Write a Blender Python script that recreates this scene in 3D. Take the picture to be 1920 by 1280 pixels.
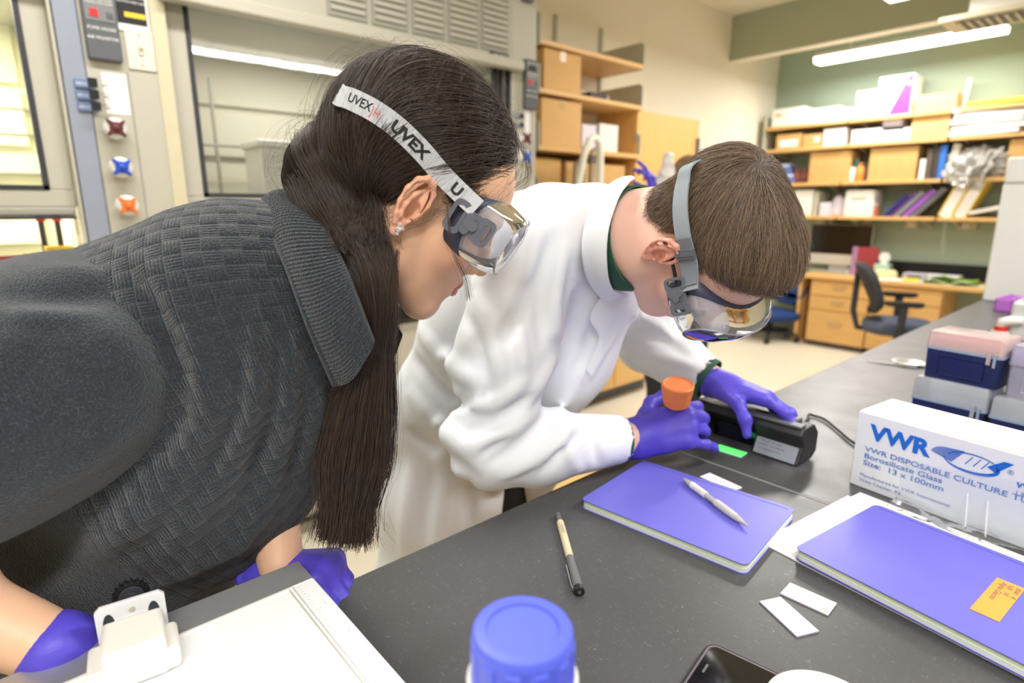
import bpy, bmesh, math, random, time
import numpy as np
from mathutils import Vector, Matrix, Euler
T0 = time.time()
rng = np.random.default_rng(7); random.seed(7)
for o in list(bpy.data.objects): bpy.data.objects.remove(o)
SC = bpy.context.scene; COL = SC.collection
PI = math.pi
# ------------------------------------------------------------------ camera, world, exposure
FPX = 1090.0; CAMH = 1.34; YAW = math.radians(48.7); PITCH = math.atan2(252.0, FPX)
cd = bpy.data.cameras.new('camera'); cam = bpy.data.objects.new('camera', cd); COL.objects.link(cam)
cd.sensor_width = 36.0; cd.lens = 36.0 * FPX / 1920.0; cd.clip_start = 0.02; cd.clip_end = 60
cam.location = (0, 0, CAMH); cam.rotation_euler = (PI / 2 - PITCH, 0, YAW)
cd.dof.use_dof = True; cd.dof.focus_distance = 0.62; cd.dof.aperture_fstop = 3.8
SC.camera = cam
SC.view_settings.view_transform = 'Standard'; SC.view_settings.look = 'None'
SC.view_settings.gamma = 1.0; SC.view_settings.use_curve_mapping = False
SC.view_settings.exposure = 0.0
W = bpy.data.worlds.new('world'); SC.world = W; W.use_nodes = True
W.node_tree.nodes['Background'].inputs[0].default_value = (1.0, 0.98, 0.96, 1)
W.node_tree.nodes['Background'].inputs[1].default_value = 0.3

def area(name, loc, size, power, rot=(0, 0, 0), col=(1, 0.975, 0.945)):
    l = bpy.data.lights.new(name, 'AREA'); l.shape = 'RECTANGLE'; l.size, l.size_y = size; l.energy = power; l.color = col
    o = bpy.data.objects.new(name, l); o.location = loc; o.rotation_euler = rot; COL.objects.link(o); return o
# ------------------------------------------------------------------ helpers: geometry of the view (used to find where things stand)
_F = np.array([-math.sin(YAW), math.cos(YAW), 0]); _R = np.array([math.cos(YAW), math.sin(YAW), 0]); _Z = np.array([0, 0, 1.])
_FW = _F * math.cos(PITCH) - _Z * math.sin(PITCH); _UP = _F * math.sin(PITCH) + _Z * math.cos(PITCH)
CAM0 = np.array([0, 0, CAMH])
def ray(u, v): return _FW + _R * (u - 960.) / FPX - _UP * (v - 640.) / FPX
def P(u, v, d): return CAM0 + ray(u, v) * d
def on(u, v, x=None, y=None, z=None):
    r = ray(u, v)
    t = x / r[0] if x is not None else (y / r[1] if y is not None else (z - CAMH) / r[2])
    return CAM0 + r * t
def V(*a): return np.array(a, float)
def nrm(v): v = np.asarray(v, float); return v / (np.linalg.norm(v) + 1e-12)

# ------------------------------------------------------------------ helpers: materials
def lin(c):
    c = np.array(c, float) / 255.0
    return tuple(np.where(c <= 0.04045, c / 12.92, ((c + 0.055) / 1.055) ** 2.4))
MATS = {}
def mat(name, rgb, rough=0.5, metal=0.0, var=0.06, scale=25.0, bump=0.0, bscale=200.0, spec=0.5, trans=0.0, alpha=1.0, ior=1.45, emit=None, estr=0.0, coat=0.0, sss=0.0, stretch=None, sheen=0.0):
    if name in MATS: return MATS[name]
    m = bpy.data.materials.new(name); m.use_nodes = True; nt = m.node_tree; N = nt.nodes; L = nt.links
    b = N['Principled BSDF']; c = lin(rgb)
    tc = N.new('ShaderNodeTexCoord'); mp = N.new('ShaderNodeMapping'); L.new(tc.outputs['Object'], mp.inputs[0])
    if stretch: mp.inputs['Scale'].default_value = stretch
    no = N.new('ShaderNodeTexNoise'); no.inputs['Scale'].default_value = scale; no.inputs['Detail'].default_value = 4; L.new(mp.outputs[0], no.inputs['Vector'])
    mx = N.new('ShaderNodeMix'); mx.data_type = 'RGBA'
    mx.inputs['A'].default_value = tuple(max(0, x * (1 - var)) for x in c) + (1,)
    mx.inputs['B'].default_value = tuple(min(1, x * (1 + var)) for x in c) + (1,)
    L.new(no.outputs['Fac'], mx.inputs['Factor']); L.new(mx.outputs['Result'], b.inputs['Base Color'])
    b.inputs['Roughness'].default_value = rough; b.inputs['Metallic'].default_value = metal
    b.inputs['Specular IOR Level'].default_value = spec; b.inputs['IOR'].default_value = ior
    b.inputs['Transmission Weight'].default_value = trans; b.inputs['Alpha'].default_value = alpha
    b.inputs['Coat Weight'].default_value = coat
    if sheen: b.inputs['Sheen Weight'].default_value = sheen
    if sss:
        b.inputs['Subsurface Weight'].default_value = sss; b.inputs['Subsurface Radius'].default_value = (0.012, 0.005, 0.003); b.inputs['Subsurface Scale'].default_value = 0.5
    if emit: b.inputs['Emission Color'].default_value = lin(emit) + (1,); b.inputs['Emission Strength'].default_value = estr
    if bump:
        n2 = N.new('ShaderNodeTexNoise'); n2.inputs['Scale'].default_value = bscale; n2.inputs['Detail'].default_value = 3; L.new(mp.outputs[0], n2.inputs['Vector'])
        bp = N.new('ShaderNodeBump'); bp.inputs['Strength'].default_value = bump; bp.inputs['Distance'].default_value = 0.004
        L.new(n2.outputs['Fac'], bp.inputs['Height']); L.new(bp.outputs[0], b.inputs['Normal'])
    MATS[name] = m; return m
def clear(name, rgb=(245, 248, 252), alpha=0.18, rough=0.08, ior=1.5):
    """thin clear plastic or glass sheet: part transparent, part glossy"""
    if name in MATS: return MATS[name]
    m = bpy.data.materials.new(name); m.use_nodes = True; nt = m.node_tree; N = nt.nodes; L = nt.links
    N.remove(N['Principled BSDF']); out = N['Material Output']
    tr = N.new('ShaderNodeBsdfTransparent'); tr.inputs[0].default_value = lin(rgb) + (1,)
    df = N.new('ShaderNodeBsdfDiffuse'); df.inputs[0].default_value = lin(rgb) + (1,)
    gl = N.new('ShaderNodeBsdfGlossy'); gl.inputs['Roughness'].default_value = rough
    no = N.new('ShaderNodeTexNoise'); no.inputs['Scale'].default_value = 40; bp = N.new('ShaderNodeBump'); bp.inputs['Strength'].default_value = 0.03
    L.new(no.outputs['Fac'], bp.inputs['Height']); L.new(bp.outputs[0], gl.inputs['Normal'])
    fr = N.new('ShaderNodeFresnel'); fr.inputs['IOR'].default_value = ior
    m1 = N.new('ShaderNodeMixShader'); m1.inputs[0].default_value = alpha; L.new(tr.outputs[0], m1.inputs[1]); L.new(df.outputs[0], m1.inputs[2])
    m2 = N.new('ShaderNodeMixShader'); L.new(fr.outputs[0], m2.inputs[0]); L.new(m1.outputs[0], m2.inputs[1]); L.new(gl.outputs[0], m2.inputs[2])
    L.new(m2.outputs[0], out.inputs[0]); MATS[name] = m; return m
def wood(name, rgb, axis='z', scale=3.0):
    if name in MATS: return MATS[name]
    m = mat(name, rgb, rough=0.42, var=0.13, scale=scale, stretch={'x': (1, 14, 14), 'y': (14, 1, 14), 'z': (14, 14, 1)}[axis]); return m

# ------------------------------------------------------------------ helpers: objects
def thing(name, label, cat, loc=(0, 0, 0), rotz=0.0, group=None):
    o = bpy.data.objects.new(name, None); COL.objects.link(o); o.location = loc; o.rotation_euler = (0, 0, rotz); o.empty_display_size = 0.05
    o['label'] = label; o['category'] = cat
    if group: o['group'] = group
    return o
def tag(o, label, cat, group=None):
    o['label'] = label; o['category'] = cat
    if group: o['group'] = group
    return o
def mesh_obj(name, verts, faces, m, parent=None, smooth=None, loc=(0, 0, 0), rot=(0, 0, 0), bevel=0, bseg=2):
    me = bpy.data.meshes.new(name); me.from_pydata([tuple(map(float, v)) for v in verts], [], [tuple(map(int, f)) for f in faces])
    me.update()
    if smooth is not None:
        me.shade_smooth()
        if smooth < 180: me.set_sharp_from_angle(angle=math.radians(smooth))
    o = bpy.data.objects.new(name, me); COL.objects.link(o); o.location = loc; o.rotation_euler = rot
    if m is not None: me.materials.append(m)
    if parent is not None: o.parent = parent
    if bevel:
        bv = o.modifiers.new('bevel', 'BEVEL'); bv.width = bevel; bv.segments = bseg; bv.limit_method = 'ANGLE'; bv.angle_limit = math.radians(40)
        me.shade_smooth(); me.set_sharp_from_angle(angle=math.radians(50))
    return o
class MB:
    def __init__(s): s.v = []; s.f = []
    def add(s, vs, fs):
        n = len(s.v); s.v += [np.asarray(v, float) for v in vs]; s.f += [tuple(i + n for i in f) for f in fs]; return s
    def box(s, lo, hi):
        x0, y0, z0 = lo; x1, y1, z1 = hi
        return s.add([(x0, y0, z0), (x1, y0, z0), (x1, y1, z0), (x0, y1, z0), (x0, y0, z1), (x1, y0, z1), (x1, y1, z1), (x0, y1, z1)],
                     [(0, 3, 2, 1), (4, 5, 6, 7), (0, 1, 5, 4), (1, 2, 6, 5), (2, 3, 7, 6), (3, 0, 4, 7)])
    def cbox(s, c, sz): return s.box([c[i] - sz[i] / 2 for i in range(3)], [c[i] + sz[i] / 2 for i in range(3)])
    def loft(s, loops, cap0=True, cap1=True, closed=True):
        n = len(loops[0]); vs = [p for l in loops for p in l]; fs = []
        for i in range(len(loops) - 1):
            for j in range(n if closed else n - 1):
                k = (j + 1) % n; fs.append((i * n + j, i * n + k, (i + 1) * n + k, (i + 1) * n + j))
        if cap0: fs.append(tuple(reversed(range(n))))
        if cap1: fs.append(tuple(range((len(loops) - 1) * n, len(loops) * n)))
        return s.add(vs, fs)
    def lathe(s, prof, n=32, c=(0, 0, 0), axis='z', cap0=True, cap1=True):
        loops = []
        for r, h in prof:
            l = []
            for k in range(n):
                a = 2 * PI * k / n; x, y, z = r * math.cos(a), r * math.sin(a), h
                if axis == 'x': x, y, z = z, x, y
                elif axis == 'y': x, y, z = y, z, x
                l.append((c[0] + x, c[1] + y, c[2] + z))
            loops.append(l)
        return s.loft(loops, cap0, cap1)
    def tube(s, pts, r, n=8, cap=True):
        pts = [np.asarray(p, float) for p in pts]; loops = []; rr = r if hasattr(r, '__len__') else [r] * len(pts)
        up = None
        for i, p in enumerate(pts):
            t = nrm(pts[min(i + 1, len(pts) - 1)] - pts[max(i - 1, 0)])
            if up is None: up = V(0, 0, 1) if abs(t[2]) < 0.9 else V(1, 0, 0)
            a = nrm(np.cross(t, up)); b = np.cross(a, t); up = b
            loops.append([p + rr[i] * (math.cos(2 * PI * k / n) * a + math.sin(2 * PI * k / n) * b) for k in range(n)])
        return s.loft([list(reversed(l)) for l in loops], cap, cap)
    def prism(s, poly, h0, h1, axis='z'):
        def q(a, b, h): return {'z': (a, b, h), 'x': (h, a, b), 'y': (b, h, a)}[axis]
        return s.loft([[q(a, b, h0) for a, b in poly], [q(a, b, h1) for a, b in poly]])
    def rot(s, M, c=(0, 0, 0)):
        M = np.array(M); c = np.asarray(c, float); s.v = [c + M @ (v - c) for v in s.v]; return s
    def move(s, d): d = np.asarray(d, float); s.v = [v + d for v in s.v]; return s
    def build(s, name, m, parent=None, smooth=None, **k): return mesh_obj(name, s.v, s.f, m, parent, smooth, **k)
def rz(a): c, s_ = math.cos(a), math.sin(a); return np.array([[c, -s_, 0], [s_, c, 0], [0, 0, 1]])
def rx(a): c, s_ = math.cos(a), math.sin(a); return np.array([[1, 0, 0], [0, c, -s_], [0, s_, c]])
def ry(a): c, s_ = math.cos(a), math.sin(a); return np.array([[c, 0, s_], [0, 1, 0], [-s_, 0, c]])
def bx(name, lo, hi, m, parent=None, bevel=0, **k): return MB().box(lo, hi).build(name, m, parent, bevel=bevel, **k)
def rbox_poly(w, d, r, n=6):
    out = []
    for cx_, cy_, a0 in ((w / 2 - r, d / 2 - r, 0), (-w / 2 + r, d / 2 - r, PI / 2), (-w / 2 + r, -d / 2 + r, PI), (w / 2 - r, -d / 2 + r, 1.5 * PI)):
        for k in range(n + 1):
            a = a0 + PI / 2 * k / n; out.append((cx_ + r * math.cos(a), cy_ + r * math.sin(a)))
    return out
def struct(o): o['kind'] = 'structure'; return o
def dup(root, loc=None, rotz=None, label=None, group=None):
    r = root.copy(); COL.objects.link(r)
    if loc is not None: r.location = loc
    if rotz is not None: r.rotation_euler = (0, 0, rotz)
    if label: r['label'] = label
    if group: r['group'] = group
    for ch in list(root.children):
        c = ch.copy(); COL.objects.link(c); c.parent = r
        for g in list(ch.children):
            e = g.copy(); COL.objects.link(e); e.parent = c
    return r
def text_geo(body, size=1.0, bold=0.0, shear=0.0, align='LEFT', xs=1.0):
    """flat letter outlines as vertices and faces in the xy plane"""
    cu = bpy.data.curves.new('lettering', 'FONT'); cu.body = body; cu.size = size; cu.offset = bold; cu.shear = shear; cu.align_x = align; cu.resolution_u = 4
    o = bpy.data.objects.new('lettering', cu); COL.objects.link(o); dg = bpy.context.evaluated_depsgraph_get(); dg.update()
    me = bpy.data.meshes.new_from_object(o.evaluated_get(dg)); vs = np.array([tuple(v.co) for v in me.vertices]) if len(me.vertices) else np.zeros((0, 3)); fs = [tuple(p.vertices) for p in me.polygons]
    bpy.data.objects.remove(o); bpy.data.curves.remove(cu); bpy.data.meshes.remove(me)
    vs[:, 0] *= xs
    return vs, fs
def text_on(name, body, size, org, ux, uy, m, parent, bold=0.0, shear=0.0, align='LEFT', lift=0.0004, xs=1.0):
    vs, fs = text_geo(body, size, bold, shear, align, xs); ux = nrm(ux); uy = nrm(uy); n = np.cross(ux, uy); org = np.asarray(org, float)
    return mesh_obj(name, [org + ux * v[0] + uy * v[1] + n * lift for v in vs], fs, m, parent)

# ------------------------------------------------------------------ helpers: sculpting with distance fields
import openvdb as vdb
class SDF:
    def __init__(s, lo, hi, vox):
        s.lo = np.asarray(lo, float); s.vox = vox; s.n = np.ceil((np.asarray(hi, float) - s.lo) / vox).astype(int) + 1
        s.F = np.full(s.n, 0.08, np.float32)
        s.ax = [(s.lo[i] + vox * np.arange(s.n[i])).astype(np.float32) for i in range(3)]
    def sl(s, lo, hi):
        a = np.clip(np.floor((np.asarray(lo) - s.lo) / s.vox).astype(int), 0, s.n); b = np.clip(np.ceil((np.asarray(hi) - s.lo) / s.vox).astype(int) + 1, 0, s.n)
        return tuple(slice(a[i], b[i]) for i in range(3))
    def grid(s, S): return np.meshgrid(*[s.ax[i][S[i]] for i in range(3)], indexing='ij')
    def _mix(s, S, d, k, op):
        if d.size == 0: return
        A = s.F[S]
        if op == 'sub': d = -d; h = np.maximum(k - np.abs(A - d), 0) / k if k > 0 else 0; s.F[S] = np.maximum(A, d) + (h * h * k / 4 if k > 0 else 0)
        else:
            h = np.maximum(k - np.abs(A - d), 0) / k if k > 0 else 0; s.F[S] = np.minimum(A, d) - (h * h * k / 4 if k > 0 else 0)
    def cone(s, a, b, ra, rb, k=0.02, op='add', flat=None, fs=1.0):
        """round cone; flat = axis n along which it is squashed by factor fs (<1 thinner)"""
        a = np.asarray(a, np.float32); b = np.asarray(b, np.float32); R = max(ra, rb) * (max(1, fs)) + k + 0.02
        S = s.sl(np.minimum(a, b) - R, np.maximum(a, b) + R); X, Y, Z = s.grid(S)
        if X.size == 0: return s
        px, py, pz = X - a[0], Y - a[1], Z - a[2]; ba = b - a; L2 = float(ba @ ba) + 1e-12
        t = np.clip((px * ba[0] + py * ba[1] + pz * ba[2]) / L2, 0, 1)
        px = px - t * ba[0]; py = py - t * ba[1]; pz = pz - t * ba[2]
        if flat is not None:
            n = nrm(flat).astype(np.float32); q = (px * n[0] + py * n[1] + pz * n[2]) * np.float32(1 / fs - 1)
            px = px + q * n[0]; py = py + q * n[1]; pz = pz + q * n[2]
        d = np.sqrt(px * px + py * py + pz * pz) - (ra + (rb - ra) * t)
        if flat is not None: d = d * min(1.0, fs) ** 0.5
        s._mix(S, d.astype(np.float32), k, op); return s
    def chain(s, pts, rs, k=0.02, **kw):
        for i in range(len(pts) - 1): s.cone(pts[i], pts[i + 1], rs[i], rs[i + 1], k, **kw)
        return s
    def ell(s, c, r, M=None, k=0.02, op='add'):
        c = np.asarray(c, np.float32); r = np.asarray(r, np.float32); M = np.eye(3) if M is None else np.asarray(M)
        R = float(r.max()) + k + 0.02; S = s.sl(c - R, c + R); X, Y, Z = s.grid(S)
        if X.size == 0: return s
        X = X - c[0]; Y = Y - c[1]; Z = Z - c[2]; q = [X * M[0, i] + Y * M[1, i] + Z * M[2, i] for i in range(3)]
        k0 = np.sqrt((q[0] / r[0]) ** 2 + (q[1] / r[1]) ** 2 + (q[2] / r[2]) ** 2); k1 = np.sqrt((q[0] / r[0] ** 2) ** 2 + (q[1] / r[1] ** 2) ** 2 + (q[2] / r[2] ** 2) ** 2) + 1e-9
        s._mix(S, (k0 * (k0 - 1) / k1).astype(np.float32), k, op); return s
    def fold(s, a, b, width, depth, sharp=1.0, n=None):
        """cloth crease: ridge (depth>0) or valley (depth<0) along a segment, fading to its ends"""
        a = np.asarray(a, np.float32); b = np.asarray(b, np.float32); R = width * 3
        S = s.sl(np.minimum(a, b) - R, np.maximum(a, b) + R); X, Y, Z = s.grid(S)
        if X.size == 0: return s
        px, py, pz = X - a[0], Y - a[1], Z - a[2]; ba = b - a; L2 = float(ba @ ba) + 1e-12
        tt = (px * ba[0] + py * ba[1] + pz * ba[2]) / L2; t = np.clip(tt, 0, 1)
        d2 = (px - t * ba[0]) ** 2 + (py - t * ba[1]) ** 2 + (pz - t * ba[2]) ** 2
        w = np.exp(-d2 / (width * width)) * np.maximum(np.sin(np.clip(0.04 + 0.92 * t, 0, 1) * PI), 0) ** 0.7
        s.F[S] -= (depth * w).astype(np.float32); return s
    def foldline(s, pts, width, depth):
        pts = np.asarray(pts, np.float32); R = width * 3; S = s.sl(pts.min(0) - R, pts.max(0) + R); X, Y, Z = s.grid(S)
        if X.size == 0: return s
        best = np.full(X.shape, 9.0, np.float32); tb = np.zeros(X.shape, np.float32); n = len(pts) - 1
        for i in range(n):
            a, ba = pts[i], pts[i + 1] - pts[i]; L2 = float(ba @ ba) + 1e-12; px, py, pz = X - a[0], Y - a[1], Z - a[2]; t = np.clip((px * ba[0] + py * ba[1] + pz * ba[2]) / L2, 0, 1); d2 = (px - t * ba[0]) ** 2 + (py - t * ba[1]) ** 2 + (pz - t * ba[2]) ** 2; m = d2 < best; best[m] = d2[m]; tb[m] = ((i + t) / n)[m]
        w = np.exp(-best / (width * width)) * np.maximum(np.sin(np.clip(.04 + .92 * tb, 0, 1) * PI), 0) ** .6; s.F[S] -= (depth * w).astype(np.float32); return s
    def cut(s, p, n, k=0.0):
        """keep the half space on the side the normal points away from"""
        n = nrm(n); X, Y, Z = s.grid((slice(None),) * 3); d = (X - p[0]) * n[0] + (Y - p[1]) * n[1] + (Z - p[2]) * n[2]
        if k > 0:
            h = np.maximum(k - np.abs(s.F - d), 0) / k; s.F = (np.maximum(s.F, d) + h * h * k / 4).astype(np.float32)
        else: s.F = np.maximum(s.F, d).astype(np.float32)
        return s
    def sample(s, p):
        q = np.clip((np.asarray(p) - s.lo) / s.vox, 0, s.n - 1.001); i = q.astype(int); f = (q - i); i1 = np.minimum(i + 1, s.n - 1); out = 0
        for dx in (0, 1):
            for dy in (0, 1):
                for dz in (0, 1):
                    w = (f[:, 0] if dx else 1 - f[:, 0]) * (f[:, 1] if dy else 1 - f[:, 1]) * (f[:, 2] if dz else 1 - f[:, 2])
                    out = out + w * s.F[(i1 if dx else i)[:, 0], (i1 if dy else i)[:, 1], (i1 if dz else i)[:, 2]]
        return out
    def grad(s, p, e=None):
        e = e or s.vox; p = np.asarray(p); g = np.stack([s.sample(p + d) - s.sample(p - d) for d in np.eye(3) * e], 1)
        return g / (np.linalg.norm(g, axis=1, keepdims=True) + 1e-9)
    def smooth(s, n=1):
        for _ in range(n):
            for ax in range(3):
                A = s.F; B = A.copy(); sl = [slice(None)] * 3; a = sl.copy(); b = sl.copy(); c = sl.copy(); a[ax] = slice(0, -2); b[ax] = slice(1, -1); c[ax] = slice(2, None)
                B[tuple(b)] = (A[tuple(a)] + 2 * A[tuple(b)] + A[tuple(c)]) / 4; s.F = B
        return s
    def mesh(s):
        F = np.clip(s.F, -0.08, 0.08).copy(); F[0] = F[-1] = 0.05; F[:, 0] = F[:, -1] = 0.05; F[:, :, 0] = F[:, :, -1] = 0.05
        g = vdb.FloatGrid(background=0.08); g.copyFromArray(np.ascontiguousarray(F)); p, q = g.convertToQuads(0.0)
        p = p.astype(float) * s.vox + s.lo; q = q.astype(int)
        # orientation: quads must face out
        i = len(q) // 2; sel = q[:: max(1, len(q) // 400)]; nn = np.cross(p[sel[:, 1]] - p[sel[:, 0]], p[sel[:, 2]] - p[sel[:, 0]]); g_ = s.grad(p[sel].mean(1))
        if (nn * g_).sum() < 0: q = q[:, ::-1]
        return p, q
def np_mesh(name, p, q, m, parent=None, smooth=True, attrs=None, loc=(0, 0, 0)):
    p = np.asarray(p, np.float32) - np.asarray(loc, np.float32)
    me = bpy.data.meshes.new(name); nq = len(q); k = q.shape[1]
    me.vertices.add(len(p)); me.vertices.foreach_set('co', np.ascontiguousarray(p, np.float32).ravel()); me.loops.add(nq * k); me.polygons.add(nq)
    me.loops.foreach_set('vertex_index', np.ascontiguousarray(q, np.int32).ravel()); me.polygons.foreach_set('loop_start', np.arange(nq, dtype=np.int32) * k)
    me.polygons.foreach_set('loop_total', np.full(nq, k, np.int32))
    me.update(calc_edges=True); me.validate()
    if smooth: me.shade_smooth()
    for nme, a in (attrs or {}).items():
        a = np.asarray(a, np.float32)
        if a.ndim == 1: me.attributes.new(nme, 'FLOAT', 'POINT').data.foreach_set('value', a)
        else: me.attributes.new(nme, 'FLOAT_VECTOR', 'POINT').data.foreach_set('vector', np.ascontiguousarray(a).ravel())
    o = bpy.data.objects.new(name, me); COL.objects.link(o)
    if m is not None: me.materials.append(m)
    if parent is not None: o.parent = parent
    return o
def join_np(parts):
    ps, qs, n = [], [], 0
    for p, q in parts: ps.append(p); qs.append(q + n); n += len(p)
    return np.concatenate(ps), np.concatenate(qs)
def fuzz(q, f=1.0, seed=0):
    """cheap smooth 3d noise, about -1..1"""
    r = np.random.default_rng(seed); out = 0
    for k in range(6):
        d = nrm(r.normal(size=3)) * f * r.uniform(0.7, 1.6); out = out + np.sin(q @ d + r.uniform(0, 6.28))
    return out / 2.5
def strands(name, paths, rad, m, parent, loc=(0, 0, 0)):
    """paths: (n, k, 3) array -> one hair object"""
    n, k, _ = paths.shape; hc = bpy.data.hair_curves.new(name); hc.add_curves([k] * n)
    hc.position_data.foreach_set('vector', np.ascontiguousarray(paths - np.asarray(loc), np.float32).ravel())
    a = hc.attributes.get('radius') or hc.attributes.new('radius', 'FLOAT', 'POINT')
    a.data.foreach_set('value', np.ascontiguousarray(np.broadcast_to(rad, (n, k)), np.float32).ravel())
    o = bpy.data.objects.new(name, hc); COL.objects.link(o); hc.materials.append(m); o.parent = parent; return o
# ================================================================== ROOM SHELL
XW, YB, XR, YF, ZC = -3.1, 6.45, 2.9, -2.2, 3.06
m_cream = mat('cream_paint', (234, 228, 208), 0.7, var=0.02, scale=3)
m_green = mat('sage_green_paint', (162, 178, 158), 0.7, var=0.03, scale=2)
m_green2 = mat('dark_sage_paint', (168, 176, 154), 0.75, var=0.03, scale=2)
m_floor = mat('cream_vinyl_floor', (228, 220, 200), 0.35, var=0.05, scale=6, bump=0.02, bscale=60)
m_ceil = mat('ceiling_paint', (236, 230, 212), 0.8, var=0.02, scale=4)
m_base = mat('grey_rubber_base', (150, 148, 138), 0.6)
struct(bx('floor', (XW, YF, -0.1), (XR, YB, 0), m_floor))
struct(bx('ceiling', (XW, YF, ZC), (XR, YB, ZC + 0.1), m_ceil))
struct(bx('wall_left', (XW - 0.1, YF, 0), (XW, YB, ZC), m_cream))
struct(bx('wall_back', (XW - 0.1, YB, 0), (XR, YB + 0.1, ZC), m_green))
struct(bx('wall_right', (XR, YF, 0), (XR + 0.1, YB, ZC), m_cream))
struct(bx('wall_front', (XW, YF - 0.1, 0), (XR, YF, ZC), m_cream))
# bulkhead with a dark green face, its underside cream
so = struct(bx('ceiling_beam', (XW, 5.46, 2.68), (XR, 5.60, ZC), m_ceil))
f_ = bx('beam_face', (XW, 5.44, 2.675), (XR, 5.46, ZC), m_green2, so)
struct(bx('baseboard_left', (XW, 3.0, 0), (XW + 0.015, YB, 0.11), m_base)); struct(bx('baseboard_back', (XW, YB - 0.015, 0), (0, YB, 0.11), m_base))
# ---------------- ceiling light fixtures (the lamps of the room)
m_lamp = mat('fluorescent_diffuser', (255, 250, 240), 0.5, emit=(255, 250, 238), estr=5.0)
m_lampb = mat('white_enamel', (238, 236, 228), 0.4)
def lamp(cx_, cy_, z, ln, along, label, w=0.17, power=55, group=None, rods=True):
    t = thing('ceiling_light', label, 'light', (cx_, cy_, z), 0 if along == 'x' else PI / 2, group)
    hw = ln / 2
    MB().loft([[(x, -w / 2 + .03, .05), (x, w / 2 - .03, .05), (x, w / 2, .015), (x, -w / 2, .015)] for x in (-hw, hw)]).build('housing', m_lampb, t)
    MB().loft([[(x, y, z_) for y, z_ in ((-w / 2, .0149), (w / 2, .0149), (w / 2 - .02, -.03), (-w / 2 + .02, -.03))] for x in (-hw, -hw + .03, hw - .03, hw)]).build('diffuser', m_lamp, t)
    if rods:
        for x in (-hw * .6, hw * .6): MB().tube([(x, 0, .05), (x, 0, ZC - z)], .006).build('rod', m_lampb, t)
    a = area('lamp_glow', (cx_, cy_, z - 0.04), (ln, w), power, (0, 0, 0 if along == 'x' else PI / 2)); a.parent = t; a.location = (0, 0, -0.04); a.rotation_euler = (0, 0, 0)
    return t
lamp(-1.775, 5.8, 2.62, 1.33, 'x', 'long white fluorescent light hanging behind green ceiling beam, over the shelves', power=35)
lamp(0.62, 2.05, 2.52, 1.5, 'y', 'long pendant light above the black bench, reflected in fume hood glass', power=52, group='pendant lights over the bench')
lamp(0.62, -0.6, 2.52, 1.5, 'y', 'long pendant light above the near end of the bench', power=45, group='pendant lights over the bench')
lamp(-1.45, 3.95, 2.66, 1.3, 'y', 'aisle pendant light cut off by the top edge of the picture', power=50, group='pendant lights over the aisle')
lamp(-1.35, 0.3, 2.66, 1.5, 'y', 'aisle pendant light in front of the fume hood', power=30, group='pendant lights over the aisle')
# ================================================================== FUME HOODS
m_hood = mat('hood_grey_enamel', (188, 185, 171), 0.4, var=0.02, scale=4)
m_hoodd = mat('hood_grey_enamel_dark', (160, 158, 148), 0.4, var=0.02, scale=4)
m_blue = mat('blue_grey_trim', (146, 154, 170), 0.4, var=0.02)
m_gask = mat('black_gasket', (52, 54, 62), 0.5)
m_liner = mat('hood_liner', (216, 211, 196), 0.6, var=0.03)
m_liner2 = mat('hood_liner_pale', (246, 243, 214), 0.6, var=0.02)
m_glass = clear('sash_glass', (238, 240, 238), 0.04, 0.01)
m_dark = mat('dark_grey_plastic', (92, 95, 100), 0.45)
m_black = mat('black_plastic', (28, 28, 31), 0.4)
m_white = mat('white_plastic', (238, 237, 232), 0.4, var=0.02)
m_paper = mat('white_paper', (244, 243, 240), 0.7, var=0.02)
m_red = mat('red_plastic', (206, 52, 44), 0.4); m_yel = mat('yellow_plastic', (236, 200, 60), 0.4)
XH = -2.2
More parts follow.
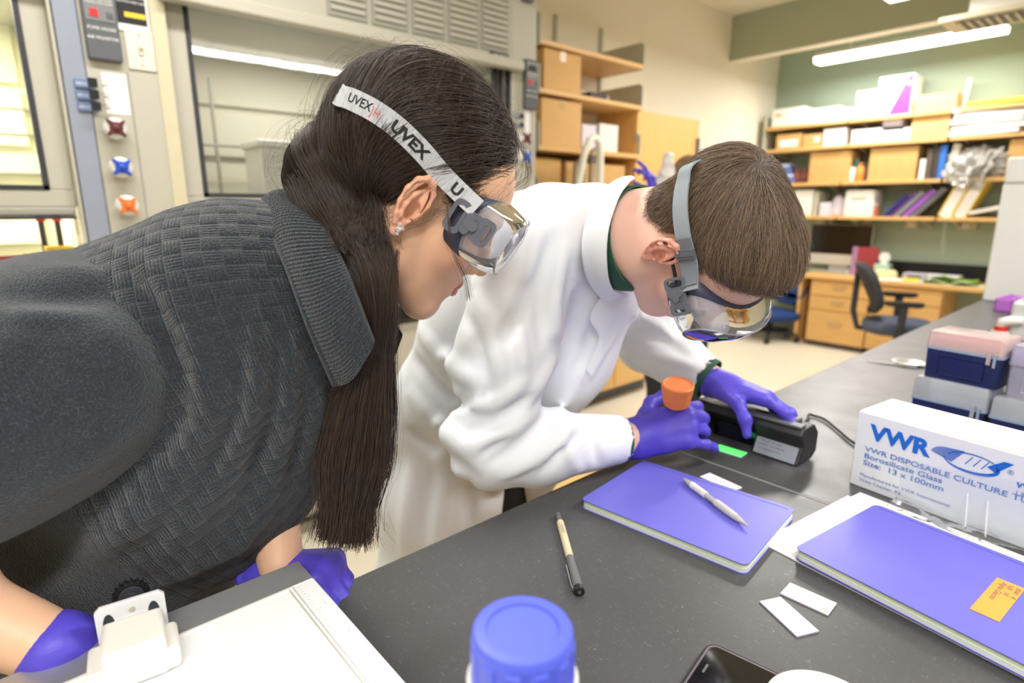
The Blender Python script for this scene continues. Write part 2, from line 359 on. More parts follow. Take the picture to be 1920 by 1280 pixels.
def fume_hood(name, label, y0, y1, op0, op1, z_sash, liner, lamp_power, glow=True):
    t = thing(name, label, 'fume hood', (XH, (y0 + y1) / 2, 0)); L = lambda x, y, z: (x - XH, y - (y0 + y1) / 2, z)
    def b(nm, lo, hi, m, bev=0.0, par=t): return bx(nm, L(*lo), L(*hi), m, par, bevel=bev)
    D = XH - 0.8
    b('post', (D, y0, 0), (XH, op0, 2.35), m_hood, .004); b('post', (D, op1, 0), (XH, y1, 2.35), m_hood, .004)
    b('header', (D, op0, 1.975), (XH, op1, 2.35), m_hood, .006)
    b('header_lip', (XH, op0 - .02, 1.955), (XH + .05, op1 + .04, 2.0), m_hood, .008)
    b('liner_back', (D + .02, op0, .9), (D + .05, op1, 1.99), liner); b('liner_side', (D + .05, op0 - .0, .9), (XH - .1, op0 + .01, 1.97), liner); b('liner_side', (D + .05, op1 - .01, .9), (XH - .1, op1, 1.97), liner)
    for z in (1.2, 1.56, 1.78): b('baffle', (D + .051, op0 + .05, z), (D + .075, op1 - .05, z + .2), liner, .005)
    b('worktop', (D, op0, .86), (XH + .03, op1, .92), m_black, .006)
    b('airfoil', (XH + .0, op0, .935), (XH + .06, op1, .955), m_hoodd, .006)
    for k, yy in enumerate(np.linspace(op0 + .02, op1 - .02, 4)[:-1]):
        w = (op1 - op0 - .04) / 3
        d = b('door', (XH - .02, yy + .01, .1), (XH + .0, yy + w - .01, .84), m_hood, .004)
    b('carcass', (D, op0, .08), (XH - .021, op1, .859), m_hoodd)
    # sash: frame, gasket, glass
    s = b('sash_frame', (XH - .06, op0 + .002, z_sash - .05), (XH - .035, op1 - .002, z_sash - .0), m_hood, .003)
    for a, c in ((op0 + .002, op0 + .06), (op1 - .06, op1 - .002)): b('sash_stile', (XH - .06, a, z_sash), (XH - .035, c, 1.975), m_hood, .003, t)
    g0, g1, gz0, gz1 = op0 + .06, op1 - .06, z_sash, 1.975
    for lo, hi in (((XH - .064, g0, gz0), (XH - .031, g0 + .013, gz1)), ((XH - .064, g1 - .013, gz0), (XH - .031, g1, gz1)), ((XH - .064, g0, gz0), (XH - .031, g1, gz0 + .012))): b('gasket', lo, hi, m_gask)
    b('sash_glass', (XH - .05, g0 + .01, gz0 + .01), (XH - .045, g1 - .01, gz1), m_glass)
    b('sash_pull', (XH - .035, op0 + .01, z_sash - .075), (XH + .0, op1 - .01, z_sash - .05), m_hoodd, .006); b('sash_pull_lip', (XH - .03, op0 + .01, z_sash - .085), (XH + .004, op1 - .01, z_sash - .0755), m_gask)
    if lamp_power:
        lt = bpy.data.lights.new('hood_lamp', 'AREA'); lt.shape = 'RECTANGLE'; lt.size = .12; lt.size_y = (op1 - op0) * .8; lt.energy = lamp_power; lt.color = (1, .96, .88)
        lo_ = bpy.data.objects.new('hood_lamp', lt); COL.objects.link(lo_); lo_.parent = t; lo_.location = L(XH - .35, (op0 + op1) / 2, 1.96)
        pass
    return t, b
h1, b1 = fume_hood('fume_hood', 'large cream grey fume hood with closed glass sash behind the two people', .275, 2.09, .503, 1.93, 1.375, m_liner, 10)
# louvres of the header, each its own part
yy = .62
for k in range(5):
    a = 1.035 + k * .178
    b1('louver_frame', (XH, a, 2.025), (XH + .006, a + .160, 2.3), m_hoodd, .002)
    for j in range(10): b1('slat', (XH + .004, a + .012, 2.045 + j * .025), (XH + .014, a + .148, 2.058 + j * .025), m_hood, 0)
b1('nameplate', (XH, 1.80, 2.003), (XH + .006, 1.91, 2.022), m_black, .001)
text_on('nameplate_print', 'LABCONCO', .017, V(0.007, 1.808 - (.275 + 2.09) / 2, 2.0065), (0, 1, 0), (0, 0, 1), m_paper, h1)
b1('post_seam', (XH, .377, .3), (XH + .002, .381, 1.74), m_hoodd); b1('corner_trim', (XH, .46, .3), (XH + .004, .5, 2.3), mat('tan_trim', (206, 198, 168), .5))
b1('track', (XH - .03, 1.875, 1.38), (XH - .005, 1.887, 1.97), m_gask); b1('track', (XH - .03, 1.92, 1.38), (XH - .005, 1.93, 1.97), m_gask)
# things inside the hood: lattice rods and a white box added for a pale reflection
t = thing('lattice_rack', 'grey metal rod lattice standing inside the fume hood behind the glass', 'rack', (XH - .62, 1.2, .92))
for y in (-.42, .1, .5): MB().tube([(0, y, 0), (0, y, .95)], .008).build('upright', m_hoodd, t)
for z in (.32, .68): MB().tube([(0, -.55, z), (0, .6, z)], .007).build('crossbar', m_hoodd, t)
t = thing('storage_box', 'white box added for a pale reflection in the fume hood glass', 'box', (XH - .45, 1.02, .92))
MB().cbox((0, 0, .33), (.2, .30, .66)).build('body', m_white, t, bevel=.006); MB().cbox((0, 0, .675), (.22, .32, .03)).build('lid', m_white, t, bevel=.006)
# second hood, its working space bright
h2, b2 = fume_hood('fume_hood', 'fume hood at far left with bright pale interior and raised sash', -1.5, .215, -1.35, .205, 1.39, m_liner2, 30)
for z in (1.46, 1.6, 1.69): b2('liner_seam', (-2.95, -1.3, z), (-2.92, .19, z + .006), m_hoodd)
h2['group'] = h1['group'] = 'fume hoods along the left wall'
struct(bx('trim_1', (XH - .25, .217, 0), (XH + .006, .273, 2.35), m_blue, bevel=.003))
# ring stand with clamps, yellow tray, red tray in the second hood
t = thing('ring_stand', 'black ring stand with two rods inside the far left fume hood', 'stand', (XH - .22, .10, .92))
MB().cbox((0, 0, .01), (.14, .2, .02)).build('base', m_black, t, bevel=.004)
for y in (.02, .062):
    r_ = MB().tube([(0, y, .02), (0, y, .40)], .008).build('rod', m_gask, t); MB().cbox((.0, y, .385), (.022, .022, .02)).build('clamp', m_red, r_)
t = thing('spill_tray', 'yellow plastic tray inside the far left fume hood beside ring stand', 'tray', (XH - .12, .150, .92)); MB().loft([[(x * w, y * w2, z) for x, y in ((-1, -1), (1, -1), (1, 1), (-1, 1))] for w, w2, z in ((.03, .03, 0), (.035, .036, .30), (.030, .030, .30), (.026, .026, .26))]).build('body', m_yel, t)
t = thing('storage_bin', 'dark red bin inside the far left fume hood near the sash opening', 'bin', (XH - .1, .04, .92)); MB().loft([[(x * w, y * w2, z) for x, y in ((-1, -1), (1, -1), (1, 1), (-1, 1))] for w, w2, z in ((.05, .05, 0), (.06, .06, .275), (.054, .054, .275), (.045, .045, .03))]).build('body', mat('dark_red_plastic', (150, 50, 46), .5), t)
# ---------------- fittings on the hood post: valve knobs, monitor, switch, notice, tape dispenser clips
def valve(y, z, rgb, cname, x=XH, rgb_lbl=None, where='left post of the fume hood'):
    t = thing('valve_knob', f'{cname} four pointed valve knob on the {where}', 'valve', (x, y, z)); m = mat('valve_' + cname, rgb, .35)
    MB().lathe([(.008, 0), (.008, .012), (.022, .014), (.031, .024), (.031, .036), (.024, .046), (.012, .048)], 20, axis='x').build('body', m_white, t, smooth=40)
    poly = []
    for k in range(32):
        a = 2 * PI * k / 32 + .3; r = .017 + .017 * max(0, math.cos(4 * (a - .75))) ** 2; poly.append((r * math.cos(a), r * math.sin(a)))
    MB().loft([[(.040, a, b) for a, b in poly], [(.055, a, b) for a, b in poly], [(.058, a * .8, b * .8) for a, b in poly]]).build('handle', m, t)
    MB().lathe([(.009, .056), (.009, .063), (.006, .065)], 16, axis='x').build('index_button', m, t, smooth=40)
    return t
for y, z, c, n in ((.322, 1.569, (98, 48, 48), 'maroon'), (.322, 1.457, (44, 82, 196), 'blue'), (.324, 1.345, (238, 120, 52), 'orange'), (.326, 1.238, (240, 204, 70), 'yellow')): valve(y, z, c, n)
valve(1.985, 1.66, (98, 48, 48), 'dark maroon', where='right post of the fume hood'); valve(1.985, 1.575, (44, 110, 230), 'bright blue', where='right post of the fume hood')
def monitor(y, z, label, h=.23, w=.085):
    t = thing('airflow_monitor', label, 'monitor', (XH, y, z)); MB().cbox((.012, 0, 0), (.024, w, h)).build('housing', m_dark, t, bevel=.004)
    MB().cbox((.0245, 0, h * .2), (.003, w * .86, h * .5)).build('faceplate', mat('grey_faceplate', (122, 124, 126), .5), t)
    MB().cbox((.0265, -.015, h * .04), (.004, .02, .02)).build('alarm_light', mat('red_lamp', (214, 44, 46), .4), t); MB().cbox((.0265, .024, h * .03), (.004, .016, .016)).build('button', m_dark, t, bevel=.001)
    MB().cbox((.0262, 0, h * .32), (.003, w * .6, h * .12)).build('display', m_black, t)
    for k, (s, zz) in enumerate((('FUME HOOD', -.15), ('AIR MONITOR', -.26))): text_on('print', s, .012, V(.0245, 0, h * zz), (0, 1, 0), (0, 0, 1), m_paper, t, align='CENTER')
    for k in range(5): text_on('print', 'NORMAL LOW ALARM', .0066, V(.0262, 0, h * (.40 - k * .045) if k < 2 else h * (.22 - (k - 2) * .035)), (0, 1, 0), (0, 0, 1), m_paper, t, align='CENTER')
monitor(.326, 1.875, 'grey airflow monitor with red alarm light on the left hood post above white notice')
monitor(2.04, 1.91, 'grey airflow monitor with red alarm light on the right hood post beside cardboard boxes', h=.22, w=.08)
monitor(2.02, 2.31, 'small dark monitor box at top of the right hood post', h=.09, w=.06)
t = thing('safety_placard', 'black safety placard with yellow stripe on the hood post above light switch', 'sign', (XH, .41, 1.93))
MB().cbox((.002, 0, 0), (.004, .085, .15)).build('plate', m_paper, t); MB().cbox((.0045, 0, .005), (.002, .076, .12)).build('panel', m_black, t); MB().cbox((.006, .008, -.03), (.002, .055, .014)).build('stripe', m_yel, t)
for k in range(4): text_on('print', 'CAUTION KEEP SASH', .008, V(.0062, 0, .045 - k * .014), (0, 1, 0), (0, 0, 1), m_paper, t, align='CENTER')
t = thing('light_switch', 'cream single toggle light switch plate on the hood post', 'switch', (XH, .421, 1.805)); m_sw = mat('cream_switch', (226, 218, 204), .4)
MB().cbox((.003, 0, 0), (.006, .075, .115)).build('plate', m_sw, t, bevel=.003); MB().cbox((.008, 0, 0), (.006, .014, .028)).build('bezel', m_sw, t, bevel=.001); MB().loft([[(.008, -.005, -.006), (.008, .005, -.006), (.008, .005, .006), (.008, -.005, .006)], [(.022, -.004, .004), (.022, .004, .004), (.022, .004, .01), (.022, -.004, .01)]]).build('toggle', m_sw, t)
for z in (-.042, .042): MB().lathe([(.0035, .006), (.003, .0075)], 10, (0, 0, z), 'x').build('screw', m_hoodd, t)
t = thing('notice', 'white printed paper notice taped on the left hood post beside black clips', 'paper', (XH, .342, 1.672)); MB().cbox((.001, 0, 0), (.0014, .062, .115)).build('sheet', m_paper, t)
for k in range(3): text_on('print', 'Turn off when done', .006, V(.0019, 0, .03 - .025 * k), (0, 1, 0), (0, 0, 1), m_dark, t, align='CENTER')
for k, z in enumerate((1.69, 1.658, 1.626)):
    t = thing('binder_clip', ['topmost', 'middle', 'lowest'][k] + ' of three black binder clips holding blue tags beside the white notice', 'clip', (XH + .006, .27, z), 0, 'black binder clips on the hood post')
    MB().cbox((.004, -.004, 0), (.006, .05, .024)).build('tag', mat('blue_tag', (108, 130, 176), .5), t, bevel=.001); MB().prism([(.024, .0), (.045, .0), (.045, .022), (.028, .014)], -.012, .012).build('jaw', m_black, t)
    MB().tube([(.012, .035, 0), (.014, .05, .004), (.014, .05, -.004), (.012, .035, 0)], .0016).build('handle', m_hoodd, t)
    text_on('print', 'HOOD', .013, V(.0075, -.026, -.005), (0, 1, 0), (0, 0, 1), m_paper, t)
t = thing('notice', 'small white paper tag on the right hood post above the maroon valve', 'paper', (XH, 2.0, 1.745)); MB().cbox((.001, .03, 0), (.0014, .035, .10)).build('sheet', m_paper, t)
for k, z in enumerate((1.765, 1.725)):
    t = thing('binder_clip', ['upper', 'lower'][k] + ' dark clip with grey tag on the right hood post', 'clip', (XH, 1.965, z), 0, 'clips on the right hood post')
    MB().cbox((.004, 0, 0), (.006, .05, .02)).build('tag', m_blue, t, bevel=.001); MB().cbox((.009, .022, 0), (.014, .018, .018)).build('jaw', m_black, t, bevel=.002)

# shelves on the opposite wall, out of frame but mirrored in the hood glass
t = thing('bookcase', 'open wooden shelving on the opposite wall reflected in the fume hood glass', 'shelf', (XR, 2.0, 0)); m_w0 = wood('maple_y', (226, 182, 116), 'y')
for z in (1.3, 1.65, 2.0, 2.35): MB().box((-.36, -1.4, z - .04), (-.002, 1.4, z)).build('shelf_board', m_w0, t)
for y in (-1.4, -.47, .47, 1.38): MB().box((-.36, y, 1.0), (-.002, y + .03, 2.5)).build('upright', m_w0, t)
# ================================================================== LEFT WALL SHELVES, CABINETS
m_wood = wood('maple_x', (222, 178, 112), 'x'); m_woody = wood('maple_y', (226, 182, 116), 'y'); m_woodz = wood('maple_z', (224, 176, 104), 'z')
m_card = mat('cardboard', (220, 176, 116), 0.8, var=0.08, scale=14); m_card2 = mat('cardboard_tan', (208, 166, 104), 0.8, var=0.08, scale=14)
m_tape = mat('packing_tape', (206, 170, 112), .25); m_plate = mat('grey_shelf_end', (186, 184, 164), .5)
m_lav = mat('lavender_card', (222, 216, 228), .5); m_chrome = mat('brushed_metal', (190, 190, 190), .3, metal=.9)
t = thing('shelf_unit', 'wooden wall shelves with grey end plates beside the fume hood holding cardboard boxes', 'shelf', (XW, 3.1, 0))
SX0, SX1, SY0, SY1 = 0.0, .40, -.50, .50
for z in (2.31, 2.04, 1.71, 1.38): MB().box((SX0, SY0, z - .028), (SX1, SY1, z)).build('shelf_board', m_woody, t, bevel=.002)
for z in (2.31, 2.04, 1.71, 1.38):
    for y in (SY0 - .012, SY1): MB().prism([(0, z - .03), (SX1 - .02, z - .03), (SX1 - .02, z + .06), (SX1 - .14, z + .15), (0, z + .15)], 0, .008, 'y').move((0, y, 0)).build('end_plate', m_plate, t) if False else MB().loft([[(a, y, b) for a, b in ((0, z - .03), (SX1, z - .03), (SX1, z + .13), (SX1 - .03, z + .15), (0, z + .15))], [(a, y + .01, b) for a, b in ((0, z - .03), (SX1, z - .03), (SX1, z + .13), (SX1 - .03, z + .15), (0, z + .15))]]).build('end_plate', m_plate, t)
for y in (-.49, .0, .48): MB().box((0, y, 1.2), (.02, y + .025, 2.62)).build('wall_standard', m_plate, t)
def carton(name, label, loc, sz, m, rotz=0, group=None, cat='box', lid=True, tape=True, lbl=None):
    t = thing(name, label, cat, loc, rotz, group); w, d, h = sz
    MB().box((-w / 2, -d / 2, 0), (w / 2, d / 2, h)).build('body', m, t, bevel=.003)
    for s in (-1, 1): MB().box((-w / 2 + .001, .002 if s > 0 else -d / 2, h), (w / 2 - .001, d / 2 if s > 0 else -.002, h + .004)).build('flap', m, t)
    if tape: MB().box((-w / 2 - .001, -.025, h - .05), (w / 2 + .001, .025, h + .0055)).build('tape', m_tape, t)
    if lbl:
        face, a0, a1, z0, z1 = lbl
        lo, hi = ((a0, -d / 2 - .0015, z0), (a1, -d / 2, z1)) if face == 'y' else ((w / 2, a0, z0), (w / 2 + .0015, a1, z1)); MB().box(lo, hi).build('label', m_paper, t)
    return t
carton('cardboard_box', 'cardboard box on middle wall shelf directly under the top board', (-2.89, 2.80, 2.04), (.36, .33, .225), m_card, group='cardboard boxes on the wall shelves')
carton('cardboard_box', 'taller cardboard box on the lower wall shelf beside hood monitor', (-2.89, 2.80, 1.71), (.36, .36, .275), m_card, group='cardboard boxes on the wall shelves')
carton('cardboard_box', 'wide cardboard box on the lowest wall shelf behind white hose', (-2.92, 3.22, 1.38), (.30, .62, .25), m_card2, group='cardboard boxes on the wall shelves')
carton('cardboard_box', 'plain cardboard box on the lowest wall shelf nearest the fume hood', (-2.92, 2.74, 1.38), (.30, .24, .26), m_card2, group='cardboard boxes on the wall shelves')
carton('storage_box', 'lavender white box on the lower wall shelf beside tall cardboard box', (-2.93, 3.15, 1.71), (.28, .14, .17), m_lav, tape=False)
carton('storage_box', 'white box at the right end of lower wall shelf', (-2.93, 3.36, 1.71), (.28, .20, .19), m_white, tape=False)
t = thing('instrument', 'flat black device lying on the middle wall shelf', 'device', (-2.82, 3.16, 2.04)); MB().box((-.1, -.09, 0), (.1, .09, .035)).build('body', m_black, t, bevel=.005); MB().box((-.06, -.05, .035), (.06, .05, .045)).build('lid', m_dark, t, bevel=.003); MB().lathe([(.012, 0), (.018, .02), (.012, .04)], 12, (.06, .12, 0)).build('white_plug', m_white, t)
# water unit with bent white pipe
t = thing('water_purifier', 'white gooseneck pipe and clear cylinders of a water unit below the wall shelves', 'device', (-2.58, 2.85, .9)); m_ivory = mat('ivory_plastic', (236, 232, 216), .35)
m_clr = clear('clear_plastic', (240, 242, 244), .25, .1)
MB().box((-.12, -.14, 0), (.12, .16, .42)).build('body', m_ivory, t, bevel=.01)
MB().tube([(.08, -.15, .35), (.08, -.12, .55), (.08, -.06, .78), (.08, -.02, .84), (.08, .03, .86), (.08, .07, .83), (.08, .085, .75), (.08, .09, .42)], .022, 12).build('gooseneck_pipe', m_ivory, t, smooth=60)
for y, h in ((.0, .72), (.15, .80)): MB().lathe([(.04, .42), (.04, h - .03), (.03, h), (.015, h + .01)], 18, (-.02, y, 0)).build('filter_cylinder', m_clr, t, smooth=50)
MB().lathe([(.012, .70), (.012, .725)], 12, (-.02, .0, 0)).build('red_cap', m_red, t); MB().box((-.03, .17, .42), (.03, .25, .55)).build('control_box', m_plate, t, bevel=.005)
# tall wood cabinet
t = thing('tall_cabinet', 'tall maple cabinet with one plain door against the cream wall', 'cabinet', (-3.088, 4.0, 0))
MB().box((0, -.41, .08), (.34, .41, 2.02)).build('carcass', m_woodz, t); MB().box((0, -.41, 0), (.30, .41, .08)).build('plinth', m_dark, t)
d = MB().box((.34, -.406, .1), (.362, .406, 2.015)).build('door', m_woodz, t, bevel=.002); MB().box((.362, .375, 1.72), (.385, .392, 1.88)).build('handle', m_dark, d)
for z in (.3, 1.0, 1.8): MB().tube([(.362, -.408, z), (.362, -.408, z + .07)], .006).build('hinge', m_chrome, d)
# base cabinets below a counter along the left wall
t = thing('base_cabinet', 'maple base cabinet with drawers below counter behind the man in lab coat', 'cabinet', (-3.088, 2.85, 0))
MB().box((0, -.7, .1), (.62, .73, .86)).build('carcass', m_woody, t); MB().box((0, -.7, 0), (.55, .73, .1)).build('plinth', m_dark, t); MB().box((0, -.72, .86), (.66, .73, .9)).build('countertop', m_black, t, bevel=.003)
for k in range(3):
    y = -.7 + k * .4767
    d = MB().box((.62, y + .004, .62), (.64, y + .472, .85)).build('drawer', m_woody, t, bevel=.002); MB().lathe([(.006, 0), (.006, .015), (.014, .02), (.014, .028)], 12, (.64, y + .24, .74), 'x').build('knob', m_dark, d)
    d = MB().box((.62, y + .004, .11), (.64, y + .472, .612)).build('door', m_woody, t, bevel=.002); MB().lathe([(.006, 0), (.006, .015), (.014, .02), (.014, .028)], 12, (.64, y + .24 if k else y + .4, .36 if k else .5), 'x').build('knob', m_dark, d)
# ================================================================== BACK WALL SHELVES
ST = thing('shelving_unit', 'four tier maple wall shelving on the green wall full of boxes', 'shelf', (-1.9, YB, 0))
SD = .36; YS = YB - SD
SEG = [(-3.0, -2.24), (-2.22, -1.44), (-1.42, -.5)]
lv = {}
_zs = [on(u, v, y=YS)[2] for u, v in ((1500, 233), (1500, 277), (1560, 341), (1560, 405))]
ZS = [round(float(z), 3) for z in _zs]
for z in ZS:
    for a, b in SEG: MB().box((a + 1.9, -SD, z - .03), (b + 1.9, -.0, z)).build('shelf_board', m_wood, ST, bevel=.002)
    for a, b in SEG:
        for xx in (a + .1, b - .1): MB().prism([(-SD + .04, -.034), (-.0, -.034), (-.0, -.1)], xx + 1.9 - .006, xx + 1.9 + .006, 'x').move((0, 0, z)).build('bracket', m_plate, ST)
for a, b in SEG:
    for xx in (a + .1, b - .1): MB().box((xx + 1.9 - .014, -.016, ZS[3] - .12), (xx + 1.9 + .014, 0, ZS[0] + .1)).build('wall_standard', m_plate, ST)
MB().box((-3.03 + 1.9, -SD, ZS[3] - .03), (-3.01 + 1.9, 0, ZS[0] + .1)).build('end_plate', m_plate, ST)
def shx(u, v, lvl=None): return on(u, v, y=YS + .03)
def sbox(u0, v0, u1, v1, lvl, m, name, label, d=.26, **k):
    """a box on shelf lvl whose front spans these picture columns; returns the thing"""
    a = on(u0, (v0 + v1) / 2, y=YS + .03); b = on(u1, (v0 + v1) / 2, y=YS + .03); z1 = on((u0 + u1) / 2, v0, y=YS + .03)[2]; z0 = ZS[lvl]
    return carton(name, label, ((a[0] + b[0]) / 2, YS + .03 + d / 2, z0), (abs(b[0] - a[0]) - .004, d, max(.02, z1 - z0)), m, **k)
m_purp = mat('purple_print', (172, 62, 200), .5); m_bluep = mat('pale_blue_card', (168, 186, 226), .5); m_org = mat('orange_plastic', (240, 142, 60), .45); m_teal = mat('teal_plastic', (96, 190, 178), .45)
m_crd = mat('white_carton', (238, 236, 230), .6, var=.03)
NB = dict(tape=False)
t = sbox(1447, 203, 1506, 237, 0, m_crd, 'carton', 'white carton with orange mark at left end of the top shelf', **NB); MB().box((-.12, -.132, .1), (-.06, -.13, .12)).build('label', m_org, t)
sbox(1507, 203, 1574, 232, 0, m_crd, 'carton', 'long white carton second from left on the top shelf', **NB)
sbox(1577, 203, 1598, 226, 0, m_bluep, 'carton', 'small pale blue carton on the top shelf', **NB)
sbox(1604, 171, 1644, 226, 0, m_crd, 'carton', 'upright plain white carton on top shelf beside purple striped carton', **NB)
t = sbox(1645, 143, 1710, 220, 0, m_crd, 'carton', 'tall white carton with purple triangle on the top shelf', **NB)
w_, h_ = [(v.co.x, v.co.z) for v in t.children[0].data.vertices][6]; MB().prism([(-.25 * w_, .004), (w_ * .98, .004), (w_ * .98, h_ * .98), (w_ * .7, h_ * .98)], 0, .0015, 'z').rot(rx(PI / 2)).move((0, -.1305, 0)).build('purple_panel', m_purp, t); MB().box((w_ * .64, -.1335, h_ * .72), (w_ * .97, -.1325, h_ * .84)).build('blue_band', mat('periwinkle', (140, 130, 230), .5), t)
sbox(1714, 177, 1792, 216, 0, m_card, 'cardboard_box', 'low cardboard box on the top shelf right of the purple carton')
sbox(1455, 252, 1503, 276, 1, m_card2, 'cardboard_box', 'flat cardboard box with white label at left of second shelf', lbl=('y', -.09, .09, .02, .09), **NB)
sbox(1505, 252, 1540, 275, 1, m_card2, 'cardboard_box', 'small tan cardboard box with a white sticker on the second shelf', lbl=('y', .02, .07, .05, .09), **NB)
sbox(1543, 241, 1585, 275, 1, m_crd, 'carton', 'white carton on second shelf left of the gap between boards', **NB)
sbox(1596, 243, 1651, 270, 1, m_crd, 'carton', 'wide white carton in the middle of the second shelf', **NB)
sbox(1653, 245, 1690, 268, 1, m_crd, 'carton', 'low white carton under a small one on the second shelf', **NB)
t = carton('carton', 'small lilac white carton stacked on another, second shelf', (on(1670, 240, y=YS + .03)[0], YS + .15, ZS[1] + .135), (.15, .2, .06), m_lav, tape=False)
sbox(1692, 240, 1707, 266, 1, m_crd, 'carton', 'narrow white carton squeezed beside the tall cardboard box', **NB)
sbox(1708, 216, 1780, 263, 1, m_card, 'cardboard_box', 'tall cardboard box on the second shelf below the low cardboard box')
# flat white binders and trays with a yellow folder
base = on(1845, 250, y=YS + .05); nm = ['bottom', 'second', 'third', 'fourth', 'fifth']
for k in range(5):
    t = thing('document_tray', f'flat white binder, {nm[k]} of the stack at the right of second shelf', 'binder', (base[0] + .02 * (k % 2), YS + .16, ZS[1] + .004 + k * .045), .04 * (k - 2), 'flat binders on the second shelf')
    MB().box((-.24, -.15, 0), (.24, .15, .004)).build('cover', m_crd if k % 2 else m_dark, t); MB().box((-.235, -.145, .004), (.235, .14, .034)).build('pages', m_paper, t); MB().box((-.24, -.15, .034), (.24, .15, .038)).build('cover', m_crd, t)
t = thing('folder', 'bright yellow folder lying on top of the flat binders', 'folder', (base[0] + .16, YS + .16, ZS[1] + .232), -.06); MB().box((-.3, -.15, 0), (.3, .15, .012)).build('cover', m_yel, t); MB().box((-.3, -.15, .012), (.3, -.145, .03)).build('raised_edge', m_yel, t)
p_ = on(1815, 190, y=YS + .2); t = thing('measuring_rod', 'white upright plastic rod above the top shelf against the green wall', 'rod', (p_[0] - .04, YS + .25, ZS[0])); MB().tube([(0, 0, 0), (.02, 0, .26)], .018, 10).build('rod', m_white, t); MB().lathe([(.035, 0), (.035, .04), (.02, .05)], 14).build('base', m_green2, t)
# third shelf
t = thing('cleanroom_pack', 'blue and white wrapped packs stacked at left of the third shelf', 'pack', (on(1468, 320, y=YS + .1)[0], YS + .15, ZS[2]))
for k in range(4): MB().box((-.14, -.1, k * .05), (.14 - .02 * k, .1, k * .05 + .044)).build('pack', (mat('pack_blue', (92, 110, 170), .5), m_bluep)[k % 2], t, bevel=.012)
for k, (u, c) in enumerate(((1492, (140, 82, 72)), (1506, (120, 76, 70)))):
    t = thing('pouch', ['russet', 'brown'][k] + ' crumpled pouch on the third shelf beside cardboard box', 'pouch', (on(u, 330, y=YS + .1)[0], YS + .12, ZS[2])); MB().loft([[(r * math.cos(a) * (1 + .15 * math.sin(3 * a + k)), .6 * r * math.sin(a), z) for a in np.linspace(0, 2 * PI, 14)[:-1]] for r, z in ((.03, 0), (.06, .02), (.05, .08), (.035, .13), (.02, .15))]).build('bag', mat('pouch%d' % k, c, .6), t, smooth=60)
sbox(1517, 285, 1594, 341, 2, m_card2, 'cardboard_box', 'large tan cardboard box on third shelf left of the bottles')
sbox(1629, 277, 1719, 337, 2, m_card2, 'cardboard_box', 'large tan cardboard box on third shelf right of the bottles')
def bottle(u, lvl, r, h, m, mc, label, dy=.08):
    p = on(u, 330, y=YS + dy); t = thing('bottle', label, 'bottle', (p[0], YS + dy, ZS[lvl])); MB().lathe([(r * .9, 0), (r, .01), (r, h * .7), (r * .5, h * .82)], 16).build('body', m, t, smooth=50); MB().lathe([(r * .5, h * .82), (r * .5, h), (r * .3, h)], 14).build('cap', mc, t, smooth=50)
bottle(1597, 2, .03, .16, m_crd, m_dark, 'grey white bottle between the cardboard boxes on third shelf'); bottle(1604, 2, .028, .21, m_teal, m_teal, 'teal capped bottle between the cardboard boxes', .14); bottle(1612, 2, .036, .17, m_org, m_org, 'orange bottle between the cardboard boxes on third shelf')
def book(u, lvl, w, h, rgb, label, lean=0.0, d=.22, name='book', dz=0.0, group=None, cat='book'):
    x = on(u, 330 if lvl == 2 else 390, y=YS + .04)[0]; t = thing(name, label, cat, (x, YS + .04 + d / 2, ZS[lvl] + dz), 0, group); m = mat('cover_%d_%d_%d' % rgb, rgb, .45)
    M = ry(lean)
    for nm_, lo, hi, mm in (('cover', (-w / 2, -d / 2, 0), (-w / 2 + .004, d / 2, h), m), ('cover', (w / 2 - .004, -d / 2, 0), (w / 2, d / 2, h), m), ('spine', (-w / 2, -d / 2 - .003, 0), (w / 2, -d / 2, h), m), ('pages', (-w / 2 + .004, -d / 2, .004), (w / 2 - .004, d / 2 - .004, h - .004), m_paper)): MB().box(lo, hi).rot(M).build(nm_, mm, t)
    return t
book(1727, 2, .04, .17, (236, 234, 228), 'thin white book on third shelf right of the cardboard box', group='books on the third shelf'); book(1739, 2, .05, .25, (92, 82, 72), 'brown book with light bands on third shelf', group='books on the third shelf'); book(1750, 2, .05, .26, (64, 60, 58), 'dark brown book beside the blue one', group='books on the third shelf')
book(1762, 2, .045, .27, (52, 116, 206), 'bright blue book on the third shelf', group='books on the third shelf'); book(1777, 2, .05, .28, (196, 190, 170), 'cream book on third shelf beside the plastic bag', .12, group='books on the third shelf')
# crumpled clear bag
t = thing('plastic_bag', 'crumpled clear plastic bag heaped on third shelf and hanging over its edge', 'bag', (on(1826, 320, y=YS)[0], YS + .1, ZS[2]))
vs, fs, nu, nv = [], [], 72, 40
for i in range(nu):
    for j in range(nv + 1):
        a, b_ = 2 * PI * i / nu, PI * j / nv; d = V(math.sin(b_) * math.cos(a), math.sin(b_) * math.sin(a), math.cos(b_)); q = d[None] * V(1.3, 1, 1)
        r = 1.08 - .30 * abs(float(fuzz(q, 5, 31)[0])) - .16 * abs(float(fuzz(q, 11, 32)[0])) + .05 * float(fuzz(q, 24, 33)[0]); p_ = d * V(.25, .15, .16) * r; vs.append(p_ + V(0, -.02, .10 - .10 * max(0, -d[1]) * (d[0] < .3)))
for i in range(nu):
    for j in range(nv): k = (i + 1) % nu; fs.append((i * (nv + 1) + j, i * (nv + 1) + j + 1, k * (nv + 1) + j + 1, k * (nv + 1) + j))
mesh_obj('bag', vs, fs, clear('bag_film', (222, 220, 214), .5, .12), t)
sbox(1888, 262, 1935, 330, 2, m_card2, 'cardboard_box', 'cardboard box at right end of the third shelf behind tall white instrument')
